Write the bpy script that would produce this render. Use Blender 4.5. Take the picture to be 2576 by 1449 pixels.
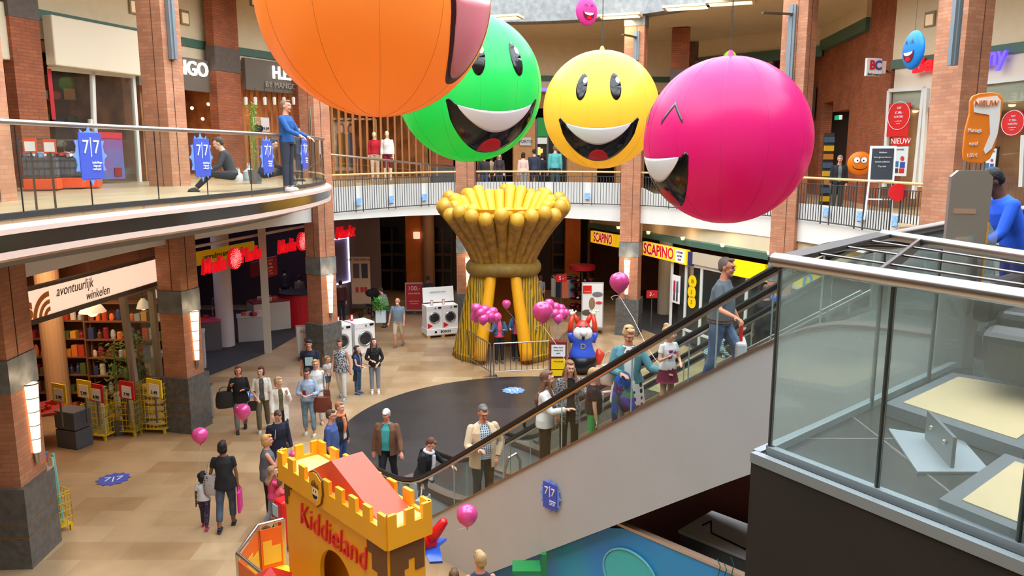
import bpy, bmesh, math, random
from mathutils import Vector, Matrix, Euler
random.seed(7)
for o in list(bpy.data.objects): bpy.data.objects.remove(o)
C = bpy.context.scene.collection
PI = math.pi
R = math.radians
# ---------------------------------------------------------------- camera, sky, exposure
FPX, PITCH, EYE = 1950.0, R(9.85), 6.7
cam_d = bpy.data.cameras.new('camera'); cam_d.sensor_width = 36; cam_d.lens = FPX/2576*36; cam_d.clip_end = 300; cam_d.clip_start = .05
cam = bpy.data.objects.new('camera', cam_d); C.objects.link(cam)
cam.location = (0, 0, EYE); cam.rotation_euler = (PI/2-PITCH, 0, 0)
bpy.context.scene.camera = cam
sc = bpy.context.scene
sc.view_settings.view_transform = 'Standard'; sc.view_settings.look = 'None'; sc.view_settings.gamma = 1
sc.view_settings.use_curve_mapping = False
sc.view_settings.exposure = 0.1
w = bpy.data.worlds.new('sky'); sc.world = w; w.use_nodes = True
wb = w.node_tree.nodes['Background']; wb.inputs[0].default_value = (.86, .93, 1.0, 1); wb.inputs[1].default_value = 6.2

def area_light(name, loc, rot, size, power, color, sizey=None):
    l = bpy.data.lights.new(name, 'AREA'); l.energy = power; l.color = color; l.size = size
    if sizey: l.shape = 'RECTANGLE'; l.size_y = sizey
    o = bpy.data.objects.new(name, l); C.objects.link(o); o.location = loc; o.rotation_euler = rot
    return o
def point_light(name, loc, power, color, r=.15):
    l = bpy.data.lights.new(name, 'POINT'); l.energy = power; l.color = color; l.shadow_soft_size = r
    o = bpy.data.objects.new(name, l); C.objects.link(o); o.location = loc
    return o
# ---------------------------------------------------------------- projection helpers (photo pixel to place)
_c, _s = math.cos(PITCH), math.sin(PITCH)
def ray(x, y):
    u = (x-1288)/FPX; v = (724.5-y)/FPX
    return Vector((u, _c+v*_s, -_s+v*_c))
def pz(x, y, z):
    d = ray(x, y); return Vector((0, 0, EYE))+d*((z-EYE)/d.z)
def pY(x, y, Y):
    d = ray(x, y); return Vector((0, 0, EYE))+d*(Y/d.y)
def pd(x, y, t): return Vector((0, 0, EYE))+ray(x, y)*t
def pplane(x, y, P0, n):
    d = ray(x, y); o = Vector((0, 0, EYE)); return o+d*((Vector(P0)-o).dot(n)/d.dot(n))
# ---------------------------------------------------------------- materials
def lin(c):
    return tuple(((v/255)/12.92 if v/255 <= .04045 else ((v/255+.055)/1.055)**2.4) for v in c)+(1,)
MC = {}
def mat(name, col, rough=.6, metal=0, emit=0, alpha=1, spec=None, noise=0, nscale=8, bump=0, bscale=40, sub=0, col2=None, trans=0):
    if name in MC: return MC[name]
    m = bpy.data.materials.new(name); m.use_nodes = True; nt = m.node_tree; b = nt.nodes['Principled BSDF']
    c = lin(col); b.inputs['Base Color'].default_value = c
    b.inputs['Roughness'].default_value = rough; b.inputs['Metallic'].default_value = metal
    if spec is not None: b.inputs['Specular IOR Level'].default_value = spec
    if emit: b.inputs['Emission Color'].default_value = c; b.inputs['Emission Strength'].default_value = emit
    if trans: b.inputs['Transmission Weight'].default_value = trans
    if alpha < 1: b.inputs['Alpha'].default_value = alpha
    if sub: b.inputs['Subsurface Weight'].default_value = sub; b.inputs['Subsurface Radius'].default_value = (.3, .2, .1)
    if noise or bump:
        tc = nt.nodes.new('ShaderNodeTexCoord'); n = nt.nodes.new('ShaderNodeTexNoise')
        n.inputs['Scale'].default_value = nscale; n.inputs['Detail'].default_value = 4; nt.links.new(tc.outputs['Object'], n.inputs['Vector'])
        if noise:
            mx = nt.nodes.new('ShaderNodeMix'); mx.data_type = 'RGBA'
            c2 = lin(col2) if col2 else tuple(min(1, v*(1-noise)) for v in c[:3])+(1,)
            mx.inputs[6].default_value = c; mx.inputs[7].default_value = c2
            cr = nt.nodes.new('ShaderNodeMapRange'); cr.inputs[1].default_value = .35; cr.inputs[2].default_value = .65
            nt.links.new(n.outputs[0], cr.inputs[0]); nt.links.new(cr.outputs[0], mx.inputs[0])
            nt.links.new(mx.outputs[2], b.inputs['Base Color'])
        if bump:
            n2 = nt.nodes.new('ShaderNodeTexNoise'); n2.inputs['Scale'].default_value = bscale; nt.links.new(tc.outputs['Object'], n2.inputs['Vector'])
            bp = nt.nodes.new('ShaderNodeBump'); bp.inputs['Strength'].default_value = bump; bp.inputs['Distance'].default_value = .02
            nt.links.new(n2.outputs[0], bp.inputs['Height']); nt.links.new(bp.outputs[0], b.inputs['Normal'])
    if name.startswith('ball_') or name.startswith('disc_'):
        tl = nt.nodes.new('ShaderNodeBsdfTranslucent'); tl.inputs[0].default_value = c; ms = nt.nodes.new('ShaderNodeMixShader'); ms.inputs[0].default_value = .45
        out = nt.nodes['Material Output']; nt.links.new(b.outputs[0], ms.inputs[1]); nt.links.new(tl.outputs[0], ms.inputs[2]); nt.links.new(ms.outputs[0], out.inputs[0])
    MC[name] = m; return m
def ramp_mat(name, kind, cols, scale=10, rough=.7, thr=.5, w=.02, **kw):
    """two or three colour procedural pattern: kind noise / voronoi / wave"""
    if name in MC: return MC[name]
    m = bpy.data.materials.new(name); m.use_nodes = True; nt = m.node_tree; b = nt.nodes['Principled BSDF']; b.inputs['Roughness'].default_value = rough
    tc = nt.nodes.new('ShaderNodeTexCoord')
    if kind == 'noise': t = nt.nodes.new('ShaderNodeTexNoise'); t.inputs['Scale'].default_value = scale; t.inputs['Detail'].default_value = kw.get('detail', 3); out = t.outputs[0]
    elif kind == 'voronoi': t = nt.nodes.new('ShaderNodeTexVoronoi'); t.inputs['Scale'].default_value = scale; t.inputs['Randomness'].default_value = kw.get('rnd', .3); out = t.outputs['Distance']
    elif kind == 'vcolor': t = nt.nodes.new('ShaderNodeTexVoronoi'); t.inputs['Scale'].default_value = scale; out = t.outputs['Color']
    else: t = nt.nodes.new('ShaderNodeTexWave'); t.inputs['Scale'].default_value = scale; t.inputs['Distortion'].default_value = kw.get('dist', 2); t.bands_direction = kw.get('dir', 'X'); out = t.outputs[0]
    mp = nt.nodes.new('ShaderNodeMapping'); mp.inputs['Scale'].default_value = kw.get('stretch', (1, 1, 1))
    nt.links.new(tc.outputs['Object'], mp.inputs[0]); nt.links.new(mp.outputs[0], t.inputs['Vector'])
    r = nt.nodes.new('ShaderNodeValToRGB'); el = r.color_ramp.elements
    el[0].position = max(0, thr-w); el[0].color = lin(cols[0]); el[1].position = min(1, thr+w); el[1].color = lin(cols[1])
    if len(cols) > 2:
        e = el.new(min(1, thr+kw.get('gap', .2))); e.color = lin(cols[2])
    nt.links.new(out, r.inputs[0]); nt.links.new(r.outputs[0], b.inputs['Base Color'])
    if kw.get('bump'):
        bp = nt.nodes.new('ShaderNodeBump'); bp.inputs['Strength'].default_value = kw['bump']; bp.inputs['Distance'].default_value = .03
        nt.links.new(out, bp.inputs['Height']); nt.links.new(bp.outputs[0], b.inputs['Normal'])
    MC[name] = m; return m
def check_mat(name, ca, cb, cc, scale):
    """woven check: two crossed stripes"""
    if name in MC: return MC[name]
    m = bpy.data.materials.new(name); m.use_nodes = True; nt = m.node_tree; b = nt.nodes['Principled BSDF']; b.inputs['Roughness'].default_value = .85
    tc = nt.nodes.new('ShaderNodeTexCoord'); prev = None; base = lin(ca)
    mx0 = None
    for ax, cl in (('X', cb), ('Z', cc)):
        t = nt.nodes.new('ShaderNodeTexWave'); t.bands_direction = ax; t.inputs['Scale'].default_value = scale
        nt.links.new(tc.outputs['Object'], t.inputs['Vector'])
        mr = nt.nodes.new('ShaderNodeMapRange'); mr.inputs[1].default_value = .62; mr.inputs[2].default_value = .72; nt.links.new(t.outputs[0], mr.inputs[0])
        mx = nt.nodes.new('ShaderNodeMix'); mx.data_type = 'RGBA'; mx.inputs[6].default_value = base; mx.inputs[7].default_value = lin(cl)
        nt.links.new(mr.outputs[0], mx.inputs[0])
        if mx0: nt.links.new(mx0.outputs[2], mx.inputs[6])
        mx0 = mx
    nt.links.new(mx0.outputs[2], b.inputs['Base Color']); MC[name] = m; return m
def brick_mat(name, c1, c2, mortar, bw, rh, ms=.012, rough=.8, offset=.5, axis='wall', bump=.3, noise=.25):
    if name in MC: return MC[name]
    m = bpy.data.materials.new(name); m.use_nodes = True; nt = m.node_tree; b = nt.nodes['Principled BSDF']; b.inputs['Roughness'].default_value = rough
    tc = nt.nodes.new('ShaderNodeTexCoord'); t = nt.nodes.new('ShaderNodeTexBrick')
    t.inputs['Color1'].default_value = lin(c1); t.inputs['Color2'].default_value = lin(c2); t.inputs['Mortar'].default_value = lin(mortar)
    t.inputs['Scale'].default_value = 1; t.inputs['Brick Width'].default_value = bw; t.inputs['Row Height'].default_value = rh; t.inputs['Mortar Size'].default_value = ms
    t.offset = offset
    if axis == 'wall':   # u = x+y, v = z
        sp = nt.nodes.new('ShaderNodeSeparateXYZ'); cb = nt.nodes.new('ShaderNodeCombineXYZ'); ad = nt.nodes.new('ShaderNodeMath')
        nt.links.new(tc.outputs['Object'], sp.inputs[0]); nt.links.new(sp.outputs[0], ad.inputs[0]); nt.links.new(sp.outputs[1], ad.inputs[1])
        nt.links.new(ad.outputs[0], cb.inputs[0]); nt.links.new(sp.outputs[2], cb.inputs[1]); nt.links.new(cb.outputs[0], t.inputs['Vector'])
    else: nt.links.new(tc.outputs['Object'], t.inputs['Vector'])
    n = nt.nodes.new('ShaderNodeTexNoise'); n.inputs['Scale'].default_value = 1.5; n.inputs['Detail'].default_value = 5; nt.links.new(tc.outputs['Object'], n.inputs['Vector'])
    mr = nt.nodes.new('ShaderNodeMapRange'); mr.inputs[1].default_value = .3; mr.inputs[2].default_value = .7; mr.inputs[3].default_value = 1-noise; mr.inputs[4].default_value = 1+noise*.4
    nt.links.new(n.outputs[0], mr.inputs[0])
    mx = nt.nodes.new('ShaderNodeVectorMath'); mx.operation = 'SCALE'; nt.links.new(t.outputs[0], mx.inputs[0]); nt.links.new(mr.outputs[0], mx.inputs['Scale'])
    nt.links.new(mx.outputs[0], b.inputs['Base Color'])
    if bump:
        bp = nt.nodes.new('ShaderNodeBump'); bp.inputs['Strength'].default_value = bump; bp.inputs['Distance'].default_value = .01; bp.invert = True
        nt.links.new(t.outputs['Fac'], bp.inputs['Height']); nt.links.new(bp.outputs[0], b.inputs['Normal'])
    MC[name] = m; return m
def glass_mat(name, col=(225, 240, 236), alpha=.16, rough=.02, ior=1.45):
    """clear sheet: mostly transparent with real fresnel reflection"""
    if name in MC: return MC[name]
    m = bpy.data.materials.new(name); m.use_nodes = True; nt = m.node_tree
    for n in list(nt.nodes): nt.nodes.remove(n)
    out = nt.nodes.new('ShaderNodeOutputMaterial'); tr = nt.nodes.new('ShaderNodeBsdfTransparent'); gl = nt.nodes.new('ShaderNodeBsdfGlossy'); df = nt.nodes.new('ShaderNodeBsdfDiffuse')
    tr.inputs[0].default_value = lin(col); gl.inputs['Roughness'].default_value = rough; gl.inputs[0].default_value = (.9, .95, .95, 1); df.inputs[0].default_value = lin((200, 215, 212))
    fr = nt.nodes.new('ShaderNodeFresnel'); ge = nt.nodes.new('ShaderNodeNewGeometry'); ma = nt.nodes.new('ShaderNodeMath'); ma.operation = 'MULTIPLY_ADD'
    ma.inputs[1].default_value = -(ior-1/ior); ma.inputs[2].default_value = ior; nt.links.new(ge.outputs['Backfacing'], ma.inputs[0]); nt.links.new(ma.outputs[0], fr.inputs[0])
    m1 = nt.nodes.new('ShaderNodeMixShader'); m2 = nt.nodes.new('ShaderNodeMixShader'); m1.inputs[0].default_value = alpha
    nt.links.new(tr.outputs[0], m1.inputs[1]); nt.links.new(df.outputs[0], m1.inputs[2])
    nt.links.new(fr.outputs[0], m2.inputs[0]); nt.links.new(m1.outputs[0], m2.inputs[1]); nt.links.new(gl.outputs[0], m2.inputs[2])
    nt.links.new(m2.outputs[0], out.inputs[0]); MC[name] = m; return m
# ---------------------------------------------------------------- mesh helper
class MB:
    def __init__(s): s.v = []; s.f = []
    def add(s, vs, fs):
        n = len(s.v); s.v += [Vector(v) for v in vs]; s.f += [tuple(i+n for i in f) for f in fs]; return s
    def box(s, c, d, rz=0, M=None):
        x, y, z = d[0]/2, d[1]/2, d[2]/2
        vs = [Vector((a*x, b*y, e*z)) for a in (-1, 1) for b in (-1, 1) for e in (-1, 1)]
        m = (M if M else Matrix.Rotation(rz, 3, 'Z')); vs = [m@v+Vector(c) for v in vs]
        return s.add(vs, [(0, 1, 3, 2), (4, 6, 7, 5), (0, 4, 5, 1), (2, 3, 7, 6), (0, 2, 6, 4), (1, 5, 7, 3)])
    def bar(s, a, b, wd, ht, up=(0, 0, 1)):
        a = Vector(a); b = Vector(b); d = (b-a); L = d.length; x = d.normalized(); y = Vector(up).cross(x)
        if y.length < 1e-4: y = Vector((0, 1, 0))
        y.normalize(); z = x.cross(y); M = Matrix((x, y, z)).transposed(); return s.box((a+b)/2, (L, wd, ht), M=M)
    def prism(s, poly, z0, z1):
        n = len(poly); P = [Vector((p[0], p[1], z0)) for p in poly]+[Vector((p[0], p[1], z1)) for p in poly]
        ar = sum(poly[i][0]*poly[(i+1) % n][1]-poly[(i+1) % n][0]*poly[i][1] for i in range(n))
        fs = [tuple(range(n))[::-1], tuple(range(n, 2*n))]+[(i, (i+1) % n, (i+1) % n+n, i+n) for i in range(n)]
        if ar < 0: fs = [f[::-1] for f in fs]
        return s.add(P, fs)
    def extr(s, poly, M, th):
        """2D polygon in the plane (x, z of M), thickness th along M's y"""
        n = len(poly); P = [M@Vector((p[0], -th/2, p[1])) for p in poly]+[M@Vector((p[0], th/2, p[1])) for p in poly]
        ar = sum(poly[i][0]*poly[(i+1) % n][1]-poly[(i+1) % n][0]*poly[i][1] for i in range(n))
        fs = [tuple(range(n)), tuple(range(n, 2*n))[::-1]]+[(i, i+n, (i+1) % n+n, (i+1) % n) for i in range(n)]
        if ar < 0: fs = [f[::-1] for f in fs]
        return s.add(P, fs)
    def tube(s, pts, r, seg=8, caps=True, closed=False, flat=None):
        pts = [Vector(p) for p in pts]; n = len(pts); rs = r if isinstance(r, (list, tuple)) else [r]*n
        prev = None; base = len(s.v); vs = []
        for i, p in enumerate(pts):
            if closed: d = pts[(i+1) % n]-pts[i-1]
            else: d = pts[min(i+1, n-1)]-pts[max(i-1, 0)]
            d.normalize()
            if prev is None:
                u = d.orthogonal() if flat is None else Vector(flat)-d*Vector(flat).dot(d)
            else: u = prev-d*prev.dot(d)
            u.normalize(); prev = u; v = d.cross(u)
            for k in range(seg):
                a = 2*PI*k/seg; vs.append(p+(u*math.cos(a)+v*math.sin(a))*rs[i])
        fs = []
        for i in range(n if closed else n-1):
            for k in range(seg):
                j = (i+1) % n; fs.append((i*seg+k, i*seg+(k+1) % seg, j*seg+(k+1) % seg, j*seg+k))
        if caps and not closed: fs += [tuple(range(seg))[::-1], tuple((n-1)*seg+k for k in range(seg))]
        return s.add(vs, fs)
    def lathe(s, prof, c=(0, 0, 0), seg=24, a0=0, a1=2*PI, caps=True, sx=1, sy=1):
        full = abs(a1-a0-2*PI) < 1e-4; m = seg if full else seg+1; vs = []
        for r, z in prof:
            for k in range(m):
                a = a0+(a1-a0)*k/seg; vs.append(Vector((c[0]+r*sx*math.cos(a), c[1]+r*sy*math.sin(a), c[2]+z)))
        fs = []
        for i in range(len(prof)-1):
            for k in range(seg):
                k2 = (k+1) % m; fs.append((i*m+k, i*m+k2, (i+1)*m+k2, (i+1)*m+k))
        if caps and full: fs += [tuple(range(m))[::-1], tuple((len(prof)-1)*m+k for k in range(m))]
        return s.add(vs, fs)
    def ell(s, c, r, seg=12, rings=8, M=None):
        vs = []; fs = []; c = Vector(c)
        if not isinstance(r, (list, tuple, Vector)): r = (r, r, r)
        vs.append((0, 0, -1))
        for i in range(1, rings):
            t = -PI/2+PI*i/rings
            for k in range(seg): a = 2*PI*k/seg; vs.append((math.cos(t)*math.cos(a), math.cos(t)*math.sin(a), math.sin(t)))
        vs.append((0, 0, 1)); n = len(vs)
        V = [Vector((v[0]*r[0], v[1]*r[1], v[2]*r[2])) for v in vs]
        if M: V = [M@v for v in V]
        for k in range(seg):
            fs.append((0, 1+(k+1) % seg, 1+k)); fs.append((n-1, n-1-seg+k, n-1-seg+(k+1) % seg))
        for i in range(rings-2):
            for k in range(seg): a = 1+i*seg; fs.append((a+k, a+(k+1) % seg, a+seg+(k+1) % seg, a+seg+k))
        return s.add([v+c for v in V], fs)
    def sheet(s, rows, th=None):
        """grid of points; optional thickness along z"""
        m = len(rows[0]); vs = [p for r in rows for p in r]; fs = []
        for i in range(len(rows)-1):
            for k in range(m-1): fs.append((i*m+k, i*m+k+1, (i+1)*m+k+1, (i+1)*m+k))
        return s.add(vs, fs)
    def build(s, name, material, parent=None, smooth=False, at=None, bevel=0, M=None, solid=0):
        me = bpy.data.meshes.new(name); off = Vector(at) if at is not None else Vector((0, 0, 0))
        me.from_pydata([tuple(v-off) for v in s.v], [], s.f); me.validate(); me.update()
        if smooth:
            for p in me.polygons: p.use_smooth = True
            if smooth == 'auto' or smooth is True: me.set_sharp_from_angle(angle=R(40))
        me.materials.append(material)
        o = bpy.data.objects.new(name, me); C.objects.link(o)
        if at is not None: o.location = off
        if M is not None: o.matrix_world = M
        if parent is not None: o.parent = parent
        if solid: md = o.modifiers.new('solid', 'SOLIDIFY'); md.thickness = solid; md.offset = 0
        if bevel: md = o.modifiers.new('bevel', 'BEVEL'); md.width = bevel; md.segments = 2; md.limit_method = 'ANGLE'
        return o
def tag(o, label, cat, group=None, kind=None):
    o['label'] = label
    if cat: o['category'] = cat
    if group: o['group'] = group
    if kind: o['kind'] = kind
    return o
def struct(o, label=None):
    o['kind'] = 'structure'
    if label: o['label'] = label
    return o
def thing(name, label, cat, loc=(0, 0, 0), rz=0, group=None):
    o = bpy.data.objects.new(name, None); C.objects.link(o); o.location = loc; o.rotation_euler = (0, 0, rz); o.empty_display_size = .1
    return tag(o, label, cat, group)
def dup(root, loc, rz=None, label=None, group=None):
    r = root.copy(); C.objects.link(r); r.location = loc
    if rz is not None: r.rotation_euler = (0, 0, rz)
    if label: r['label'] = label
    if group: r['group'] = group
    for ch in list(root.children):
        c2 = ch.copy(); C.objects.link(c2); c2.parent = r
        for g in ch.children:
            d = g.copy(); C.objects.link(d); d.parent = c2
    return r
def frame(P, x, n):
    """local x along x, local z up in plane, local -y facing n (outwards)"""
    n = Vector(n).normalized(); x = Vector(x); x = x-n*x.dot(n); x.normalize()
    if x.dot(Vector((0, 0, 1)).cross(n)) < 0: x = -x
    y = -n; z = x.cross(y)
    M = Matrix((x, y, z)).transposed().to_4x4(); M.translation = Vector(P); return M
def text(body, M, size, material, parent=None, name='lettering', th=.01, align='CENTER', sx=1, shear=0, bold=0, font=None):
    cu = bpy.data.curves.new(name, 'FONT'); cu.body = body; cu.size = size; cu.extrude = th/2; cu.align_x = align; cu.align_y = 'CENTER'; cu.shear = shear; cu.offset = bold
    cu.resolution_u = 3
    o = bpy.data.objects.new(name, cu); C.objects.link(o)
    dg = bpy.context.evaluated_depsgraph_get(); me = bpy.data.meshes.new_from_object(o.evaluated_get(dg))
    bpy.data.objects.remove(o); bpy.data.curves.remove(cu)
    me.materials.clear(); me.materials.append(material)
    # text lies in xy: turn up into xz facing -y
    me.transform(Matrix.Rotation(PI/2, 4, 'X')@Matrix.Scale(sx, 4, Vector((1, 0, 0))))
    me.transform(M)
    t = bpy.data.objects.new(name, me); C.objects.link(t)
    if parent is not None: t.parent = parent
    return t
# ================================================================ colours of the place
brick = brick_mat('brick_column', (196, 136, 102), (178, 116, 84), (166, 120, 94), .25, .075, .008)
brickd = brick_mat('brick_back_shaded', (172, 98, 62), (154, 84, 52), (132, 80, 56), .25, .075, .008)  # column brick again, with shade and warm lamp tint put into the colour
brickp = brick_mat('brick_purple', (140, 96, 84), (120, 84, 76), (110, 84, 76), .25, .075, .008)
granite = mat('granite', (104, 104, 102), .35, noise=.35, nscale=9)
graniteband = mat('granite_band', (128, 132, 132), .45, noise=.35, nscale=5)
white = mat('white_plaster', (232, 232, 226), .6)
beige = mat('beige_soffit', (206, 182, 148), .75)
cream = mat('cream_panel', (226, 208, 172), .7, noise=.06, nscale=3)
greenbeam = mat('green_beam', (70, 104, 88), .5)
tan = brick_mat('tan_stone', (196, 168, 130), (170, 136, 98), (176, 146, 110), 1.2, .6, .008, .28, .5, 'floor', 0, .18)
darktile = brick_mat('dark_tile', (56, 54, 54), (48, 46, 46), (74, 71, 68), 1.2, .6, .006, .3, .5, 'floor', 0, .12)
darkfloor = mat('dark_carpet', (62, 64, 70), .8, noise=.2)
steel = mat('brushed_steel', (196, 192, 188), .28, .95)
steeld = mat('dark_steel', (120, 114, 110), .35, .9)
iron = mat('railing_iron', (70, 72, 74), .5, .3)
wood = mat('rail_wood', (222, 186, 132), .4, noise=.12, nscale=6)
black = mat('black_gloss', (14, 14, 16), .15)
blackm = mat('black_matt', (26, 26, 27), .6)
rubber = mat('handrail_rubber', (22, 22, 24), .35)
glass = glass_mat('clear_glass', (248, 252, 250), .008, ior=1.28)
glassg = glass_mat('green_glass_hazed', (250, 254, 253), .15, ior=1.33)  # diffuse haze mixed in to brighten the panes, in place of pale reflections
shopglass = glass_mat('shop_glass', (235, 240, 238), .02)
red = mat('signal_red', (214, 24, 30), .4)
redlit = mat('red_lit', (235, 20, 34), .4, emit=.5)
whitelit = mat('white_lit', (255, 250, 240), .4, emit=1.3)
lampglass = mat('lamp_glass', (255, 226, 190), .4, emit=1.5)
yellow = mat('signal_yellow', (250, 208, 10), .45)
yellowlit = mat('yellow_lit', (255, 200, 20), .45, emit=.55)
blue = mat('promo_blue', (66, 88, 196), .5)
bluel = mat('promo_light_blue', (112, 150, 236), .5)
winpaint = mat('window_frame_white', (222, 222, 216), .4)
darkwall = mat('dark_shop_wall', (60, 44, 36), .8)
brownwall = mat('brown_shop_wall', (112, 66, 38), .7, noise=.25, nscale=2)
mango = mat('taupe_sign_board', (104, 94, 82), .6)
orange = mat('orange_plastic', (240, 92, 30), .45)
papyr = mat('paper_white', (238, 238, 236), .7)

def cr(P, n=8):
    out = []
    P = [Vector(p) for p in P]
    for i in range(len(P)-1):
        a = P[i-1] if i else P[0]*2-P[1]; b = P[i]; c2 = P[i+1]; d = P[i+2] if i+2 < len(P) else P[-1]*2-P[-2]
        for k in range(n):
            t = k/n; out.append(.5*((2*b)+(c2-a)*t+(2*a-5*b+4*c2-d)*t*t+(3*b-a-3*c2+d)*t**3))
    out.append(P[-1]); return out
def offs(path, d):
    """offset a plan path to its left by d"""
    out = []
    for i, p in enumerate(path):
        a = path[max(i-1, 0)]; b = path[min(i+1, len(path)-1)]; t = (b-a).normalized(); out.append(p+Vector((-t.y, t.x))*d)
    return out
def V2(*a): return Vector(a)
COLS = [(-8.15, 5.9, 0, .86), (-8.35, 12.15, 4, .8), (-8.02, 18.35, -15, .64), (-6.05, 24.3, -33, .64), (-1.75, 29.7, -3, .7), (4.4, 28.55, -20, .7), (8.15, 22.9, -42, .72), (9.35, 16.7, 20, .72), (9.6, 10.2, 10, .72)]
NODES = cr([(c[0], c[1]) for c in COLS], 8)     # node i*8 is column i
zf = []
for i in range(len(NODES)):
    t = i/8
    zf.append(4.6 if t <= 3 else (4.6-.42*(t-3)/2 if t < 5 else 4.18))
ztop = [5.9 if i/8 <= 3 else (5.62 if i/8 <= 5 else 5.27) for i in range(len(NODES))]
# ---------------------------------------------------------------- ground floor
o = MB().prism([(-30, -8), (30, -8), (30, 50), (-30, 50)], -.3, 0).build('floor', tan); struct(o, 'tan stone tile floor of the mall')
disc = [(.6+4.82*math.cos(a), 18+4.82*math.sin(a)) for a in [2*PI*i/96 for i in range(96)]]
o = MB().prism(disc, 0, .006).build('floor_black_disc', darktile); struct(o, 'round black tile field at the foot of the escalators')
# dark carpets of the shops on the ground floor
o = MB().prism([(-9.5, 20.5), (-9.25, 22.9), (-8.3, 25.8), (-7.9, 29.1), (-9, 33), (-20, 33), (-20, 20.5)], 0, .008).build('floor_shop_left', darkfloor); struct(o)
o = MB().prism([(4.9, 29.6), (6.15, 26.6), (9.3, 20.6), (18, 20.6), (18, 38), (5, 38)], 0, .008).build('floor_shop_right', darkfloor); struct(o)
# ---------------------------------------------------------------- gallery slabs
fas = MB(); L = len(NODES)
inner = offs(NODES, .12)
out_ = offs(NODES, .25); inn = offs(NODES, -.02)
def bandmesh(i0, i1, lo, hi, da, db):
    A = offs(NODES, da); B = offs(NODES, db); m = MB(); n = i1-i0+1; vs = []
    for i in range(i0, i1+1):
        vs += [(A[i].x, A[i].y, lo[i]), (A[i].x, A[i].y, hi[i]), (B[i].x, B[i].y, hi[i]), (B[i].x, B[i].y, lo[i])]
    fs = []
    for k in range(n-1):
        for j in range(4): fs.append((k*4+j, k*4+(j+1) % 4, (k+1)*4+(j+1) % 4, (k+1)*4+j))
    fs += [(0, 1, 2, 3), ((n-1)*4+3, (n-1)*4+2, (n-1)*4+1, (n-1)*4)]
    return m.add(vs, fs)
# outside of the atrium lies to the left of the walking direction (up the left side, round the back)
o = bandmesh(0, 24, zf, ztop, .02, .2).build('trim_1', white); struct(o, 'white curved balcony front of the left gallery')
o = bandmesh(24, 40, zf, ztop, .02, .2).build('trim_2', white); struct(o, 'white curved balcony front of the far gallery')
o = bandmesh(40, L-1, zf, ztop, .02, .2).build('trim_3', white); struct(o, 'white curved balcony front of the right gallery')
so = [z+.0 for z in zf]; sh = [z+.15 for z in zf]
o = bandmesh(0, L-1, so, sh, .2, 12).build('ceiling_ground', beige); struct(o, 'beige soffit under the galleries')
# left gallery floor out to the glass edge
GE = cr([(-5.95, 5.2), (-5.88, 7.2), (-5.81, 8.9), (-5.55, 10.7), (-5.15, 12.5), (-4.8, 14.4), (-4.62, 16.4), (-4.62, 18.2), (-4.8, 20), (-5.2, 21.5), (-5.75, 22.9)], 6)
poly = [(p.x, p.y) for p in GE]+[(-6.2, 24.2), (-7.2, 28.5), (-14, 33), (-18, 20), (-18, 3), (-6, 3)]
galfl = brick_mat('gallery_tile', (196, 172, 136), (180, 154, 118), (160, 138, 108), .6, .6, .006, .35, 0, 'floor', 0, .1)
o = MB().prism(poly, 5.7, 5.95).build('floor_gallery_left', galfl); struct(o)
# far and right gallery floor
ff = [5.1]*L; f0 = [4.9]*L
o = bandmesh(24, L-1, f0, ff, .2, 14).build('floor_gallery_far', galfl); struct(o)
# ramp from the left gallery down to the far one
o = MB().add([(-6.5, 25.3, 5.93), (-2.0, 31.2, 5.14), (-3.6, 32.6, 5.14), (-8, 27.3, 5.93), (-6.5, 25.3, 5.0), (-2.0, 31.2, 5.0), (-3.6, 32.6, 5.0), (-8, 27.3, 5.0)], [(0, 1, 2, 3), (4, 7, 6, 5), (0, 4, 5, 1), (1, 5, 6, 2), (2, 6, 7, 3), (3, 7, 4, 0)]).build('floor_ramp', galfl); struct(o)
# ---------------------------------------------------------------- roof: gallery ceiling, concrete ring, upper walls, daylight opening
def ringpts(d): return offs(NODES, d)
zr = [11.45]*L; zr2 = [11.6]*L
o = bandmesh(0, L-1, zr, zr2, .35, 14).build('ceiling_gallery', cream); struct(o, 'cream ceiling above the upper gallery')
conc = mat('grey_concrete_ring', (150, 152, 152), .8, noise=.3, nscale=5)
o = bandmesh(0, L-1, [11.45]*L, [13.2]*L, -.35, .36).build('wall_ring', conc); struct(o, 'grey concrete ring beam around the atrium')
o = MB().prism([(-30, -8), (30, -8), (30, -7.7), (-30, -7.7)], 0, 13).build('wall_back', cream); struct(o)
o = MB().prism([(-30, -8), (30, -8), (30, 1.5), (-30, 1.5)], 13.2, 13.4).build('ceiling_back', cream); struct(o)
o = MB().prism([(-30, -8), (-11.5, -8), (-11.5, 46), (-30, 46)], 13.2, 13.4).build('ceiling_left', cream); struct(o)
o = MB().prism([(12, -8), (30, -8), (30, 46), (12, 46)], 13.2, 13.4).build('ceiling_right', cream); struct(o)
o = MB().prism([(-11.5, 31), (12, 31), (12, 46), (-11.5, 46)], 13.2, 13.4).build('ceiling_far', cream); struct(o)
for nm, a, b in (('wall_left', (-18, -8), (-18, 46)), ('wall_right', (22, -8), (22, 46)), ('wall_far', (-30, 46), (30, 46))):
    o = MB().bar((a[0], a[1], 6.6), (b[0], b[1], 6.6), .3, 13.4).build(nm, mat('dark_brown_wall', (70, 52, 42), .8)); struct(o)
# skylight ribs above the atrium
sk = MB()
for y in range(2, 31, 4): sk.bar((-11.5, y, 13.6), (12, y, 13.6), .12, .3)
for x in (-6, 0, 6): sk.bar((x, 1.5, 13.8), (x, 31, 13.8), .1, .25)
o = sk.build('skylight_frame', steeld); tag(o, 'steel ribs of the skylight over the atrium', 'skylight')

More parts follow.
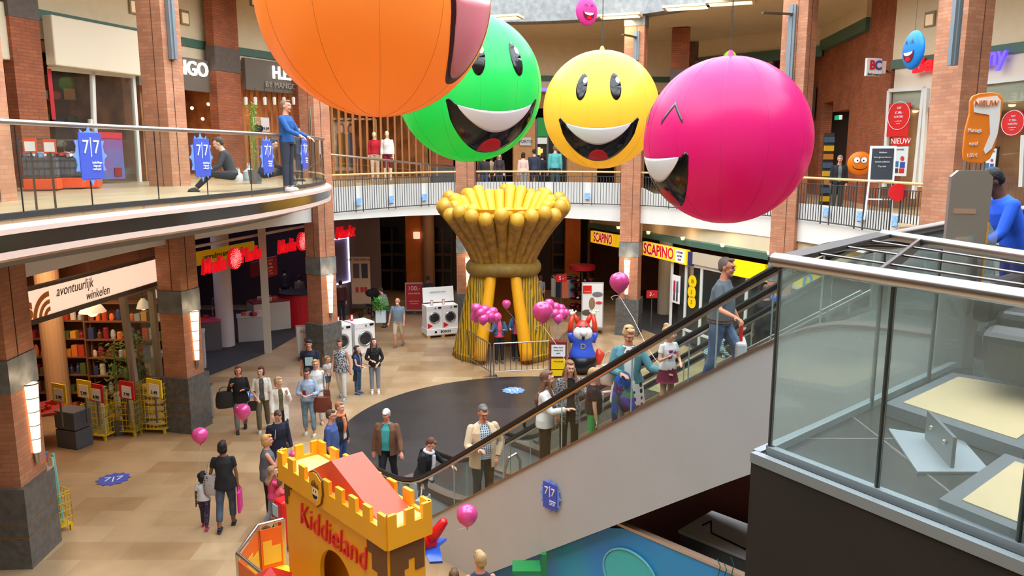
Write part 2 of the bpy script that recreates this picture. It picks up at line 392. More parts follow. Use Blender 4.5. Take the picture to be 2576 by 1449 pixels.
# ---------------------------------------------------------------- brick columns
def column(i):
    x, y, rot, wd = COLS[i]; nx = [-1, 0]
    lab = ['square brick column at the near left edge', 'square brick column in the left foreground beside the basket of wrapping rolls', 'square brick column between the garden baskets and the red electronics shop',
           'square brick column between the red letters and the washing machines', 'square brick column standing behind the wheat sheaf', 'square brick column between the two yellow shoe shop signs',
           'square brick column rising behind the magenta smiley ball', 'square brick column right of the chalkboard', 'brick column at the near right'][i]
    t = thing('brick_column', lab, 'column', (x, y, 0), R(rot))
    b = .08
    gs = MB().prism([(-wd/2-b, -wd/2-b), (wd/2+b, -wd/2-b), (wd/2+b, wd/2+b), (-wd/2-b, wd/2+b)], 0, 1.38); gs.build('granite_base', granite, t)
    m = MB()
    for z in (.55, .8): m.box((0, 0, z), (wd+2*b+.015, wd+2*b+.015, .018))
    m.build('brass_strip', mat('brass_strip', (150, 120, 84), .35, .6), t)
    MB().box((0, 0, 2.165), (wd, wd, 1.57)).build('brick_shaft', brick, t)
    MB().box((0, 0, 3.22), (wd+.03, wd+.03, .54)).build('granite_band', graniteband, t)
    MB().box((0, 0, 7.3), (wd, wd, 7.6)).build('brick_shaft', brick, t)
    MB().box((0, 0, 11.28), (wd+.03, wd+.03, .38)).build('granite_capital', graniteband, t)
    # recessed vertical joint line on the inner faces
    jm = MB(); jm.box((wd*.12, -wd/2-.004, 7.3), (.012, .012, 7.6)); jm.box((wd/2+.004, -wd*.1, 7.3), (.012, .012, 7.6)); jm.build('joint', mat('joint_dark', (86, 60, 48), .9), t)
    return t
for i in range(len(COLS)): column(i)
# tapered wall lamps fixed on the columns
def wall_lamp(px, ptop, pbot, w0, w1, P, n, label):
    """P: point on face plane, n: face normal"""
    top = pplane(px, ptop, P, Vector(n)); bot = pplane(px, pbot, P, Vector(n)); h = top.z-bot.z
    n = Vector(n).normalized(); x = Vector((-n.y, n.x, 0)); base = Vector((top.x, top.y, bot.z))
    ang = math.atan2(x.y, x.x); t = thing('wall_lamp', label, 'lamp', base, ang, 'tapered wall lamps on the brick columns')
    # local: x along the wall, -y outwards
    sgn = -1
    prof = [(w1, 0), (w0, h)]; vs = []; seg = 8
    for wv, z in prof:
        for k in range(seg+1):
            a = PI*k/seg; vs.append((wv*math.cos(a), sgn*(.02+wv*1.1*math.sin(a)), z))
    m = seg+1; fs = [(k, k+1, m+k+1, m+k) for k in range(seg)]+[tuple(range(m))[::-1], tuple(range(m, 2*m))]
    # check outward side
    MB().add(vs, fs).build('lamp_glass', lampglass, t)
    for k in range(1, 5):
        f = k/5; wv = w1+(w0-w1)*f; pts = [(1.03*wv*math.cos(a), sgn*(.02+wv*1.14*math.sin(a)), h*f) for a in [PI*j/8 for j in range(9)]]; MB().tube(pts, .008, 4).build('metal_ring', steeld, t)
    pts = [(1.03*w0*math.cos(a), sgn*(.02+w0*1.14*math.sin(a)), h) for a in [PI*j/8 for j in range(9)]]; MB().tube(pts, .014, 4).build('metal_ring', steeld, t)
    MB().lathe([(w1*.95, 0), (w1*.7, -.18)], (0, -.04, 0), 10, sy=.7).build('lamp_foot', steel, t)
    l = point_light('lamp_light', (0, -.3, h+.12), 6, (1, .72, .45), .1); l.parent = t
def facept(i, k):
    """k 0: local -y face, 1: local +x face"""
    x, y, rot, wd = COLS[i]; M = Matrix.Rotation(R(rot), 3, 'Z'); n = M@(Vector((0, -1, 0)) if k == 0 else Vector((1, 0, 0)))
    return Vector((x, y, 0))+n*(wd/2+.01), n
for args in ((1, 1, 68, 965, 1150, .13, .07, 'tall lit wall lamp on the left foreground column'), (2, 1, 484, 782, 908, .12, .06, 'lit wall lamp on the column beside the litter bin'),
             (3, 1, 827, 690, 787, .12, .06, 'lit wall lamp on the column above the man in a cap'), (4, 0, 1178, 646, 728, .12, .06, 'lit wall lamp half behind the left edge of the wheat sheaf'),
             (5, 0, 1578, 651, 740, .12, .06, 'lit wall lamp behind the single pink balloon beside the shoe sign')):
    i, k, px, a, b, w0, w1, lab = args; P, n = facept(i, k)
    wall_lamp(px, a, b, w0, w1, P, n, lab)
# grey steel channels and spotlight arms on the upper columns
def channel(i, k, px, ytop, ybot, lab, arm=None):
    P, n = facept(i, k); a = pplane(px, ytop, P, n); b = pplane(px, ybot, P, n)
    t = thing('steel_channel', lab, 'bracket', b)
    x = Vector((-n.y, n.x, 0)); m = MB(); cc = Vector((0, 0, (a.z-b.z)/2))+n*.05
    M = Matrix((x, n, Vector((0, 0, 1)))).transposed(); m.box(cc, (.2, .09, a.z-b.z), M=M); m.box(cc+n*.05, (.06, .05, a.z-b.z), M=M)
    m.build('channel', mat('grey_paint_steel', (120, 130, 136), .5, .3), t)
    if arm:
        z = pplane(px, arm[0], P, n).z-b.z; e = Vector((0, 0, z))+n*.1; end = pplane(arm[1], arm[2], a+n*.9, Vector((0, 1, 0)))-b
        MB().bar(e, end, .1, .05).build('arm', steeld, t)
channel(2, 1, 432, 0, 150, 'grey steel channel on the left brick column above the dark sign board')
channel(5, 0, 1600, 78, 152, 'grey steel channel with short arm beside the yellow smiley', (95, 1566, 87))
channel(6, 0, 1986, 14, 200, 'grey steel channel with arm above the magenta smiley', (38, 1918, 32))
channel(7, 0, 2390, 0, 165, 'grey steel channel on the column right of the blue smiley disc')
# ---------------------------------------------------------------- left gallery glass balustrade with curved edge
def edge_band(name, material, prof, path, parent, d0=0):
    """prof: list of (outward offset, z) closed section swept along path"""
    m = MB(); n = len(path); vs = []; k = len(prof)
    for q in range(k):
        pass
    P = [offs(path, -pr[0]) for pr in prof]
    for i in range(n):
        for q in range(k): vs.append((P[q][i].x, P[q][i].y, prof[q][1]))
    fs = []
    for i in range(n-1):
        for q in range(k): fs.append((i*k+q, i*k+(q+1) % k, (i+1)*k+(q+1) % k, (i+1)*k+q))
    fs += [tuple(range(k)), tuple((n-1)*k+q for q in range(k))[::-1]]
    return m.add(vs, fs).build(name, material, parent, smooth=True)
t = thing('gallery_edge', 'curved gallery edge with dark glass strip and pale trims on the left', 'gallery edge', (0, 0, 0))
MB().tube([(-4.72, 18.6, 5.95), (-4.72, 18.6, 7.75)], .022, 8).build('end_pole', steel, t)
trimc = mat('pale_pink_trim', (222, 196, 184), .35)
edge_band('upper_trim', trimc, [(0, 5.9), (.12, 5.9), (.17, 5.86), (.17, 5.8), (0, 5.8)], GE, t)
edge_band('dark_glass_strip', black, [(0, 5.8), (.12, 5.8), (.12, 5.6), (0, 5.6)], GE, t)
edge_band('lower_trim', trimc, [(-.1, 5.6), (.14, 5.6), (.14, 5.52), (.06, 5.48), (-.1, 5.48)], GE, t)
edge_band('underside', mat('grey_underside', (120, 122, 124), .7), [(-.05, 5.5), (0, 5.5), (-.6, 5.3), (-2.2, 5.3), (-2.2, 5.5)], GE, t)
t = thing('glass_balustrade', 'curved frameless glass balustrade with steel handrail on the left gallery', 'balustrade', (0, 0, 0))
GP = cr([(p.x, p.y) for p in GE], 2); Ln = [0]
edge_band('base_channel', mat('dark_channel', (70, 72, 74), .4, .5), [(-.06, 5.95), (.03, 5.95), (.03, 6.02), (-.06, 6.02)], GE, t)
npan = 14; step = (len(GP)-1)/npan
for k in range(npan):
    i0 = round(k*step); i1 = round((k+1)*step); seg = GP[i0:i1+1]
    a, b = seg[0], seg[-1]; dd = (b-a).normalized()*.012; seg = [a+dd]+seg[1:-1]+[b-dd]
    edge_band('glass_pane', glass, [(-.012, 6.0), (0, 6.0), (0, 7.02), (-.012, 7.02)], seg, t)
    MB().box((b.x, b.y, 6.5), (.012, .012, 1.04), math.atan2(dd.y, dd.x)).build('pane_joint', blackm, t)
rail = [(p.x+.006, p.y, 7.06) for p in GE]
MB().tube(rail, .034, 10).build('handrail', steel, t, smooth=True)
# promotional star boards stuck on the glass
def star_board(M, wd, ht, parent, lab=None, mir=False):
    m = MB(); n = 24; poly = []
    for k in range(n*2):
        a = PI*k/n; r = 1.0 if k % 4 == 0 else .82
        poly.append((wd*.78*r*math.cos(a), ht*.66*r*math.sin(a)))
    m.extr(poly, M, .012); s = m.build('star', bluel, parent)
    m = MB(); m.extr([(-wd/2, -ht/2), (wd/2, -ht/2), (wd/2, ht/2), (-wd/2, ht/2)], M@Matrix.Translation((0, -.012, 0)), .012); s2 = m.build('board', blue, parent)
    pw = mat('print_white', (235, 240, 250), .6)
    text('7', M@Matrix.Translation((-wd*.24, -.022, ht*.18)), ht*.42, pw, parent); text('7', M@Matrix.Translation((wd*.24, -.022, ht*.18)), ht*.42, pw, parent)
    MB().extr([(-.006, -ht*.02), (.006, -ht*.02), (.006, ht*.4), (-.006, ht*.4)], M@Matrix.Translation((0, -.02, 0)), .005).build('rule', pw, parent)
    text('Leuke Dingen\n7 dagen per\nweek open!', M@Matrix.Translation((0, -.022, -ht*.22)), ht*.07, pw, parent, align='LEFT', sx=.8)
for px, py in ((222, 392), (508, 396), (675, 394), (762, 388)):
    # closest edge sample for that pixel
    best = min(range(1, len(GE)-1), key=lambda i: abs((1288+FPX*GE[i].x/(GE[i].y*_c-(6.5-EYE)*_s))-px)+(0 if GE[i].y < 19.5 else 500))
    p = GE[best]; tg = (GE[best+1]-GE[best-1]).normalized(); nn = Vector((tg.y, -tg.x, 0))
    P = Vector((p.x, p.y, pY(px, py, p.y).z))+nn*.03
    tt = thing('star_sign', 'blue star 7 7 sign on the gallery glass, '+{222: 'nearest and largest', 508: 'between the two shop pillars', 675: 'beside the man in blue', 762: 'rightmost, seen nearly edge on'}[px], 'sign', P)
    M = frame((0, 0, 0), (tg.x, tg.y, 0), nn); star_board(M, .42, .6, tt)
# ---------------------------------------------------------------- steel bar railings of the far and right gallery
def railing(i, label, gaps=3):
    a, b = i*8, i*8+8; seg = [NODES[k] for k in range(a, b+1)]; A = offs(seg, -.1)
    # trim ends for the columns
    pts = cr([(p.x, p.y) for p in A], 6); d = [0]
    for k in range(1, len(pts)): d.append(d[-1]+(pts[k]-pts[k-1]).length)
    T = d[-1]
    def at(s):
        s = max(0, min(T, s))
        for k in range(1, len(d)):
            if d[k] >= s:
                f = (s-d[k-1])/(d[k]-d[k-1]); return pts[k-1].lerp(pts[k], f)
        return pts[-1]
    t = thing('steel_railing', label, 'railing', (0, 0, 0)); s0, s1 = .38, T-.42
    MB().tube([(*at(s0+(s1-s0)*k/24), 6.02) for k in range(25)], .035, 8).build('wooden_handrail', wood, t, smooth=True)
    m = MB(); m.tube([(*at(s0+(s1-s0)*k/24), 5.86) for k in range(25)], .012, 6); m.tube([(*at(s0+(s1-s0)*k/24), 4.84) for k in range(25)], .018, 6); m.build('rail_line', iron, t)
    g = .36; n = gaps+1; pw = (s1-s0-g*gaps)/n; pl = []
    for k in range(n):
        x0 = s0+k*(pw+g); m = MB(); nb = max(6, round(pw/.115))
        for j in range(nb+1):
            p = at(x0+pw*j/nb); m.bar((p.x, p.y, 4.84), (p.x, p.y, 5.86), .018, .018)
        for j in (0, nb):
            p = at(x0+pw*j/nb); m.bar((p.x, p.y, 4.78), (p.x, p.y, 6.02), .03, .03)
        m.build('bar_panel', iron, t)
        if k < gaps: pl.append((at(x0+pw+g/2), at(x0+pw+g/2+.05)))
    for p, q in pl:
        tg = (q-p).normalized(); nn = Vector((tg.y, -tg.x, 0)); P = Vector((p.x, p.y, 5.12))-nn*.02
        tt = thing('wall_plaque', 'small blue printed square on the white balcony front between railing panels', 'sign', P, 0, 'blue squares on the balcony front')
        M = frame((0, 0, 0), (tg.x, tg.y, 0), nn); MB().extr([(-.1, -.12), (.1, -.12), (.1, .12), (-.1, .12)], M, .02).build('plate', mat('plaque_blue', (92, 160, 226), .5, noise=.3, nscale=22, col2=(170, 205, 240)), tt)
        MB().bar(M@Vector((-.06, -.02, -.14)), M@Vector((.06, -.02, -.14)), .02, .02).build('plaque_foot', steeld, tt)
railing(3, 'dark bar railing with wooden handrail left of the wheat sheaf', 3)
railing(4, 'dark bar railing with wooden handrail behind the wheat sheaf', 3)
railing(5, 'dark bar railing with wooden handrail behind the magenta smiley', 3)
railing(6, 'dark bar railing with wooden handrail below the chalkboard', 3)
# ramp handrail
t = thing('ramp_railing', 'steel handrail sloping down along the ramp in front of the mannequins', 'railing', (0, 0, 0))
ra, rb = Vector((-6.35, 25.2, 6.72)), Vector((-2.12, 30.9, 6.15))
MB().tube([ra, rb], .04, 8).build('handrail', steel, t, smooth=True)
for f in (.06, .2, .26, .45, .51, .7, .76, .97):
    p = ra.lerp(rb, f); MB().bar((p.x, p.y, p.z-.02), (p.x, p.y, p.z-.85), .035, .035).build('post', steel, t)
for k in range(3):
    MB().tube([ra+Vector((0, 0, -.25-.2*k)), rb+Vector((0, 0, -.25-.2*k))], .006, 4).build('cable', steel, t)
# ================================================================ shop fronts
class Wall:
    """vertical plane through two plan points, facing the atrium"""
    def __init__(s, a, b, to=None):
        s.a = Vector((a[0], a[1], 0)); s.b = Vector((b[0], b[1], 0)); d = (s.b-s.a).normalized(); n = Vector((d.y, -d.x, 0))
        if n.dot((Vector((0, 14, 0)) if to is None else Vector(to))-s.a) < 0: n = -n
        s.n = n; s.x = Vector((0, 0, 1)).cross(n)
    def at(s, px, py, out=0): return pplane(px, py, s.a+s.n*out, s.n)
    def M(s, P): return frame(P, s.x, s.n)
    def rect(s, x0, y0, x1, y1, out=0):
        """top-left pixel and lower-right pixel -> centre, width, height (z range read on the left edge; y1 is measured there too)"""
        tl = s.at(x0, y0, out); bl = s.at(x0, y1, out); r = s.at(x1, y0, out); w_ = abs((r-tl).dot(s.x)); h = tl.z-bl.z
        return tl+s.x*(w_/2)-Vector((0, 0, h/2)), w_, h
    def board(s, name, x0, y0, x1, y1, material, parent=None, out=0, th=.06, bevel=0, at=None):
        c2, w_, h = s.rect(x0, y0, x1, y1, out+th/2)
        o = MB().extr([(-w_/2, -h/2), (w_/2, -h/2), (w_/2, h/2), (-w_/2, h/2)], s.M(c2), th).build(name, material, parent, bevel=bevel)
        return o, c2, w_, h
def seg_wall(name, a, b, z0, z1, material, th=.25, lab=None, out=0):
    a = Vector((*a, (z0+z1)/2)); b = Vector((*b, (z0+z1)/2)); d = (b-a).normalized(); n = Vector((d.y, -d.x, 0))
    if n.dot(Vector((0, 14, 0))-a) < 0: n = -n
    o = MB().bar(a-n*(th/2-out), b-n*(th/2-out), th, z1-z0).build(name, material); struct(o, lab); return o
W1 = Wall((-10.8, 18.7), (-9.9, 21.4)); W2 = Wall((-9.9, 21.4), (-8.9, 24.3)); W3 = Wall((-8.9, 24.3), (-7.0, 27.8)); W4 = Wall((-6.8, 28.4), (-3.6, 33.2))
W5 = Wall((-3.6, 33.4), (7.2, 34.6)); WR = Wall((11.9, 30.5), (11.0, 23.2)); WB = Wall((11.0, 23.2), (13.3, 16.6))
# upper cream walls with the green beam under them, and dark shop interior behind
up = [((-13.2, 11.5), (-10.8, 18.7)), ((-10.8, 18.7), (-9.9, 21.4)), ((-9.9, 21.4), (-8.9, 24.3)), ((-8.9, 24.3), (-7.0, 27.8)), ((-7.0, 27.8), (-3.6, 33.2)), ((-3.6, 33.4), (7.6, 34.6))]
for k, (a, b) in enumerate(up):
    seg_wall('wall_left' if k < 4 else 'wall_far', a, b, 9.95, 11.5, cream, .3)
    seg_wall('trim_4', a, b, 9.72, 9.95, greenbeam, .36, 'dark green steel beam along the upper shop fronts', out=.05)
    seg_wall('wall_left' if k < 4 else 'wall_far', a, b, 9.3, 9.72, cream, .2)
seg_wall('wall_right', (11.0, 23.2), (13.5, 15.9), 9.3, 11.5, cream, .3)
seg_wall('trim_5', (11.0, 23.2), (13.5, 15.9), 9.1, 9.35, greenbeam, .36, out=.05)
# small square wall lamps high on the cream walls
for (px, py, Wn) in ((337, 16, W1), (464, 44, W2), (640, 0, W3), (2340, 48, WB), (2478, 22, WB)):
    P = Wn.at(px, py, .03); t = thing('wall_washer', 'small square lamp set in the cream upper wall, '+{337: 'left of the first upper brick column', 464: 'above the dark letter board', 640: 'just left of the orange ball', 2340: 'left of the right brick column', 2478: 'right of the right brick column'}[px], 'lamp', P)
    M = frame((0, 0, 0), Wn.x, Wn.n)
    MB().extr([(-.17, -.2), (.17, -.2), (.17, .2), (-.17, .2)], M, .05).build('lamp_frame', mat('bronze_frame', (150, 128, 96), .5), t)
    MB().extr([(-.12, -.16), (.12, -.16), (.12, .12), (-.12, .12)], M@Matrix.Translation((0, -.03, 0)), .02).build('lamp_glass', mat('warm_glass_dim', (236, 210, 170), .4, emit=.25), t)
# pilasters of the upper shop row
def pilaster(px0, px1, Wn, z0, z1, label, band=None, m=None):
    a = Wn.at(px0, 300, .5); b = Wn.at(px1, 300, .5); c2 = (a+b)/2; wd = max(.5, (b-a).length); ang = math.atan2(Wn.x.y, Wn.x.x)
    t = thing('brick_pilaster', label, 'column', (c2.x, c2.y, z0), ang)
    MB().box((0, .15, (z1-z0)/2), (wd, .3, z1-z0)).build('brick_shaft', m or brickd, t)
    if band: MB().box((0, .15, (band[0]+band[1])/2-z0), (wd+.03, .33, band[1]-band[0])).build('granite_band', mat('band_brown', (96, 84, 76), .5, noise=.2), t)
    return t
pilaster(50, 122, Wall((-11.6, 16.4), (-10.9, 18.4)), 5.95, 11.4, 'brown brick pilaster at the upper left beside the cream sign board', (9.6, 10.3))
pilaster(551, 611, W2, 5.95, 11.4, 'brown brick pilaster between the two dark sign boards', (9.1, 9.8))
pilaster(756, 800, W3, 5.95, 11.4, 'brown brick pilaster behind the man in blue', None)
# cream sign boards on the left
t = thing('sign_board', 'large blank cream sign board over the toy shop window', 'sign', (0, 0, 0)); W1.board('board', 116, 37, 340, 163, mat('cream_board', (232, 218, 192), .5), t, .2, .3, bevel=.03)
Wl = Wall((-12.2, 14.6), (-11.5, 16.9))
t = thing('sign_board', 'blank cream sign board cut by the left picture edge', 'sign', (0, 0, 0)); Wl.board('board', -80, -10, 48, 140, mat('cream_board', (232, 218, 192), .5), t, .2, .3, bevel=.03)
# ---- toy shop window, upper left
inter = MB(); zi0, zi1 = 5.96, 9.3
def interior(poly, z0, z1, matw, name, fl=None, ceil=None):
    """closed back walls of a shop: poly is an open chain of plan points going round the back"""
    m = MB()
    for a, b in zip(poly[:-1], poly[1:]): m.bar((a[0], a[1], (z0+z1)/2), (b[0], b[1], (z0+z1)/2), .1, z1-z0)
    o = m.build(name, matw); struct(o); return o
interior([(-13.2, 11.5), (-17.5, 13), (-16.5, 24.5), (-10, 21.5)], 5.9, 11.5, brownwall, 'wall_shop_interior')
interior([(-10, 21.5), (-14.5, 23.5), (-12.5, 30.5), (-7.2, 28)], 5.9, 11.5, mat('warm_shop_wall', (188, 134, 88), .7, noise=.3, nscale=1.3, col2=(120, 74, 44)), 'wall_shop_interior')
interior([(-7.2, 28), (-10, 31), (-6.5, 37), (-3.6, 33.4)], 5.0, 11.5, mat('warm_shop_wall', (188, 134, 88)), 'wall_shop_interior')
for nm, P, e, col in (('shop_light', (-12.5, 18.5, 9.0), 60, (1, .72, .5)), ('shop_light', (-11.2, 24, 9.0), 130, (1, .7, .42)), ('shop_light', (-10.5, 27, 9.0), 110, (1, .66, .38)), ('shop_light', (-7.3, 31.5, 9.1), 90, (1, .72, .45))):
    area_light(nm, P, (0, 0, 0), 2.5, e, col)
seg_wall('ceiling_shop', (-13, 12), (-12, 24), 9.3, 9.4, cream, 6)
o = MB().prism([(-13.2, 11.5), (-17.5, 13), (-12.5, 30.5), (-6.5, 37), (-3.6, 33.4), (-7.2, 28), (-9.9, 21.5)], 9.3, 9.4).build('ceiling_shop', mat('shop_ceiling_brown', (150, 116, 84), .8)); struct(o)
def bar_px(m, Wn, x0, y0, x1, y1, wd=.08, ht=.08, out=.0): m.bar(Wn.at(x0, y0, out), Wn.at(x1, y1, out), wd, ht)
t = thing('shop_window', 'white framed shop window with orange bins behind it on the upper left', 'window', (0, 0, 0))
m = MB()
for seg in ((123, 172, 336, 193), (232, 182, 236, 300), (236, 300, 250, 466), (334, 192, 352, 466), (252, 468, 352, 464), (228, 300, 228, 320)): bar_px(m, W1, *seg, .09, .09, .1)
m.build('window_frame', winpaint, t)
tl = W1.at(123, 175, .1); tr = W1.at(334, 192, .1); MB().add([tl, tr, (tr.x, tr.y, 5.98), (tl.x, tl.y, 5.98)], [(0, 1, 2, 3)]).build('glass_pane', shopglass, t, solid=.01)
for k, (x0, y0, x1, y1, mt, lab) in enumerate(((247, 340, 306, 452, mat('poster_purple', (136, 84, 150), .5, noise=.5, nscale=1.6, col2=(70, 120, 180)), 'tall purple and blue window poster behind the glass railing'), (118, 172, 128, 300, mat('banner_red', (190, 30, 40), .5), 'narrow red banner at the shop edge'))):
    t = thing('poster', lab, 'poster', (0, 0, 0)); W1.board('poster_sheet', x0, y0, x1, y1, mt, t, .16, .01)
    if k == 0:
        W1.board('poster_header', 247, 332, 306, 348, mat('poster_red', (214, 40, 60), .5), t, .18, .01); W1.board('price_tag', 288, 422, 306, 444, mat('tag_dark_red', (150, 20, 30), .5), t, .18, .01)
# shelves with boxes inside the toy shop
def shelf_unit(label, P, rz, w_, h, d, rows, cols, mt, seed=1, grp=None, nm='box'):
    """a shelf thing plus separately lying goods"""
    t = thing('shelf_unit', label, 'shelf', P, rz); m = MB(); rr = random.Random(seed)
    m.box((-w_/2, 0, h/2), (.04, d, h)); m.box((w_/2, 0, h/2), (.04, d, h)); m.box((0, d/2, h/2), (w_, .03, h)); m.build('shelf_frame', mt, t)
    for k in range(rows+1): MB().box((0, 0, h*k/rows+.02), (w_-.04, d, .03)).build('shelf_board', mt, t)
    return t
# every good on a shelf is one object copied from a few kinds
PALG = [(196, 70, 40), (222, 160, 60), (180, 190, 190), (60, 70, 110), (150, 40, 50), (222, 214, 200), (90, 110, 60), (120, 70, 40), (40, 40, 44), (230, 120, 60)]
GOOD = {}
def good(kind, col, size):
    key = (kind, col, size)
    if key not in GOOD:
        m = MB(); a, b, h = size
        if kind == 'box': m.box((0, 0, h/2), (a, b, h))
        elif kind == 'tin': m.lathe([(a/2, 0), (a/2, h*.9), (a*.42, h)], seg=10)
        elif kind == 'bottle': m.lathe([(a*.4, 0), (a*.4, h*.6), (a*.16, h*.78), (a*.16, h)], seg=8)
        elif kind == 'bag': m.lathe([(a*.38, 0), (a*.5, h*.3), (a*.4, h*.8), (a*.18, h)], seg=8, sy=.6)
        me = m.build('x', mat('goods_%d_%d_%d' % col, col, .5)); d = me.data; bpy.data.objects.remove(me); GOOD[key] = d
    return GOOD[key]
def goods(label, grp, cat, P, rz, w_, h, d, rows, n, kinds, seed, pal=PALG, hmax=.3):
    rr = random.Random(seed); M = Matrix.Translation(P)@Matrix.Rotation(rz, 4, 'Z')
    for k in range(rows):
        x = -w_/2+.1
        for j in range(n):
            wd = w_/n; kd = rr.choice(kinds); col = rr.choice(pal); hh = min(h/rows-.06, rr.choice((.6, .8, 1))*hmax)
            o = bpy.data.objects.new({'box': 'goods_box', 'tin': 'tin', 'bottle': 'bottle', 'bag': 'goods_bag'}[kd], good(kd, col, (round(wd*.82, 2), .2, round(hh, 2)))); C.objects.link(o)
            o.matrix_world = M@Matrix.Translation((-w_/2+wd*(j+.5), -.06, h*k/rows+.036)); tag(o, label, cat, grp)
goods('small toy box deep inside the toy shop', 'toys on the toy shop shelf', 'toy', (-12.6, 22.4, 6.2), R(20), 3.4, 2.6, .4, 4, 10, ('box', 'box', 'bag'), 33)
shelf_unit('long wooden shelf unit deep inside the toy shop', Vector((-12.6, 22.4, 6.2)), R(20), 3.5, 2.6, .4, 4, 6, mat('shelf_wood', (120, 78, 48), .7))
# ---- left mango shop sign boards
for (x0, y0, x1, y1, Wn, lab, out) in ((338, 125, 551, 213, W2, 'dark taupe sign board of the fashion shop at the upper left', .1), (611, 145, 760, 225, W3, 'dark taupe sign board behind the orange ball', .1)):
    t = thing('sign_board', lab, 'sign', (0, 0, 0)); o, c2, w_, h = Wn.board('board', x0, y0, x1, y1, mango, t, out, .15)
    if x0 == 338:
        P = Wn.at(458, 170, out+.2); text('MANGO', Wn.M(P), .56, whitelit, t, th=.05, bold=.008, sx=1.0)
        # the sample letters right of the column read G O
    else:
        P = Wn.at(709, 186, out+.2); text('H.E.', Wn.M(P), .56, whitelit, t, th=.05, bold=.01, sx=.9)
        P = Wn.at(707, 216, out+.2); text('BY MANGO', Wn.M(P), .25, mat('taupe_letter', (168, 158, 146), .5), t, th=.03, sx=1.05)
# timber slats hanging behind the second sign
m = MB()
t = thing('timber_screen', 'row of upright warm timber slats behind the man in blue', 'screen', (0, 0, 0))
for k in range(11):
    a = W3.at(612+k*14, 240, -.5); MB().bar((a.x, a.y, 6), (a.x, a.y, 9.0), .12, .05).build('slat', mat('timber_warm', (190, 128, 76), .6), t)
for k in range(6):
    P = W3.at(618+k*24, 246, .4); tt = thing('track_spotlight', 'small white track spotlight under the dark board behind the man in blue', 'lamp', P, 0, 'track spotlights under the board')
    MB().lathe([(.05, -.22), (.06, 0), (.02, .03)], seg=10).build('lamp_body', papyr, tt); MB().bar((0, 0, 0), (0, 0, .3), .02, .02).build('stem', steeld, tt)
for k, (px, py) in enumerate(((483, 272), (510, 299), (498, 211), (524, 262))):
    Pw = W2.at(px, py, -1.2); o = MB().ell((0, 0, 0), .055, 10, 6).build('ceiling_spotlight', whitelit, at=None); o.location = Pw; tag(o, 'small glowing spotlight deep inside the fashion shop', 'lamp', 'spotlights in the fashion shop')
# price portrait poster
t = thing('poster', 'light poster with a portrait of a person and price 39 behind the railing', 'poster', (0, 0, 0)); W3.board('poster_sheet', 636, 294, 676, 330, mat('poster_grey', (214, 204, 200), .5), t, .9, .02)
c2 = W3.at(650, 306, .93); MB().ell(c2, (.12, .01, .16), 14, 8, M=W3.M((0, 0, 0)).to_3x3()).build('printed_face', mat('print_skin', (176, 130, 104), .7), t)
c2 = W3.at(650, 323, .93); MB().ell(c2, (.2, .01, .13), 14, 8, M=W3.M((0, 0, 0)).to_3x3()).build('printed_jacket', mat('print_black', (40, 38, 40), .7), t)
text('39.99', W3.M(W3.at(668, 324, .95)), .14, blackm, t)
# bamboo-like potted plant on the gallery
rr = random.Random(3); P = Vector((*pY(640, 400, 19.6).xy, 5.95)); t = thing('potted_plant', 'tall slender green plant on the left gallery before the sign board', 'plant', P)
MB().lathe([(.14, 0), (.18, .35), (.16, .35)], seg=14).build('pot', mat('pot_grey', (90, 90, 92), .5), t)
m = MB()
for k in range(5): m.tube([(rr.uniform(-.05, .05), rr.uniform(-.05, .05), .3), (rr.uniform(-.08, .08), rr.uniform(-.08, .08), 1.9)], .01, 5)
m.build('stem', mat('stem_green', (110, 140, 60), .6), t); m = MB()
for k in range(420):
    z = rr.uniform(.5, 2.0); a = rr.uniform(0, 2*PI); r = rr.uniform(0, .16); c2 = Vector((r*math.cos(a), r*math.sin(a), z)); d = Vector((math.cos(a), math.sin(a), rr.uniform(-.5, .6))).normalized()*.09; sd = d.cross(Vector((0, 0, 1))).normalized()*.016
    m.add([c2, c2+d*.5+sd, c2+d, c2+d*.5-sd], [(0, 1, 2, 3)])
m.build('foliage', mat('leaf_light', (130, 176, 56), .6), t)
# ---- mannequin shop behind the ramp: timber slats, mannequins
o = MB().prism([(-8.6, 27.2), (-6.6, 27.9), (-3.4, 32.9), (-6.4, 37), (-10, 31)], 5.0, 5.72).build('floor_shop_upper', galfl); struct(o)
t = thing('timber_screen', 'tall warm timber slats above the mannequins', 'screen', (0, 0, 0))
for k in range(16):
    a = W4.at(836+k*17.5, 320, .3); MB().bar((a.x, a.y, 5.72), (a.x, a.y, 9.25), .16, .06).build('slat', mat('timber_warm', (190, 128, 76), .6), t)
t = thing('shop_portal', 'thin metal portal frame around the large fashion photograph', 'frame', (0, 0, 0)); m = MB()
for seg in ((836, 299, 944, 300), (944, 300, 948, 440)): bar_px(m, W4, *seg, .07, .07, .2)
m.build('frame_bar', mat('warm_metal', (196, 160, 112), .4, .5), t)
t = thing('poster', 'tall photograph of two people in long coats behind the ramp rail', 'poster', (0, 0, 0)); o, c2, w_, h = W4.board('poster_sheet', 836, 302, 889, 430, mat('photo_pale', (216, 200, 168), .6, noise=.4, nscale=3, col2=(150, 140, 120)), t, .1, .03)
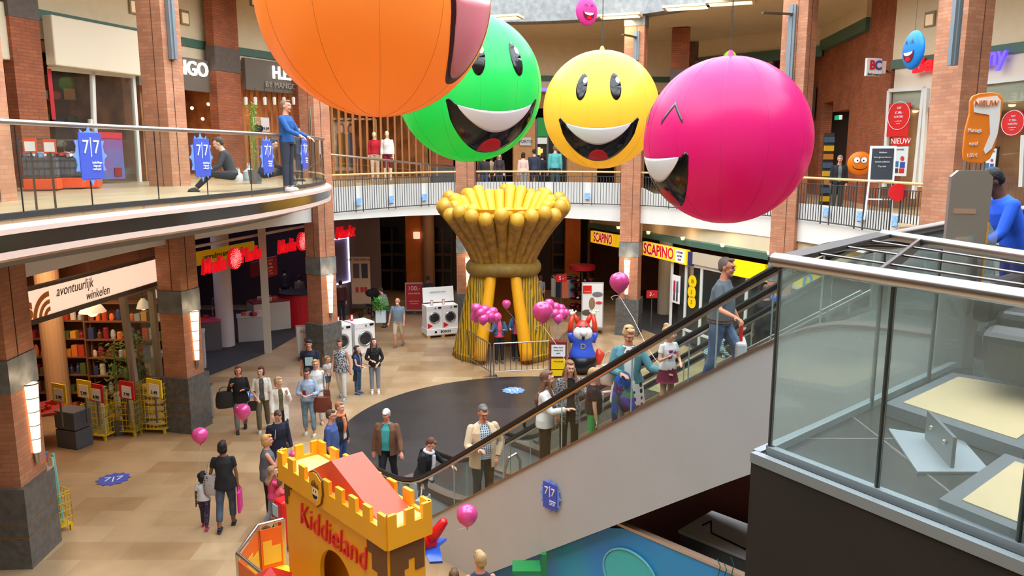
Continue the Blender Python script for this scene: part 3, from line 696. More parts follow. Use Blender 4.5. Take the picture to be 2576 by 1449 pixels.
for dx, cc, hc in ((-.12, (140, 104, 40), (150, 90, 50)), (.32, (96, 96, 104), (120, 70, 50))):
    M = W4.M(c2+W4.n*.03+W4.x*dx*w_)
    MB().extr([(-.2, -h*.42), (.2, -h*.42), (.24, -h*.05), (.2, h*.24), (-.2, h*.24), (-.24, -h*.05)], M, .012).build('printed_coat', mat('print_%d' % cc[0], cc, .7), t)
    MB().ell(M@Vector((0, 0, h*.33)), (.16, .01, .22), 12, 8, M=M.to_3x3()).build('printed_hair', mat('print_h%d' % hc[0], hc, .7), t)
    MB().ell(M@Vector((.02, -.01, h*.33)), (.1, .01, .14), 12, 8, M=M.to_3x3()).build('printed_face', mat('print_skin2', (206, 160, 130), .7), t)
# ---- centre back wall: brown timber portals, dark doors, sign plate
m = MB()
seg_wall('wall_far', (-3.6, 33.4), (7.6, 34.7), 8.6, 9.3, mat('portal_brown', (166, 112, 62), .6, noise=.15), .3)
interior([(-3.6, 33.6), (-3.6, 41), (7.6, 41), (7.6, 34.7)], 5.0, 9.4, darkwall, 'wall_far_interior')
for k, (x0, x1, mt, lab) in enumerate(((1085, 1140, brickd, 'brick pier'), (1200, 1215, brickd, ''), (1290, 1345, 0, ''), (1425, 1500, 0, ''), (1548, 1570, 0, ''))):
    a = W5.at(x0, 400); b = W5.at(x1, 400)
    t = thing('timber_pier', ['brown pier left of the wheat sheaf top on the upper floor', 'narrow brown pier behind the green ball', 'tan timber pier carrying the grey name plate', 'tan timber pier behind the yellow smiley', 'tan pier beside the far brick column'][k], 'column', ((a.x+b.x)/2, (a.y+b.y)/2, 5.1), math.atan2(W5.x.y, W5.x.x))
    wd = (b-a).length
    MB().box((0, 0, 1.75), (wd, .4, 3.5)).build('pier', mt or mat('portal_tan', (196, 140, 84), .6, noise=.15), t)
    if k == 0: MB().box((0, 0, .5), (wd+.03, .43, 1.0)).build('plinth', granite, t)
t = thing('name_plate', 'pale grey name plate ending in RTO on the tan timber pier', 'sign', (0, 0, 0)); o, c2, w_, h = W5.board('plate', 1308, 346, 1336, 366, mat('plate_grey', (200, 200, 194), .5), t, .25, .03)
text('PORTO', W5.M(c2+W5.n*.03), .18, blackm, t)
t = thing('door_sign', 'green lit sign panel high between the timber piers', 'sign', (0, 0, 0)); W5.board('sign_panel', 1352, 296, 1376, 344, mat('sign_green', (20, 130, 50), .5, emit=.2), t, .2, .05); W5.board('sign_foot', 1352, 346, 1376, 362, papyr, t, .2, .05)
t = thing('neon_strip', 'small violet neon strip behind the yellow smiley', 'lamp', (0, 0, 0)); W5.board('strip', 1362, 222, 1376, 230, mat('neon_violet', (110, 100, 255), .4, emit=1.6), t, .3, .06)
t = thing('glass_door', 'dark glazed doors with steel frame in the centre of the far upper wall', 'door', (0, 0, 0)); m = MB()
for x in (1350, 1377, 1402, 1425): bar_px(m, W5, x, 300, x, 444, .08, .08, .1)
bar_px(m, W5, 1350, 300, 1425, 300, .08, .08, .1); m.build('door_frame', steeld, t)
a, b = W5.at(1350, 300, .1), W5.at(1425, 444, .1); MB().add([(a.x, a.y, a.z), (b.x, b.y, a.z), (b.x, b.y, 5.12), (a.x, a.y, 5.12)], [(0, 1, 2, 3)]).build('door_glass', shopglass, t, solid=.01)
for (x, y) in ((1356, 380), (1362, 384), (1220, 390)):
    o = MB().box((0, 0, 0), (.12, .05, .35)).build('door_lamp', mat('warm_lamp', (255, 196, 110), .4, emit=2)); o.location = W5.at(x, y, -1.5); tag(o, 'small warm lamp deep behind the far doors', 'lamp', 'warm lamps behind the far doors')
# ---- passage at the upper right of centre
seg_wall('wall_passage', (7.6, 34.7), (7.6, 45.5), 5.1, 11.4, brickp, .3)
seg_wall('wall_passage', (4, 45), (20, 45), 5.1, 13.2, brickp, .3)
seg_wall('wall_passage', (11.9, 30.5), (13.5, 45), 5.1, 11.4, brickd, .4)
seg_wall('trim_6', (8.0, 34.4), (11.8, 30.6), 10.35, 10.75, greenbeam, .3); seg_wall('wall_passage_top', (8.0, 34.5), (11.9, 30.7), 10.75, 11.5, cream, .3)
pilaster(1683, 1728, Wall((7.4, 31.0), (9.8, 30.4)), 5.1, 11.4, 'orange brown brick pier right of the yellow smiley', (9.3, 9.9))
area_light('passage_skylight', (10, 40, 13), (0, 0, 0), 4, 160, (.75, .85, 1))
t = thing('hanging_lamp', 'dark hanging lamp post with glowing orange lamps in the far passage', 'lamp', pY(1856, 150, 37)); MB().bar((0, 0, 0), (0, 0, 2.2), .12, .12).build('post', blackm, t)
MB().lathe([(.35, .0), (.4, .08), (.12, .2)], (-.35, 0, 1.3), 14).build('lamp_shade', mat('lamp_orange', (255, 180, 70), .4, emit=2), t)
o = MB().box((0, 0, 0), (2.0, .3, .12)).build('blue_pennant', mat('pennant_blue', (60, 150, 190), .5)); o.location = pY(1905, 78, 42); o.rotation_euler = (0, R(14), 0); tag(o, 'blue roof girder seen far down the passage', 'girder')
# ---- right: big brick wall with recessed entrance, exit sign, letters
seg_wall('wall_right', (12.0, 31), (11.75, 28.4), 8.6, 11.5, brickd, .4); seg_wall('wall_right', (11.6, 27.3), (11.0, 23.2), 5.1, 11.5, brickd, .5)
seg_wall('trim_7', (12.0, 31), (11.4, 25.6), 10.55, 10.95, greenbeam, .6, out=.2); seg_wall('wall_right', (12.0, 31), (11.4, 25.6), 10.95, 11.5, cream, .7, out=.2)
seg_wall('wall_right', (11.8, 29.2), (11.6, 27.3), 8.2, 11.5, brickd, .45)
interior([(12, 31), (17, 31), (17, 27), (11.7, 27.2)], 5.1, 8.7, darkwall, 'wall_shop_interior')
Wq = Wall((14.2, 31), (14.0, 26)); area_light('shop_light', (13, 28.5, 8.4), (0, 0, 0), .8, 25, (1, .8, .7)); t = thing('poster', 'dark red lettered poster in the recessed entrance right of the magenta ball', 'poster', (0, 0, 0)); o, c2, w_, h = Wq.board('poster_sheet', 2048, 236, 2100, 305, mat('poster_dark_red', (150, 28, 34), .5), t, 0, .05)  # small lamp here is added to brighten the unlit poster
text('kuijn', Wq.M(c2+Wq.n*.05+Vector((0, 0, .2))), .5, mat('print_pink', (220, 180, 176), .6), t, sx=.8)
t = thing('exit_sign', 'small green and white emergency exit sign on the brick wall', 'sign', (0, 0, 0)); o, c2, w_, h = WR.board('sign_panel', 2102, 291, 2114, 302, mat('exit_green', (30, 160, 110), .5, emit=.6), t, .15, .06); WR.board('white_half', 2113, 290, 2117, 301, mat('exit_white', (230, 240, 235), .5, emit=.4), t, .15, .06)
t = thing('projecting_sign', 'white square projecting sign with red B and blue C on the brick wall', 'sign', (0, 0, 0)); Wp = Wall((10.2, 22.6), (11.2, 22.9))
o, c2, w_, h = Wp.board('sign_box', 2180, 146, 2217, 191, papyr, t, 0, .1, bevel=.01); Wp.board('sign_box_side', 2214, 154, 2226, 185, papyr, t, -.15, .14, bevel=.01)
text('B', Wp.M(c2+Wp.n*.07+Wp.x*-.09+Vector((0, 0, .04))), .34, red, t, bold=.012); text('C', Wp.M(c2+Wp.n*.07+Wp.x*.11+Vector((0, 0, .04))), .34, mat('logo_blue', (60, 80, 170), .5), t, bold=.012); MB().bar(c2+Vector((.1, .1, 0)), c2+Vector((1.0, 1.2, 0)), .05, .05).build('bracket', steeld, t); text('BelCompany', Wp.M(c2+Wp.n*.07+Vector((0, 0, -.2))), .09, blackm, t)
# phone shop front
seg_wall('wall_right', (11.05, 23.1), (13.5, 15.9), 7.95, 9.12, mat('shop_fascia', (226, 212, 190), .6), .22)
t = thing('shop_lettering', 'red and violet lit shop name on the cream fascia at the upper right', 'sign', (0, 0, 0))
P = WB.at(2328, 162, .2); text('Bel', WB.M(P), .6, redlit, t, th=.08, bold=.02, sx=1.1)
vio = mat('violet_lit', (110, 84, 255), .4, emit=.8)
text('Company', WB.M(WB.at(2440, 150, .2)), .64, vio, t, th=.08, bold=.014, sx=.82)
t = thing('shop_window', 'white framed phone shop window left of the right brick column', 'window', (0, 0, 0)); m = MB()
for seg in ((2238, 228, 2224, 470), (2238, 228, 2325, 222), (2325, 222, 2298, 500), (2332, 222, 2316, 470)): bar_px(m, WB, *seg, .1, .1, .05)
m.build('window_frame', winpaint, t); a, b = WB.at(2236, 228, .05), WB.at(2325, 222, .05); MB().add([(a.x, a.y, a.z), (b.x, b.y, a.z), (b.x, b.y, 5.12), (a.x, a.y, 5.12)], [(0, 1, 2, 3)]).build('glass_pane', shopglass, t, solid=.01)
t = thing('shop_window', 'white framed phone shop window right of the right brick column', 'window', (0, 0, 0)); m = MB()
for seg in ((2462, 210, 2450, 420), (2462, 210, 2640, 190), (2576, 340, 2570, 470)): bar_px(m, WB, *seg, .1, .1, .05)
m.build('window_frame', winpaint, t); a, b = WB.at(2462, 210, .05), WB.at(2700, 190, .05); MB().add([(a.x, a.y, a.z), (b.x, b.y, a.z), (b.x, b.y, 5.12), (a.x, a.y, 5.12)], [(0, 1, 2, 3)]).build('glass_pane', shopglass, t, solid=.01)
interior([(11.1, 23.3), (15.5, 25), (18.5, 17), (13.6, 15.8)], 5.1, 8.2, mat('shop_warm_cream', (214, 176, 130), .7, noise=.3, nscale=1.2, col2=(170, 110, 70)), 'wall_shop_interior')
o = MB().prism([(11.1, 23.1), (15.5, 25), (18.5, 17), (13.5, 15.9)], 8.0, 8.1).build('ceiling_shop', cream); struct(o)
area_light('shop_light', (13.6, 20.8, 7.9), (0, 0, 0), 2.5, 110, (1, .86, .66))
for px, py in ((2306, 245), (2550, 226), (2440, 250)):
    P = WB.at(px, py, -1.0); P.z = 7.95; o = MB().lathe([(.09, 0), (.07, -.05), (.03, -.06)], seg=12).build('ceiling_spotlight', mat('spot_warm', (255, 220, 170), .4, emit=3)); o.location = P; tag(o, 'round glowing ceiling spotlight inside the phone shop', 'lamp', 'spotlights in the phone shop')
def red_poster(x0, y0, x1, y1, cx, cy, lab, rnd, out=.12, tel=1):
    t = thing('poster', lab, 'poster', (0, 0, 0)); o, c2, w_, h = WB.board('poster_sheet', x0, y0, x1, y1, mat('promo_red', (216, 28, 26), .5), t, out, .02) if not rnd else (None, WB.at((x0+x1)/2, (y0+y1)/2, out), 0, 0)
    Pc = WB.at(cx, cy, out+.02); r = abs(WB.at(cx, y0, 0).z-WB.at(cx, y1, 0).z)/2 if rnd else .42
    M = WB.M(Pc)
    if rnd: MB().extr([(r*math.cos(2*PI*k/40), r*math.sin(2*PI*k/40)) for k in range(40)], M, .02).build('poster_disc', mat('promo_red', (216, 28, 26), .5), t)
    pw = mat('print_white', (235, 240, 250), .6)
    MB().tube([M@Vector((r*.93*math.cos(2*PI*k/40), -.02, r*.93*math.sin(2*PI*k/40))) for k in range(40)], .008, 4, closed=True).build('ring', pw, t)
    for body, dz, sz in (('TOT', .5, .22), ('€ 240,-', .2, .24), ('KORTING', -.08, .2), ('op mobiel, tablet', -.36, .1), ('en laptop', -.52, .1)):
        text(body, M@Matrix.Translation((0, -.02, dz*r)), sz*r*2*.5+.0, pw, t, sx=.9)
red_poster(2237, 262, 2291, 344, 2262, 291, 'square red discount poster with white ring in the phone shop window', False)
red_poster(2524, 276, 2580, 342, 2549, 309, 'round red discount sticker at the right picture edge', True)
t = thing('poster', 'red NIEUW banner below the red discount poster', 'poster', (0, 0, 0)); o, c2, w_, h = WB.board('poster_sheet', 2246, 345, 2290, 367, mat('promo_red', (216, 28, 26), .5), t, .12, .02); text('NIEUW', WB.M(c2+WB.n*.02), .22, papyr, t)
def phone_poster(x0, y0, x1, y1, lab, frame_=False):
    t = thing('poster', lab, 'poster', (0, 0, 0))
    if frame_: WB.board('poster_frame', x0-6, y0-5, x1+6, y1+6, blackm, t, .1, .03)
    o, c2, w_, h = WB.board('poster_sheet', x0, y0, x1, y1, mat('poster_pale', (220, 228, 226), .5), t, .14, .02); M = WB.M(c2+WB.n*.015)
    for nm, cx, cz, a, b, col in (('print_blue', .25, -.12, .28, .2, (50, 80, 160)), ('print_red', .22, -.32, .3, .16, (200, 40, 40)), ('print_phone', -.14, -.1, .3, .2, (60, 110, 160)), ('print_phone_dark', -.14, -.32, .3, .16, (60, 56, 50))):
        MB().extr([((cx-a/2)*w_, (cz-b/2)*h), ((cx+a/2)*w_, (cz-b/2)*h), ((cx+a/2)*w_, (cz+b/2)*h), ((cx-a/2)*w_, (cz+b/2)*h)], M, .01).build(nm, mat(nm, col, .6), t)
    MB().ell(M@Vector((.22*w_, -.01, .1*h)), (.11*w_, .006, .11*w_), 14, 6, M=M.to_3x3()).build('print_red_dot', mat('print_red_dot', (196, 60, 60), .6), t)
    text('met HAND-MODEL', M@Matrix.Translation((0, -.01, .4*h)), .07*h, mat('print_grey', (110, 120, 150), .6), t, sx=.7)
phone_poster(2243, 369, 2286, 442, 'pale phone advert poster under the red NIEUW banner')
phone_poster(2478, 374, 2508, 446, 'black framed phone advert poster beside the orange massage sign', True)
# ================================================================ ground floor shops
WA = Wall((-9.0, 14.2), (-8.6, 19.4)); WM = Wall((-9.35, 22.0), (-7.7, 29.2)); WF = Wall((-8, 38), (6, 38)); WS = Wall((4.6, 31.2), (6.35, 26.6)); WS1 = Wall((3.4, 33.8), (4.6, 31.2)); WS2 = Wall((6.35, 26.6), (9.3, 20.2))
peach = mat('lit_sign_peach', (255, 224, 198), .4, emit=.72)
t = thing('shop_sign', 'long lit peach sign with brown handwriting over the basket shop', 'sign', (0, 0, 0))
a, b = WA.at(40, 740), WA.at(399, 656); WAc = (a+b)/2; wd = (b-a).length; M = WA.M(WAc); zc = 3.93
M = WA.M(Vector((WAc.x, WAc.y, zc)))
MB().extr([(-wd/2, -.27), (wd/2, -.27), (wd/2, .27), (-wd/2, .27)], M@Matrix.Translation((0, -.05, 0)), .1).build('light_box', peach, t)
m = MB(); m.extr([(-wd/2, .27), (wd/2, .27), (wd/2, .33), (-wd/2, .33)], M@Matrix.Translation((0, -.06, 0)), .14); m.extr([(-wd/2, -.37), (wd/2, -.37), (wd/2, -.27), (-wd/2, -.27)], M@Matrix.Translation((0, -.06, 0)), .14); m.build('sign_frame', mat('frame_brown', (84, 64, 52), .5), t)
ink = mat('ink_brown', (104, 70, 52), .6)
def tpx(Wn, px, py, out=.12): return Wn.M(Wn.at(px, py, out))
P1 = WA.at(190, 737, .12); P1.z = 4.05; P2 = WA.at(246, 735, .12); P2.z = 3.8; text('avontuurlijk', WA.M(P1), .29, ink, t, shear=.3, sx=.85, th=.005); text('winkelen', WA.M(P2), .27, ink, t, shear=.3, sx=.85, th=.005)
logo = mat('logo_orange', (232, 140, 40), .5); M = tpx(WA, 126, 768)
for r0, r1 in ((.12, .2), (.26, .34), (.4, .5)):
    pts = [(-r1*math.cos(PI/2*k/10), -.22+r1*math.sin(PI/2*k/10)) for k in range(11)]+[(-r0*math.cos(PI/2*k/10), -.22+r0*math.sin(PI/2*k/10)) for k in range(10, -1, -1)]
    MB().extr(pts, M, .006).build('logo_arc', logo, t)
text('s', tpx(WA, 70, 778), .62, logo, t, bold=.03, th=.006)
# interior
warmw = mat('warm_beige_wall', (190, 150, 110), .8)
for nm, a, b in (('wall_shop_interior', (-13.2, 12), (-13.2, 20.6)), ('wall_shop_interior', (-13.2, 20.6), (-8.7, 20.2)), ('wall_shop_interior', (-14, 11.8), (-9.4, 12.3))):
    o = MB().bar((*a, 2.3), (*b, 2.3), .12, 4.55).build(nm, warmw if 0 else brownwall); struct(o)
area_light('shop_light', (-10.9, 17.6, 4.4), (0, 0, 0), 2.2, 120, (1, .68, .42))
o = MB().lathe([(.28, 0), (.28, 4.55)], (0, 0, 0), 20).build('pillar', mat('pillar_cream', (216, 172, 128), .6)); o.location = (*pY(138, 900, 19.4).xy, 0); tag(o, 'smooth cream round pillar inside the basket shop', 'column')
# shelf walls inside the basket shop with goods
for k, (x0, y0) in enumerate(((-12.75, 17.2), (-12.0, 19.75), (-9.9, 19.65))):
    P = Vector((x0, y0, 0)); rz = PI/2 if k == 0 else 0; shelf_unit('brown wooden shelf unit inside the basket shop, '+['on the left side wall', 'on the back wall behind the round pillar', 'on the back wall beside the plants'][k], P, rz, 2.2, 2.9, .4, 6, 6, mat('shelf_wood', (120, 78, 48), .7))
    goods('small packet on the shelves of the basket shop', 'goods on the basket shop shelves', 'goods', (x0, y0, 0), rz, 2.1, 2.9, .4, 6, 12, ('box', 'box', 'tin', 'bag', 'bottle'), 10+k)
# display window with plants at the right of that shop
t = thing('shop_window', 'tall framed display window with green plants right of the basket shop', 'window', (0, 0, 0)); m = MB()
WAr = Wall((-8.95, 17.2), (-8.65, 19.6))
for seg in ((308, 742, 338, 960), (380, 728, 402, 960), (308, 742, 396, 716)): bar_px(m, WAr, *seg, .14, .12, .0)
m.build('window_frame', mat('frame_grey_brown', (150, 138, 120), .5), t); a, b = WAr.at(312, 742), WAr.at(384, 728); MB().add([(a.x, a.y, a.z), (b.x, b.y, a.z), (b.x, b.y, .1), (a.x, a.y, .1)], [(0, 1, 2, 3)]).build('glass_pane', shopglass, t, solid=.01)
rr = random.Random(5)
for k, px in enumerate((336, 352, 372)):
    P = Vector((-9.5, 17.9+k*.6, 0)); t = thing('potted_plant', 'tall leafy green plant in the display window, '+['left', 'middle', 'right'][k]+' of three', 'plant', P)
    MB().lathe([(.16, 0), (.2, .4)], seg=12).build('pot', mat('pot_grey', (90, 90, 92)), t); m = MB()
    for q in range(260):
        a = rr.uniform(0, 2*PI); z = rr.uniform(.5, 2.3); r = rr.uniform(.02, .3); c2 = Vector((r*math.cos(a), r*math.sin(a), z)); d = Vector((math.cos(a), math.sin(a), rr.uniform(-.6, .5)))*.14; sd = d.cross(Vector((0, 0, 1))).normalized()*.03
        m.add([c2, c2+d*.5+sd, c2+d, c2+d*.5-sd], [(0, 1, 2, 3)])
    m.build('foliage', mat('leaf_dark', (96, 120, 52), .6), t); MB().tube([(0, 0, .3), (.03, 0, 2.2)], .02, 6).build('stem', mat('stem_green', (110, 140, 60)), t)
def pendant(P, r, lab, hgt=.25):
    t = thing('pendant_lamp', lab, 'lamp', P); MB().lathe([(r, 0), (r*.7, hgt*.6), (r*.25, hgt)], seg=20).build('lamp_shade', mat('shade_white', (240, 226, 205), .5, emit=.25), t, smooth=True)
    MB().ell((0, 0, .02), r*.45, 12, 6).build('bulb', mat('bulb_warm', (255, 205, 140), .4, emit=3), t); MB().tube([(0, 0, hgt), (0, 0, 4.55-P[2])], .008, 5).build('cord', blackm, t)
pendant(pY(233, 785, 18.0), .3, 'wide white pendant lamp glowing below the lit peach sign'); pendant(pY(361, 775, 19.2), .17, 'small lit bell pendant lamp in the plant window', .25); pendant(pY(391, 748, 19.0), .1, 'smallest lit pendant lamp beside the column', .2)
# wire baskets with goods
wirey = mat('wire_yellow', (228, 190, 30), .45)
def wire_basket(P, rz, w_, d, h, lab, grid=.09, legs=.12):
    t = thing('wire_basket', lab, 'basket', P, rz); m = MB(); z0 = legs
    for z in [z0+k*grid*1.6 for k in range(int((h-z0)/(grid*1.6))+1)]+[h]:
        for s1 in (-1, 1): m.bar((-w_/2, s1*d/2, z), (w_/2, s1*d/2, z), .012, .012); m.bar((s1*w_/2, -d/2, z), (s1*w_/2, d/2, z), .012, .012)
    n = int(w_/grid)
    for k in range(n+1):
        x = -w_/2+w_*k/n
        for s1 in (-1, 1): m.bar((x, s1*d/2, z0), (x, s1*d/2, h), .009, .009)
    n = int(d/grid)
    for k in range(n+1):
        y = -d/2+d*k/n
        for s1 in (-1, 1): m.bar((s1*w_/2, y, z0), (s1*w_/2, y, h), .009, .009)
    m.build('wire_frame', wirey, t); MB().box((0, 0, z0), (w_, d, .02)).build('basket_floor', wirey, t)
    for sx in (-1, 1):
        for sy in (-1, 1): MB().box((sx*w_/2*.9, sy*d/2*.9, z0/2), (.05, .05, z0)).build('foot', wirey, t)
    return t
def price_sign(P, rz, col, lab, body='7.99', hgt=1.0):
    t = thing('price_sign', lab, 'sign', P, rz); MB().box((0, 0, hgt*.75), (.03, .03, hgt*.5)).build('sign_pole', steeld, t)
    MB().box((0, 0, hgt+.2), (.46, .03, .42)).build('sign_card', mat('card_%d' % col[0], col, .5), t); MB().box((0, -.02, hgt+.16), (.3, .01, .28)).build('price_paper', papyr, t)
    text(body, Matrix.Translation((0, -.03, hgt+.1)), .12, blackm, t); return t
RZ = R(-52)
B1 = pz(243, 1108, 0); B2 = pz(315, 1098, 0); B3 = pz(386, 1092, 0)
B1 += Vector((0, .25, 0)); B2 += Vector((0, .25, 0)); B3 += Vector((0, .28, 0))
wire_basket(B1, R(-12), .62, .5, .85, 'yellow wire basket of thin garden canes and foil rolls, leftmost of three in a row')
wire_basket(B2, R(-8), .62, .5, .85, 'yellow wire basket of cream rolls, middle of three in a row')
wire_basket(B3, R(-5), .66, .55, 1.25, 'tallest yellow wire basket, rightmost of three in a row beside the dark column base')
rr = random.Random(9)
def rolls(n, P, w_, d, h, cols, lab, grp, r=.035, lean=.12, nm='wrapping_roll'):
    for k in range(n):
        col = rr.choice(cols); x = rr.uniform(-w_/2, w_/2)*.8; y = rr.uniform(-d/2, d/2)*.8; hh = h*rr.uniform(.8, 1.05)
        o = MB().tube([(0, 0, 0), (rr.uniform(-lean, lean)*.5, rr.uniform(-lean, lean)*.5, hh)], r*rr.uniform(.7, 1.1), 8).build(nm, mat('roll_%d_%d' % (col[0], col[2]), col, .5)); o.location = P+Vector((x, y, .14)); tag(o, lab, 'roll', grp)
rolls(16, B1, .55, .45, 1.05, [(200, 210, 200), (160, 180, 190), (220, 230, 80), (180, 190, 160)], 'thin roll standing in the leftmost yellow wire basket', 'rolls in the left basket', .03)
rolls(14, B2, .55, .45, .95, [(214, 200, 160), (224, 212, 180), (196, 180, 130)], 'cream roll standing in the middle yellow wire basket', 'rolls in the middle basket', .045)
for k in range(6):
    o = MB().ell((0, 0, .1), (.3, .24, .1), 14, 8).build('sack', mat('sack_cream', (222, 200, 150), .7, noise=.2)); o.location = B3+Vector((0, 0, .13+.18*k)); tag(o, 'cream sack lying in the tallest yellow basket', 'sack', 'sacks in the tall basket')
Bn = pz(150, 1352, 0)+Vector((-.22, .2, 0)); wire_basket(Bn, R(60), .5, .4, .75, 'yellow wire basket of coloured wrapping rolls beside the left foreground column')
rolls(16, Bn, .36, .36, 1.25, [(120, 200, 200), (90, 190, 120), (190, 220, 120), (200, 180, 140), (220, 60, 70), (80, 120, 200), (230, 220, 190)], 'tall coloured wrapping roll in the basket beside the left foreground column', 'wrapping rolls in the near basket', .035, .1)
for px, py, col, lab, body, h in ((228, 985, (206, 34, 40), 'red price card above the leftmost yellow basket', '4.99', 1.15), (306, 978, (206, 34, 40), 'red price card above the middle yellow basket', '7.99', 1.15), (376, 973, (240, 206, 30), 'yellow price card on the tallest yellow basket', '3.49', 1.25),
                        (133, 985, (236, 200, 40), 'yellow price card left of the red one, at the back', '2.99', 1.2), (197, 975, (236, 200, 40), 'yellow price card second from the left at the back', '5.99', 1.2)):
    P = pz(px, py+12, h+.2); P.z = 0; P += Vector((0, .25, 0)); price_sign(P, R(-25), col, lab, body, h)
P = pz(130, 1120, 0); t = thing('display_table', 'low red display table with small goods beside the grey crates', 'table', P+Vector((-.2, .2, 0)), R(-60))
MB().box((0, 0, .82), (1.1, .8, .06)).build('table_top', mat('table_red', (150, 40, 30), .6), t)
for sx in (-1, 1):
    for sy in (-1, 1): MB().box((sx*.5, sy*.35, .4), (.05, .05, .8)).build('leg', steeld, t)
for k in range(12):
    o = MB().box((0, 0, .04), (.12, .1, .08)).build('goods_box', mat('goods_red', (180, 50, 40), .5)); o.location = P+Vector((-.2+rr.uniform(-.3, .3), .2+rr.uniform(-.3, .3), .85)); tag(o, 'small red packet on the low red display table', 'goods', 'packets on the red table')
for k in range(2):
    o = MB().box((0, 0, .22), (.62, .46, .43)).build('storage_crate', mat('crate_grey', (86, 90, 98), .6), bevel=.02); o.location = pz(186, 1130, 0)+Vector((-.1, .25, .45*k)); o.rotation_euler = (0, 0, R(-20)); tag(o, 'dark grey storage crate beside the red table, '+('on the floor' if k == 0 else 'stacked on the lower one'), 'crate')
P = pz(165, 1095, 0); o = MB().box((0, 0, .3), (.45, .4, .6)).build('goods_box', mat('bin_orange', (214, 92, 34), .6)); o.location = pz(140, 1085, 0)+Vector((-.9, .3, 0)); tag(o, 'orange carton under the red display table', 'box')
# litter bin by the left column
P = pz(505, 1062, 0); t = thing('litter_bin', 'slim grey steel litter bin beside the left dark column base', 'bin', P+Vector((0, .25, 0)), R(-15))
MB().prism([(-.2, -.14), (.2, -.14), (.2, .14), (-.2, .14)], .04, .85).build('bin_body', mat('bin_grey', (132, 136, 138), .4, .3), t, bevel=.03); MB().box((0, 0, .9), (.42, .3, .05)).build('bin_lid', mat('bin_lid', (70, 90, 92), .4), t); MB().box((0, 0, .02), (.34, .24, .04)).build('bin_foot', blackm, t)
# ---------------------------------------------------------------- red electronics shop
t = thing('shop_gantry', 'white post and cross beams carrying the red letters', 'frame', (0, 0, 0)); m = MB()
a = pz(675, 887, 0); m.box((a.x, a.y, 2.3), (.22, .22, 4.6), R(10)); m.build('post', mat('post_white', (206, 196, 180), .5), t); m = MB()
for zz in (4.0, 4.25): m.bar(Vector((*WM.a.xy, zz))+WM.n*-.1, Vector((*WM.b.xy, zz))+WM.n*-.1, .08, .08)
m.build('cross_beam', mat('post_white', (206, 196, 180), .5), t)
def letters(body, px, py, size, lab, sx=1.0, Wn=WM, out=.15):
    t = thing('shop_lettering', lab, 'sign', (0, 0, 0)); P = Wn.at(px, py, out); text(body, Wn.M(P), size, redlit, t, th=.1, bold=.002, shear=.25, sx=sx*.8); return t, P
def swirl(t, P, r, Wn):
    M = Wn.M(P); MB().extr([(r*math.cos(2*PI*k/32), r*math.sin(2*PI*k/32)) for k in range(32)], M, .1).build('swirl_disc', redlit, t); m = MB()
    for k in range(14):
        pts = []
        for q in range(7):
            rr_ = r*(.12+.8*q/6); a = 2*PI*k/14+q*.22; pts.append(M@Vector((rr_*math.cos(a), -.056, rr_*math.sin(a))))
        m.tube(pts, .014, 4)
    m.build('swirl_line', mat('swirl_pale', (255, 170, 170), .4, emit=.5), t)
t, P = letters('Media', 537, 668, .68, 'red lit letters Media Markt with swirl over the left electronics entrance', .92); swirl(t, WM.at(590, 650, .15), .34, WM)
text('Markt', WM.M(WM.at(631, 640, .15)), .68, redlit, t, th=.1, shear=.25, sx=.74)
t, P = letters('Media', 721, 620, .68, 'second red lit word Media with swirl left of the third column', .95); swirl(t, WM.at(760, 607, .15), .34, WM)
WM3 = Wall((-7.7, 29.2), (-6.3, 33.5)); letters('Markt', 868, 585, .7, 'red lit letters cut off by the third column at the far left corridor', 1.1, WM3)
t = thing('banner', 'yellow banner with black writing hanging behind the red letters', 'banner', (0, 0, 0)); Wy = Wall((-10.4, 22), (-8.9, 28)); o, c2, w_, h = Wy.board('banner_sheet', 482, 636, 640, 672, mat('banner_yellow', (214, 178, 10), .5, emit=.12), t, 0, .04); text('omruilgarantie op alles', Wy.M(c2+Wy.n*.03), .26, blackm, t)
t = thing('hanging_sign', 'dark red sign Elke zondag open on the white post', 'sign', (0, 0, 0)); o, c2, w_, h = WM.board('sign_panel', 659, 652, 695, 702, mat('sign_dark_red', (150, 18, 28), .5), t, .15, .05); M = WM.M(c2+WM.n*.03)
for k, (s_, z_) in enumerate((('Media Markt', .32), ('Elke', .16), ('zondag', 0), ('open', -.15), ('van 12.00', -.3))): text(s_, M@Matrix.Translation((0, 0, z_*h*1.1)), h*(.1 if k in (0, 4) else .17), mat('sign_pink', (240, 150, 140), .5), t)
t = thing('hanging_sign', 'dimmer dark red sign hanging deeper left of the white post', 'sign', (0, 0, 0)); Wd = Wall((-10.8, 23), (-9.4, 29)); Wd.board('sign_panel', 628, 662, 655, 700, mat('sign_dim_red', (110, 14, 24), .5), t, 0, .05)
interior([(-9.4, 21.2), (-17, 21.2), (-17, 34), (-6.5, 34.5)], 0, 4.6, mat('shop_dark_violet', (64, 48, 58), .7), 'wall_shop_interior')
area_light('shop_light', (-12, 25, 4.4), (0, 0, 0), 2.5, 26, (.9, .8, 1)); area_light('shop_light', (-9.5, 31, 4.3), (0, 0, 0), 1.5, 30, (.75, .65, 1))
for P, r, lab in ((pz(590, 880, 0)+Vector((-.5, .6, 0)), .3, 'white round pillar inside the electronics shop'),):
    o = MB().lathe([(r, 0), (r, 4.55)], seg=24).build('pillar', mat('pillar_white', (216, 206, 206), .5)); o.location = P; tag(o, lab, 'column')
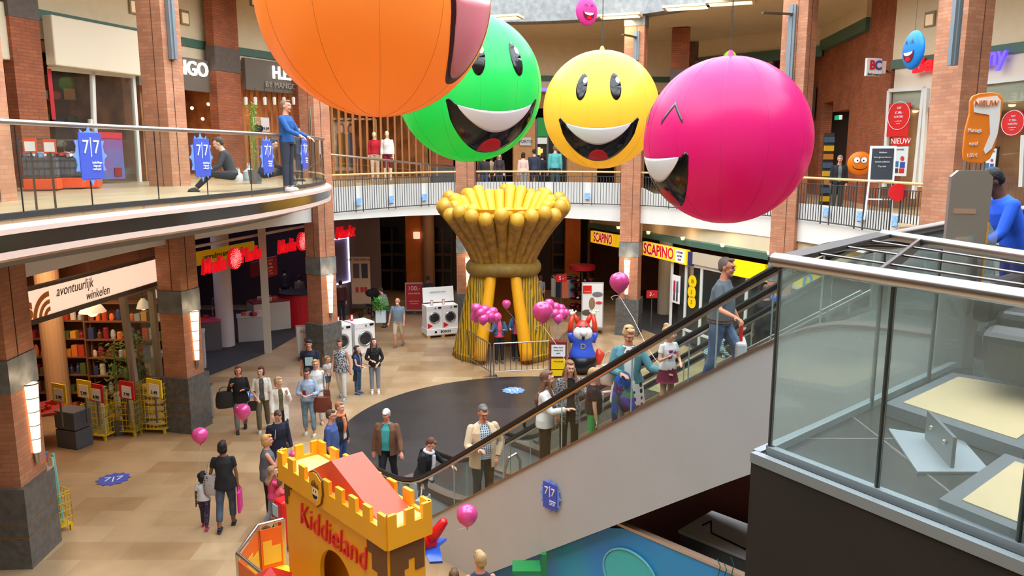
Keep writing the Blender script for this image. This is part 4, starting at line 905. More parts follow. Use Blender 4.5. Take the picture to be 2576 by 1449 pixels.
def counter(P, rz, w_, d, h, col, lab, top=(220, 220, 220)):
    t = thing('shop_counter', lab, 'counter', P, rz); MB().box((0, 0, h/2), (w_, d, h)).build('counter_body', mat('counter_%d_%d' % (col[0], col[1]), col, .5), t, bevel=.02); MB().box((0, 0, h+.02), (w_+.04, d+.04, .04)).build('counter_top', mat('top_%d' % top[0], top, .4), t); return t
counter(pz(720, 840, 0)+Vector((-.9, .9, 0)), R(35), 1.4, .9, 1.1, (206, 196, 190), 'white sales counter with red goods behind the white post', (120, 24, 30))
P = pz(762, 822, 0)+Vector((-.3, .6, 0)); t = thing('shop_counter', 'round red counter with dark top left of the third column', 'counter', P); MB().lathe([(.7, 0), (.7, 1.25)], seg=32).build('counter_body', mat('counter_red', (196, 16, 36), .4), t); MB().lathe([(.74, 1.25), (.74, 1.3)], seg=32).build('counter_top', blackm, t)
counter(pz(545, 930, 0)+Vector((-.7, .3, 0)), R(20), .5, .5, 1.15, (200, 200, 202), 'slim white plinth with a small bouquet near the left dark column')
counter(pz(585, 905, 0)+Vector((-1.6, 1.4, 0)), R(20), 1.4, .8, 1.0, (110, 104, 110), 'grey counter with pink goods deep in the electronics shop', (190, 70, 100))
counter(pz(640, 870, 0)+Vector((-.4, .9, 0)), R(20), .9, .6, .9, (190, 186, 186), 'white low display stand beside the round pillar')
rr = random.Random(4)
for k in range(26):
    base = rr.choice((pz(720, 840, 0)+Vector((-.9, .9, 1.14)), pz(585, 905, 0)+Vector((-1.6, 1.4, 1.04)), pz(640, 870, 0)+Vector((-.4, .9, .94)))); o = MB().box((0, 0, .06), (.16, .12, .12)).build('goods_box', mat('g%d' % (k % 4), [(200, 40, 50), (220, 210, 200), (60, 50, 60), (220, 80, 60)][k % 4], .5)); o.location = base+Vector((rr.uniform(-.35, .35), rr.uniform(-.25, .25), 0)); o.rotation_euler = (0, 0, rr.uniform(0, 3)); tag(o, 'small boxed article on a counter of the electronics shop', 'goods', 'articles on the electronics counters')
# lit portal and posters right of third column
t = thing('lit_portal', 'violet panel with glowing white edge right of the third column', 'display', (0, 0, 0)); Wq = Wall((-7.6, 31), (-6.4, 33.6)); o, c2, w_, h = Wq.board('panel', 838, 602, 872, 716, mat('panel_violet', (110, 96, 130), .4), t, .25, .08); m = MB(); hw, hh = w_/2, h/2; MM = Wq.M(c2+Wq.n*.08)
for a, b in (((-hw, hh), (hw, hh)), ((hw, hh), (hw, -hh)), ((hw, -hh), (-hw, -hh))): m.bar(MM@Vector((a[0], 0, a[1])), MM@Vector((b[0], 0, b[1])), .07, .05)
m.build('light_edge', mat('edge_white', (236, 230, 255), .4, emit=2.2), t); seg_wall('wall_shop_front', (-7.2, 31.2), (-5.9, 34.6), 0, 4.4, mat('wall_mauve', (120, 104, 112), .6), .2)
t = thing('advert_stand', 'tall cream phone advert stand at the corridor left wall', 'stand', (0, 0, 0)); Wq = Wall((-7.2, 31.9), (-5.0, 31.9)); o, c2, w_, h = Wq.board('advert_panel', 882, 646, 930, 764, mat('advert_cream', (206, 170, 140), .5), t, .2, .08); M = Wq.M(c2+Wq.n*.05)
for cx, col in ((-.22, (90, 80, 90)), (.22, (60, 60, 66))): MB().extr([((cx-.16)*w_, .05*h), ((cx+.16)*w_, .05*h), ((cx+.16)*w_, .36*h), ((cx-.16)*w_, .36*h)], M, .02).build('printed_phone', mat('phone_%d' % col[0], col, .4), t)
text('HET NIEUWE HIER', M@Matrix.Translation((0, -.01, .44*h)), .13, ink, t)
for cx in (-.2, .05, .25): MB().extr([((cx-.08)*w_, -.25*h), ((cx+.08)*w_, -.25*h), ((cx+.08)*w_, -.14*h), ((cx-.08)*w_, -.14*h)], M, .02).build('printed_tile', mat('tile_red', (190, 60, 60), .5), t)
MB().extr([(-w_*.5, -h*.5-.15), (w_*.5, -h*.5-.15), (w_*.5, -h*.5), (-w_*.5, -h*.5)], M, .25).build('stand_foot', steeld, t)
def stand_sign(px, pyb, hgt, w_, lab, cols, body, rz=0, zb=.15, extra=None):
    P = pz(px, pyb, 0); t = thing('sign_stand', lab, 'sign', P, rz); MB().box((0, 0, zb+(hgt-zb)/2), (w_, .05, hgt-zb)).build('sign_frame', mat('frame_silver', (190, 190, 190), .4, .4), t); MB().box((0, -.03, zb+(hgt-zb)/2), (w_-.08, .01, hgt-zb-.1)).build('sign_sheet', cols, t); MB().box((0, 0, .03), (w_*.9, .4, .05)).build('foot', steeld, t); MB().box((0, 0, zb/2+.03), (.08, .05, zb)).build('stem', steeld, t)
    for s_, z_, sz, mt in body: text(s_, Matrix.Translation((0, -.045, hgt*z_)), sz, mt, t)
    return t
prd = mat('promo_red', (216, 28, 26)); stand_sign(1043, 790, 1.35, .75, 'red and white 100 price poster stand behind the washing machines', mat('sheet_red_dim', (196, 40, 48), .5), [('100.-', .82, .26, papyr), ('INRUILPREMIE', .66, .08, papyr), ('op een nieuwe', .42, .07, papyr), ('wasmachine', .34, .07, papyr)], R(4))
stand_sign(772, 903, 1.15, .62, 'white framed poster with red graphics behind the man in a cap', papyr, [('ACTIE', .82, .14, red), ('5', .5, .34, red)], R(15))
# dark window wall at the back of the ground floor
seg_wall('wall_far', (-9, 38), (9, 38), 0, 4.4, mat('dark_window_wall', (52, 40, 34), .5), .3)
t = thing('window_wall', 'dark mullioned windows of the closed units behind the wheat sheaf', 'window', (0, 0, 0)); m = MB()
for x0, x1 in ((952, 1020), (1092, 1136), (1390, 1452)):
    for y in (610, 640, 680): bar_px(m, WF, x0, y, x1, y, .08, .12, .05)
    for x in (x0, (x0+x1)//2, x1): bar_px(m, WF, x, 575, x, 760, .12, .08, .05)
m.build('mullion', mat('mullion_brown', (86, 62, 44), .5), t); m = MB()
for x0, x1 in ((952, 1020), (1092, 1136), (1390, 1452)): Pq, w_, h = WF.rect(x0, 572, x1, 765, .02); m.extr([(-w_/2, -h/2), (w_/2, -h/2), (w_/2, h/2), (-w_/2, h/2)], WF.M(Pq), .02)
m.build('dark_pane', mat('dark_pane', (16, 16, 20), .2), t)
opil = mat('orange_render', (222, 122, 50), .7, noise=.25, nscale=1.5)
for x0, x1, lab, mt in ((1021, 1063, 'orange pillar with a small square lamp in the far corridor', opil), (1422, 1460, 'orange pillar in front of the dark windows right of the wheat sheaf', opil), (885, 950, 'brown timber wall pier at the back of the left corridor', brownwall)):
    a, b = WF.at(x0, 600, 1), WF.at(x1, 600, 1); o = MB().box((0, .2, 2.1), ((b-a).length, .6, 4.2)).build('pillar', mt); o.location = ((a.x+b.x)/2, (a.y+b.y)/2, 0); tag(o, lab, 'column')
a = WF.at(1077, 600, 1.2); o = MB().lathe([(.3, 0), (.3, 4.2)], seg=20).build('pillar', mat('pillar_taupe', (170, 130, 104), .6)); o.location = (a.x, a.y, 0); tag(o, 'round taupe pillar beside the orange one in the far corridor', 'column')
P = WF.at(1048, 592, 1.25); o = MB().box((0, 0, 0), (.32, .1, .34)).build('square_wall_lamp', mat('lamp_peach', (255, 200, 170), .4, emit=1.0), bevel=.04); o.location = P; tag(o, 'small glowing square lamp on the orange pillar', 'lamp')
seg_wall('wall_far_left', (-9, 34.6), (-9, 38), 0, 4.4, brownwall, .3)
area_light('corridor_light', (-3.5, 35, 4.1), (0, 0, 0), 1.2, 16, (1, .6, .3)); area_light('corridor_light', (2.5, 35, 4.1), (0, 0, 0), 1.2, 14, (1, .6, .3))
# ---------------------------------------------------------------- yellow shoe shop on the right
def yellow_sign(Wn, x0, y0, x1, y1, lab, full=True):
    t = thing('shop_sign', lab, 'sign', (0, 0, 0)); o, c2, w_, h = Wn.board('light_box', x0, y0, x1, y1, yellowlit, t, 0, .15); M = Wn.M(c2+Wn.n*.085)
    text('SCAPINO', M@Matrix.Translation((-w_*.12 if full else -.02*w_, .002, 0)), h*1.08, mat('letter_white', (255, 235, 220), .5, emit=.4), t, sx=.5*w_/h/3.2, bold=.034, th=.004)
    text('SCAPINO', M@Matrix.Translation((-w_*.12 if full else -.02*w_, -.006, 0)), h*1.08, mat('letter_red', (220, 20, 30), .5, emit=.3), t, sx=.5*w_/h/3.2, bold=.014, th=.006)
    if full:
        MB().extr([(w_*.27, -h*.42), (w_*.46, -h*.42), (w_*.46, h*.42), (w_*.27, h*.42)], M, .01).build('white_field', mat('field_white', (255, 226, 214), .5, emit=.5), t)
        for k, s_ in enumerate(('SCHOENEN', 'KLEDING', 'SPORT')): text(s_, M@Matrix.Translation((w_*.365, -.012, h*(.25-.25*k))), h*.2, mat('letter_navy', (50, 40, 120), .5), t, sx=.75)
    return t
yellow_sign(WS, 1622, 607, 1733, 641, 'yellow lit shoe shop sign with white text field right of the fifth column'); yellow_sign(WS1, 1490, 580, 1557, 609, 'yellow lit shoe shop sign left of the fifth column', False)
t = thing('shop_fascia', 'dark green beam above the yellow shop signs', 'beam', (0, 0, 0)); m = MB(); m.bar(Vector((*WS1.a.xy, 3.62))+WS1.n*-.05, Vector((*WS1.b.xy, 3.62)), .3, .2); m.bar(Vector((*WS.a.xy, 3.62)), Vector((*WS.b.xy, 3.62)), .3, .2); m.bar(Vector((*WS2.a.xy, 3.62)), Vector((*WS2.b.xy, 3.62)), .3, .2); m.build('beam', greenbeam, t)
seg_wall('wall_shop_front', (3.4, 34.0), (4.7, 31.4), 3.7, 4.18, cream, .2); seg_wall('wall_shop_front', (4.7, 31.4), (6.4, 26.8), 3.7, 4.18, cream, .2); seg_wall('wall_shop_front', (6.4, 26.8), (9.4, 20.4), 3.7, 4.18, cream, .2)
t = thing('blank_sign', 'navy end strip and blank cream fascia panel right of the yellow sign', 'sign', (0, 0, 0)); WS2.board('navy_strip', 1735, 633, 1745, 668, mat('navy', (40, 44, 100), .5), t, .0, .15); WS2.board('cream_panel', 1746, 634, 1836, 664, mat('panel_cream', (200, 186, 160), .5), t, .0, .12)
t = thing('shop_sign', 'plain yellow fascia panel behind the man in the grey T-shirt', 'sign', (0, 0, 0)); WS2.board('yellow_panel', 1838, 650, 1930, 690, mat('yellow_panel', (252, 214, 6), .45, emit=.3), t, .05, .12)
WS3 = Wall((8.9, 21.2), (11.2, 15.6)); t = thing('shop_sign', 'yellow travel shop sign with blue D seen through the escalator glass', 'sign', (0, 0, 0)); o, c2, w_, h = WS3.board('yellow_panel', 1992, 680, 2250, 724, mat('yellow_panel', (252, 214, 6)), t, .0, .12); text('D', WS3.M(WS3.at(2030, 706, .15)), .5, mat('logo_light_blue', (50, 160, 220), .5), t, bold=.02, shear=.2); text('- reizen', WS3.M(WS3.at(2092, 722, .15)), .42, red, t)
m = MB(); t = thing('shop_window', 'white framed shoe shop windows between the yellow sign and the escalator', 'window', (0, 0, 0))
for x in (1690, 1726, 1765, 1830, 1880): a = WS2.at(x, 700) if x > 1735 else WS.at(x, 700); m.box((a.x, a.y, 1.45), (.09, .09, 2.9))
for z in (.5, 2.85): m.bar((6.0, 27.5, z), (6.35, 26.6, z), .08, .08); m.bar((6.35, 26.6, z), (9.3, 20.2, z), .08, .08)
m.build('window_frame', winpaint, t); MB().add([(6.0, 27.5, .1), (6.35, 26.6, .1), (9.3, 20.2, .1), (9.3, 20.2, 2.85), (6.35, 26.6, 2.85), (6.0, 27.5, 2.85)], [(0, 1, 4, 5), (1, 2, 3, 4)]).build('glass_pane', shopglass, t, solid=.01)
for k, (cx, cz, s_) in enumerate(((1742, 708, '10'), (1740, 735, '3'), (1740, 760, '5'))):
    P = WS2.at(cx, cz, .06); o = MB().extr([(.22*math.cos(2*PI*q/30), .22*math.sin(2*PI*q/30)) for q in range(30)], frame((0, 0, 0), WS2.x, WS2.n), .012).build('price_sticker', yellow); o.location = P; tag(o, ['round yellow window sticker, topmost of three', 'round yellow window sticker, middle of three', 'round yellow window sticker, lowest of three'][k], 'sticker')
    text(s_, frame((0, -0, 0), WS2.x, WS2.n)@Matrix.Translation((0, -.012, 0)), .2, mat('print_olive', (120, 100, 0)), o)
t = thing('poster', 'white poster of two walking people in the shoe shop window', 'poster', (0, 0, 0)); o, c2, w_, h = WS.board('poster_sheet', 1692, 690, 1712, 760, papyr, t, .1, .02); M = WS.M(c2+WS.n*.02)
for cx, col in ((-.15, (180, 40, 60)), (.2, (70, 90, 120))): MB().extr([((cx-.13)*w_, -.1*h), ((cx+.13)*w_, -.1*h), ((cx+.1)*w_, .3*h), ((cx-.1)*w_, .3*h)], M, .01).build('printed_coat', mat('pc%d' % col[0], col, .6), t); MB().extr([((cx-.1)*w_, -.42*h), ((cx+.1)*w_, -.42*h), ((cx+.08)*w_, -.1*h), ((cx-.08)*w_, -.1*h)], M, .01).build('printed_legs', mat('print_legs', (60, 60, 70), .6), t)
o = MB().lathe([(.28, 0), (.28, 3.6)], seg=20).build('pillar', mat('pillar_beige2', (196, 186, 166), .6)); o.location = (*pz(1668, 800, 0).xy, 0); o.location.y += .9; o.location.x += .2; tag(o, 'smooth pale pillar behind the shoe shop glass', 'column')
interior([(3.4, 34.2), (4, 38), (17, 38), (17, 20), (9.6, 20)], 0, 4.2, mat('shop_red_brown', (110, 62, 40), .8, noise=.2), 'wall_shop_interior')
area_light('shop_light', (7.4, 30, 3.9), (0, 0, 0), 2, 42, (1, .7, .5)); area_light('shop_light', (9.6, 24.5, 3.5), (0, 0, 0), 1.6, 30, (1, .75, .55))
# cove lamps shining on the soffit right of the fifth column
for k in range(6):
    p = NODES[41+k] if 41+k < L else NODES[-1]; q = Vector((WS.a.x+(WS2.b.x-WS.a.x)*k/5.5, WS.a.y+(WS2.b.y-WS.a.y)*k/5.5)); o = MB().lathe([(.05, 0), (.08, .1), (.02, .1)], seg=10).build('cove_lamp', mat('cove_warm', (255, 214, 160), .4, emit=2)); o.location = (*(q+Vector((-.35, -.25))), 3.72); tag(o, 'small glowing uplight on the green beam over the shoe shop', 'lamp', 'uplights on the green beam'); point_light('uplight', (q.x-.35, q.y-.25, 3.86), 3.5, (1, .68, .38), .04)
# shoe poster stand, racks
t = stand_sign(1489, 838, 1.95, .82, 'white framed shoe advert stand behind the inflatable figure', papyr, [], R(-2), .2)
MB().box((-.2, -.045, 1.68), (.32, .01, .3)).build('red_label', red, t); text('SCAPINO', Matrix.Translation((-.2, -.055, 1.6)), .06, yellow, t)
for c2, r_, mt in (((.18, -.05, 1.5), (.2, .01, .1), mat('print_shoe_grey', (120, 120, 124), .6)), ((-.02, -.05, 1.15), (.12, .01, .24), mat('print_shoe_tan', (150, 120, 96), .6)), ((-.2, -.05, .8), (.2, .01, .12), mat('print_boot', (90, 80, 74), .6)), ((.24, -.05, 1.18), (.13, .01, .06), mat('print_red_oval', (210, 60, 60), .6))): MB().ell(c2, r_, 16, 6).build('printed_shoe', mt, t)
def rack_tower(P, lab, topm, n, r, seedv):
    t = thing('display_tower', lab, 'display', P); MB().lathe([(.04, 0), (.04, 1.75)], seg=8).build('pole', steeld, t); MB().lathe([(r*.8, 1.75), (r, 1.8), (r, 1.98), (r*.6, 2.0)], seg=24).build('top_drum', topm, t)
    for k in range(n): MB().lathe([(r, .15+.38*k), (r, .18+.38*k)], seg=24).build('shelf_disc', mat('disc_dark', (90, 30, 40), .4), t)
    rr = random.Random(seedv)
    for k in range(n):
        for q in range(9):
            a = 2*PI*q/9; col = rr.choice(((210, 205, 200), (60, 50, 56), (170, 30, 60), (180, 150, 120))); o = MB().ell((0, 0, .05), (.05, .12, .05), 8, 5).build('shoe', mat('shoe_%d' % col[0], col, .4)); o.location = Vector(P)+Vector((r*.75*math.cos(a), r*.75*math.sin(a), .19+.38*k)); o.rotation_euler = (0, 0, a+PI/2); tag(o, 'small shoe on the round display tower behind the inflatable figure', 'shoe', 'shoes on the display tower')
rack_tower(pz(1472, 800, 0)+Vector((.0, 1.6, 0)), 'round shoe tower with red drum top left of the shoe shop', mat('drum_red', (190, 26, 50), .3), 4, .55, 2)
t = thing('clothes_rack', 'round rail of hanging clothes between wheat sheaf and shoe tower', 'rack', pz(1425, 795, 0)+Vector((0, 1.6, 0))); MB().tube([(.55*math.cos(2*PI*k/24), .55*math.sin(2*PI*k/24), 1.45) for k in range(24)], .02, 6, closed=True).build('ring', steel, t); MB().tube([(0, 0, 0), (0, 0, 1.45)], .025, 6).build('pole', steel, t); m = MB(); m.bar((-.55, 0, 1.45), (.55, 0, 1.45), .03, .03); m.bar((-.4, 0, .03), (.4, 0, .03), .06, .05); m.bar((0, -.4, .03), (0, .4, .03), .06, .05); m.build('cross_bar', steel, t)
P = pz(1425, 795, 0)+Vector((0, 1.6, 0))
for k in range(12):
    a = 2*PI*k/12; col = [(190, 50, 70), (225, 225, 215), (40, 44, 56), (226, 120, 90), (120, 140, 150), (150, 30, 40)][k % 6]; m = MB(); m.box((0, 0, -.45), (.05, .34, .8)); m.tube([(0, 0, -.05), (0, 0, .02)], .01, 5); o = m.build('hanging_garment', mat('garment_%d' % col[0], col, .8), bevel=.02); o.location = P+Vector((.55*math.cos(a), .55*math.sin(a), 1.42)); o.rotation_euler = (0, 0, a); tag(o, 'garment hanging on the round clothes rail', 'garment', 'garments on the round rail')
for px, py, lab in ((1412, 700, 'red discount card above the clothes rail'), (1640, 740, 'red price card just inside the shoe shop door')):
    P = pY(px, py, 31 if px < 1500 else 29); t = thing('price_sign', lab, 'sign', (P.x, P.y, 0)); MB().box((0, 0, P.z/2), (.03, .03, P.z)).build('sign_pole', steeld, t); MB().box((0, 0, P.z), (.42, .03, .3)).build('sign_card', red, t); text('5,-' if px < 1500 else '3,-', Matrix.Translation((0, -.02, P.z)), .2, papyr, t)
# ---------------------------------------------------------------- washing machines
def washer(M, lab, grp=None, tri=True):
    t = thing('washing_machine', lab, 'washing machine', M.to_translation(), M.to_euler().z, grp); MB().box((0, 0, .43), (.6, .6, .86)).build('cabinet', mat('appliance_white', (240, 240, 240), .25), t, bevel=.012)
    MB().tube([(.19*math.cos(2*PI*k/28), -.31, .42+.19*math.sin(2*PI*k/28)) for k in range(28)], .03, 8, closed=True).build('door_ring', mat('door_silver', (170, 172, 175), .25, .7), t, smooth=True)
    MB().ell((0, -.3, .42), (.17, .045, .17), 20, 10).build('door_glass', mat('door_dark', (40, 44, 50), .08), t, smooth=True)
    MB().box((0, -.303, .78), (.58, .01, .13)).build('control_panel', mat('appliance_panel', (226, 228, 230), .3), t); MB().lathe([(.03, 0), (.026, .03)], seg=16).build('knob', mat('door_silver', (170, 172, 175)), t).rotation_euler = (PI/2, 0, 0); t.children[-1].location = (.03, -.305, .78)
    MB().box((.2, -.31, .785), (.12, .01, .06)).build('display', black, t)
    if tri: MB().extr([(-.27, .02), (-.27, .24), (-.07, .12)], Matrix.Translation((0, -.31, 0)), .008).build('red_sticker', red, t)
    return t
Pa, Pb = pz(1078, 852, 0), pz(1151, 845, 0); d = (Pb-Pa); d.z = 0; ang = math.atan2(d.y, d.x); u = d.normalized(); nrm = Vector((-u.y, u.x, 0)); mid = (Pa+Pb)/2+nrm*.34
t = thing('wooden_pallet', 'wooden pallet under the pair of washing machines', 'pallet', mid, ang); 
for y in (-.3, 0, .3): MB().box((0, y, .1), (1.2, .1, .02)).build('deck_board', mat('pallet_wood', (190, 150, 104), .8), t)
for x in (-.55, 0, .55): MB().box((x, 0, .045), (.12, .7, .09)).build('block', mat('pallet_wood', (190, 150, 104)), t)
t = thing('display_plinth', 'white display plinth with maker name under the pair of washing machines', 'plinth', mid+Vector((0, 0, .11)), ang); MB().box((0, 0, .11), (1.24, .7, .22)).build('plinth', mat('appliance_white', (240, 240, 240)), t, bevel=.01); text('BOSCH', Matrix.Translation((.1, -.355, .11)), .12, blackm, t, bold=.004); MB().extr([(-.28+.045*math.cos(2*PI*k/20), .11+.045*math.sin(2*PI*k/20)) for k in range(20)], Matrix.Translation((0, -.355, 0)), .006).build('maker_mark', blackm, t)
for k, sx in enumerate((-.305, .305)): washer(Matrix.Translation(mid+u*sx+Vector((0, 0, .33)))@Matrix.Rotation(ang, 4, 'Z'), 'white front-loading washing machine on the pallet, '+('left' if k == 0 else 'right')+' of the pair')
t = thing('info_board', 'white leaning info panel on top of the pair of washing machines', 'sign', mid+nrm*.28+Vector((0, 0, 1.19)), ang); MB().box((.03, 0, .32), (1.2, .03, .56), M=Matrix.Rotation(R(-8), 3, 'X')).build('panel', papyr, t); text('WIJ BEZORGEN GRATIS', Matrix.Translation((0, -.03, .42)), .06, mat('print_grey', (110, 120, 150)), t); MB().box((-.35, .0, .03), (.03, .03, .1)).build('panel_clip', steeld, t)
for k, sx in enumerate((-.35, .1)):
    t = thing('price_card', 'small price card standing on the '+('left' if k == 0 else 'right')+' washing machine of the pair', 'sign', mid+u*sx+nrm*-.12+Vector((0, 0, 1.19)), ang); MB().box((0, 0, .1), (.1, .015, .2)).build('card', mat('card_pinkred', (200, 120, 120), .5), t); MB().box((0, -.009, .1), (.07, .005, .15)).build('card_paper', papyr, t)
Pc = pz(896, 893, 0)+Vector((-.1, .45, 0)); washer(Matrix.Translation(Pc+Vector((.15, .05, 0)))@Matrix.Rotation(R(38), 4, 'Z')@Matrix.Scale(1.25, 4), 'white washing machine right of the third column, its door turned to the right', None, False)
for o in [Pc]:
    wm = [x for x in C.objects if x.name.startswith('washing_machine')][-1]; wm.scale = (1.25,)*3
t2 = dup(wm, Pc+Vector((-.55, -.38, 0)), R(38), 'white washing machine half hidden by the third column base')
for k, (dx, dy) in enumerate(((-.5, -.3), (-.1, .0))):
    t = thing('price_card', 'small red price card on the washing machines beside the third column, '+('left' if k == 0 else 'right')+' one', 'sign', Pc+Vector((dx, dy, 1.08)), R(38)); MB().box((0, 0, .11), (.1, .015, .22)).build('card', red, t); MB().box((0, -.009, .12), (.06, .005, .14)).build('card_paper', papyr, t)
# pushchair in the far corridor
P = pz(930, 800, 0)+Vector((0, .4, 0)); t = thing('pushchair', 'dark folded pushchair standing behind the man in the grey polo', 'pushchair', P, R(-20))
for sx in (-.28, .28):
    for sy in (-.35, .35): MB().tube([(sx, sy+.14*math.cos(2*PI*k/16), .15+.14*math.sin(2*PI*k/16)) for k in range(16)], .025, 6, closed=True).build('wheel', blackm, t)
m = MB()
for sx in (-.25, .25): m.tube([(sx, -.35, .15), (sx, .1, .7), (sx, .45, 1.1)], .018, 6); m.tube([(sx, .35, .15), (sx, -.1, .75)], .018, 6)
m.tube([(-.25, .45, 1.1), (.25, .45, 1.1)], .018, 6); m.build('chair_frame', steeld, t); MB().box((0, -.05, .5), (.42, .5, .1)).build('seat', mat('seat_dark', (44, 44, 50), .9), t, bevel=.03); MB().box((0, .2, .78), (.42, .1, .5), M=Matrix.Rotation(R(-20), 3, 'X')).build('backrest', mat('seat_dark', (44, 44, 50)), t, bevel=.03); MB().ell((0, .05, 1.0), (.26, .3, .2), 14, 8).build('hood', mat('seat_dark', (44, 44, 50)), t, smooth=True)
# ---------------------------------------------------------------- floor stickers
for px, py, lab in ((285, 1205, 'blue star sticker with white sevens on the stone floor at the left'), (1292, 982, 'blue star sticker with white sevens on the black tile disc'), (625, 992, 'pale blue star sticker half hidden between the two walking women')):
    P = pz(px, py, .009); t = thing('floor_sticker', lab, 'sticker', P, R(20)); m = MB(); n = 12; m.prism([((.34 if k % 2 == 0 else .28)*math.cos(PI*k/n), (.34 if k % 2 == 0 else .28)*math.sin(PI*k/n)) for k in range(2*n)], 0, .003); m.build('sticker_star', bluel if px > 400 else blue, t)
    text('7|7', Matrix.Translation((0, 0, .006))@Matrix.Rotation(-PI/2, 4, 'X'), .3, papyr, t, th=.002)
# ================================================================ big smiley balls
def sphere_patch(rows, Cc, r, Fw, Rt, Up, k=1.004):
    """rows of (a, b) angles -> points on the ball"""
    out = []
    for row in rows:
        out.append([Cc+(Fw*math.cos(b)*math.cos(a)+Rt*math.cos(b)*math.sin(a)+Up*math.sin(b))*r*k for a, b in row])
    return out
def strip(fl, fu, x0, x1, n=36, m=8):
    rows = []
    for i in range(n+1):
        a = x0+(x1-x0)*i/n; lo, hi = fl(a), fu(a); rows.append([(a, lo+(hi-lo)*j/m) for j in range(m+1)])
    return rows
def disc_rows(ca, cb, ra, rb, n=32, m=5):
    return [[(ca+ra*j/m*math.cos(2*PI*i/n), cb+rb*j/m*math.sin(2*PI*i/n)) for j in range(m+1)] for i in range(n+1)]
def vinyl(name, col, gl=.3):
    return mat(name, col, gl, sub=.0, bump=.0)
matt_black = mat('face_black', (16, 16, 18), .12); face_white = mat('face_white', (236, 238, 240), .3); face_red = mat('face_red', (214, 22, 34), .3)
def ball(px, py, rad_px, col, lab, yaw, pitch, face, name='smiley_ball', r=1.0, roll=0):
    dist = r*FPX/rad_px; Cc = pd(px, py, dist*1.004)
    t = thing(name, lab, 'balloon', Cc); toc = (Vector((0, 0, EYE))-Cc).normalized()
    # face frame: start looking at the eye point, then turn
    R0 = Vector((0, 0, 1)).cross(toc).normalized(); U0 = toc.cross(R0)
    Fw = (toc*math.cos(yaw)+R0*math.sin(yaw)); Rt = (R0*math.cos(yaw)-toc*math.sin(yaw)); U_ = U0.copy()
    Fw2 = Fw*math.cos(pitch)+U_*math.sin(pitch); Up = U_*math.cos(pitch)-Fw*math.sin(pitch); Fw = Fw2
    if roll: Rt, Up = Rt*math.cos(roll)+Up*math.sin(roll), Up*math.cos(roll)-Rt*math.sin(roll)
    m = MB(); m.ell((0, 0, 0), r, 72, 40); m.build('ball_skin', vinyl('ball_%d_%d' % (col[0], col[1]), col), t, smooth='all')
    # seams
    s = MB()
    for k in range(12): s.tube([((r*1.0005)*math.cos(b)*math.cos(2*PI*k/12+.2), (r*1.0005)*math.cos(b)*math.sin(2*PI*k/12+.2), (r*1.0005)*math.sin(b)) for b in [-PI/2+.05+(PI-.1)*q/30 for q in range(31)]], .0022*r, 4)
    s.build('seam', mat('seam_%d_%d' % (col[0], col[1]), tuple(int(v*.86) for v in col), .4), t)
    O = Vector((0, 0, 0))
    def patch(nm, rows, mt, k=1.004): MB().sheet(sphere_patch(rows, O, r, Fw, Rt, Up, k)).build(nm, mt, t, smooth='all', solid=.002)
    face(patch)
    MB().lathe([(.05*r, 0), (.02*r, .07*r)], (0, 0, r), 10).build('hook_cap', mat('seam_%d_%d' % (col[0], col[1]), col), t)
    MB().tube([(0, 0, r+.05), (0, 0, 13.4-Cc.z)], .008, 5).build('hanging_line', mat('line_dark', (60, 56, 50), .7), t)
    return t
def laugh(patch, eyes=True, mx=.72, lo=-.95, top=-.12, sag=.16):
    if eyes:
        for s1 in (-1, 1):
            patch('eye', disc_rows(s1*.30, .42, .10, .23), matt_black); patch('eye_glint', disc_rows(s1*.30+.05, .52, .04, .055, 20, 3), face_white, 1.007)
    up = lambda a: top-sag*(1-(a/mx)**2)
    def lowf(a): return top-.02-(abs(lo-top))*max(0, (1-(abs(a)/mx)**2.6))**.62
    rnd = .13
    def upf(a):
        e = (abs(a)-(mx-rnd))/rnd
        return up(a) if e <= 0 else up(a)+rnd*.5*0
    def hi(a):
        f = abs(a)/mx; return top-sag*(1-f*f)+.03*math.cos(f*PI/2)-.0 if f < .86 else top-sag*(1-f*f)+.055*math.sin((f-.86)/.14*PI)
    def low2(a):
        f = abs(a)/mx; v = top-(abs(lo-top))*max(0, 1-f**2.4)**.6; return min(v, hi(a)-.0)
    patch('mouth', strip(low2, hi, -mx, mx), matt_black)
    tx = mx*.8
    tl = lambda a: max(low2(a)+.02, hi(a)-.30*math.cos(min(1, abs(a)/tx)*PI/2)**.75)
    patch('teeth', strip(tl, lambda a: hi(a)-.002, -tx, tx), face_white, 1.006)
    tw = mx*.36; tb = lambda a: low2(a)+.02
    patch('tongue', strip(tb, lambda a: max(tb(a), lo+.30*math.sqrt(max(0, 1-(a/tw)**2))), -tw, tw), face_red, 1.006)
def squint(patch):
    for s1 in (-1, 1):
        rows = []
        pts = [(s1*.36-.17, .28), (s1*.36+.0, .50), (s1*.36+.17, .28)]
        for (a0, b0), (a1, b1) in zip(pts[:-1], pts[1:]): rows = [[(a0+(a1-a0)*i/8, b0+(b1-b0)*i/8-.025), (a0+(a1-a0)*i/8, b0+(b1-b0)*i/8+.03)] for i in range(9)]; patch('squint_eye', rows, mat('face_dark_grey', (70, 70, 76), .15))
    laugh(patch, False, .62, -.82, -.10, .06)
def tongue_out(patch):
    for s1 in (-1, 1): patch('eye', disc_rows(s1*.3, .45, .1, .22), matt_black)
    def low(a, w, d): return -.14-d*math.sqrt(max(0, 1-(abs(a)/w)**2.6))
    patch('tongue_outline', strip(lambda a: low(a, .36, .76), lambda a: -.08, -.36, .36), mat('tongue_line', (70, 26, 30), .3)); patch('tongue', strip(lambda a: low(a, .31, .69), lambda a: -.14, -.31, .31), mat('tongue_pink', (236, 140, 150), .3), 1.006)
ball(1512, 277, 146, (255, 220, 88), 'big yellow laughing smiley ball hanging in the middle', R(-3), R(-2), laugh)
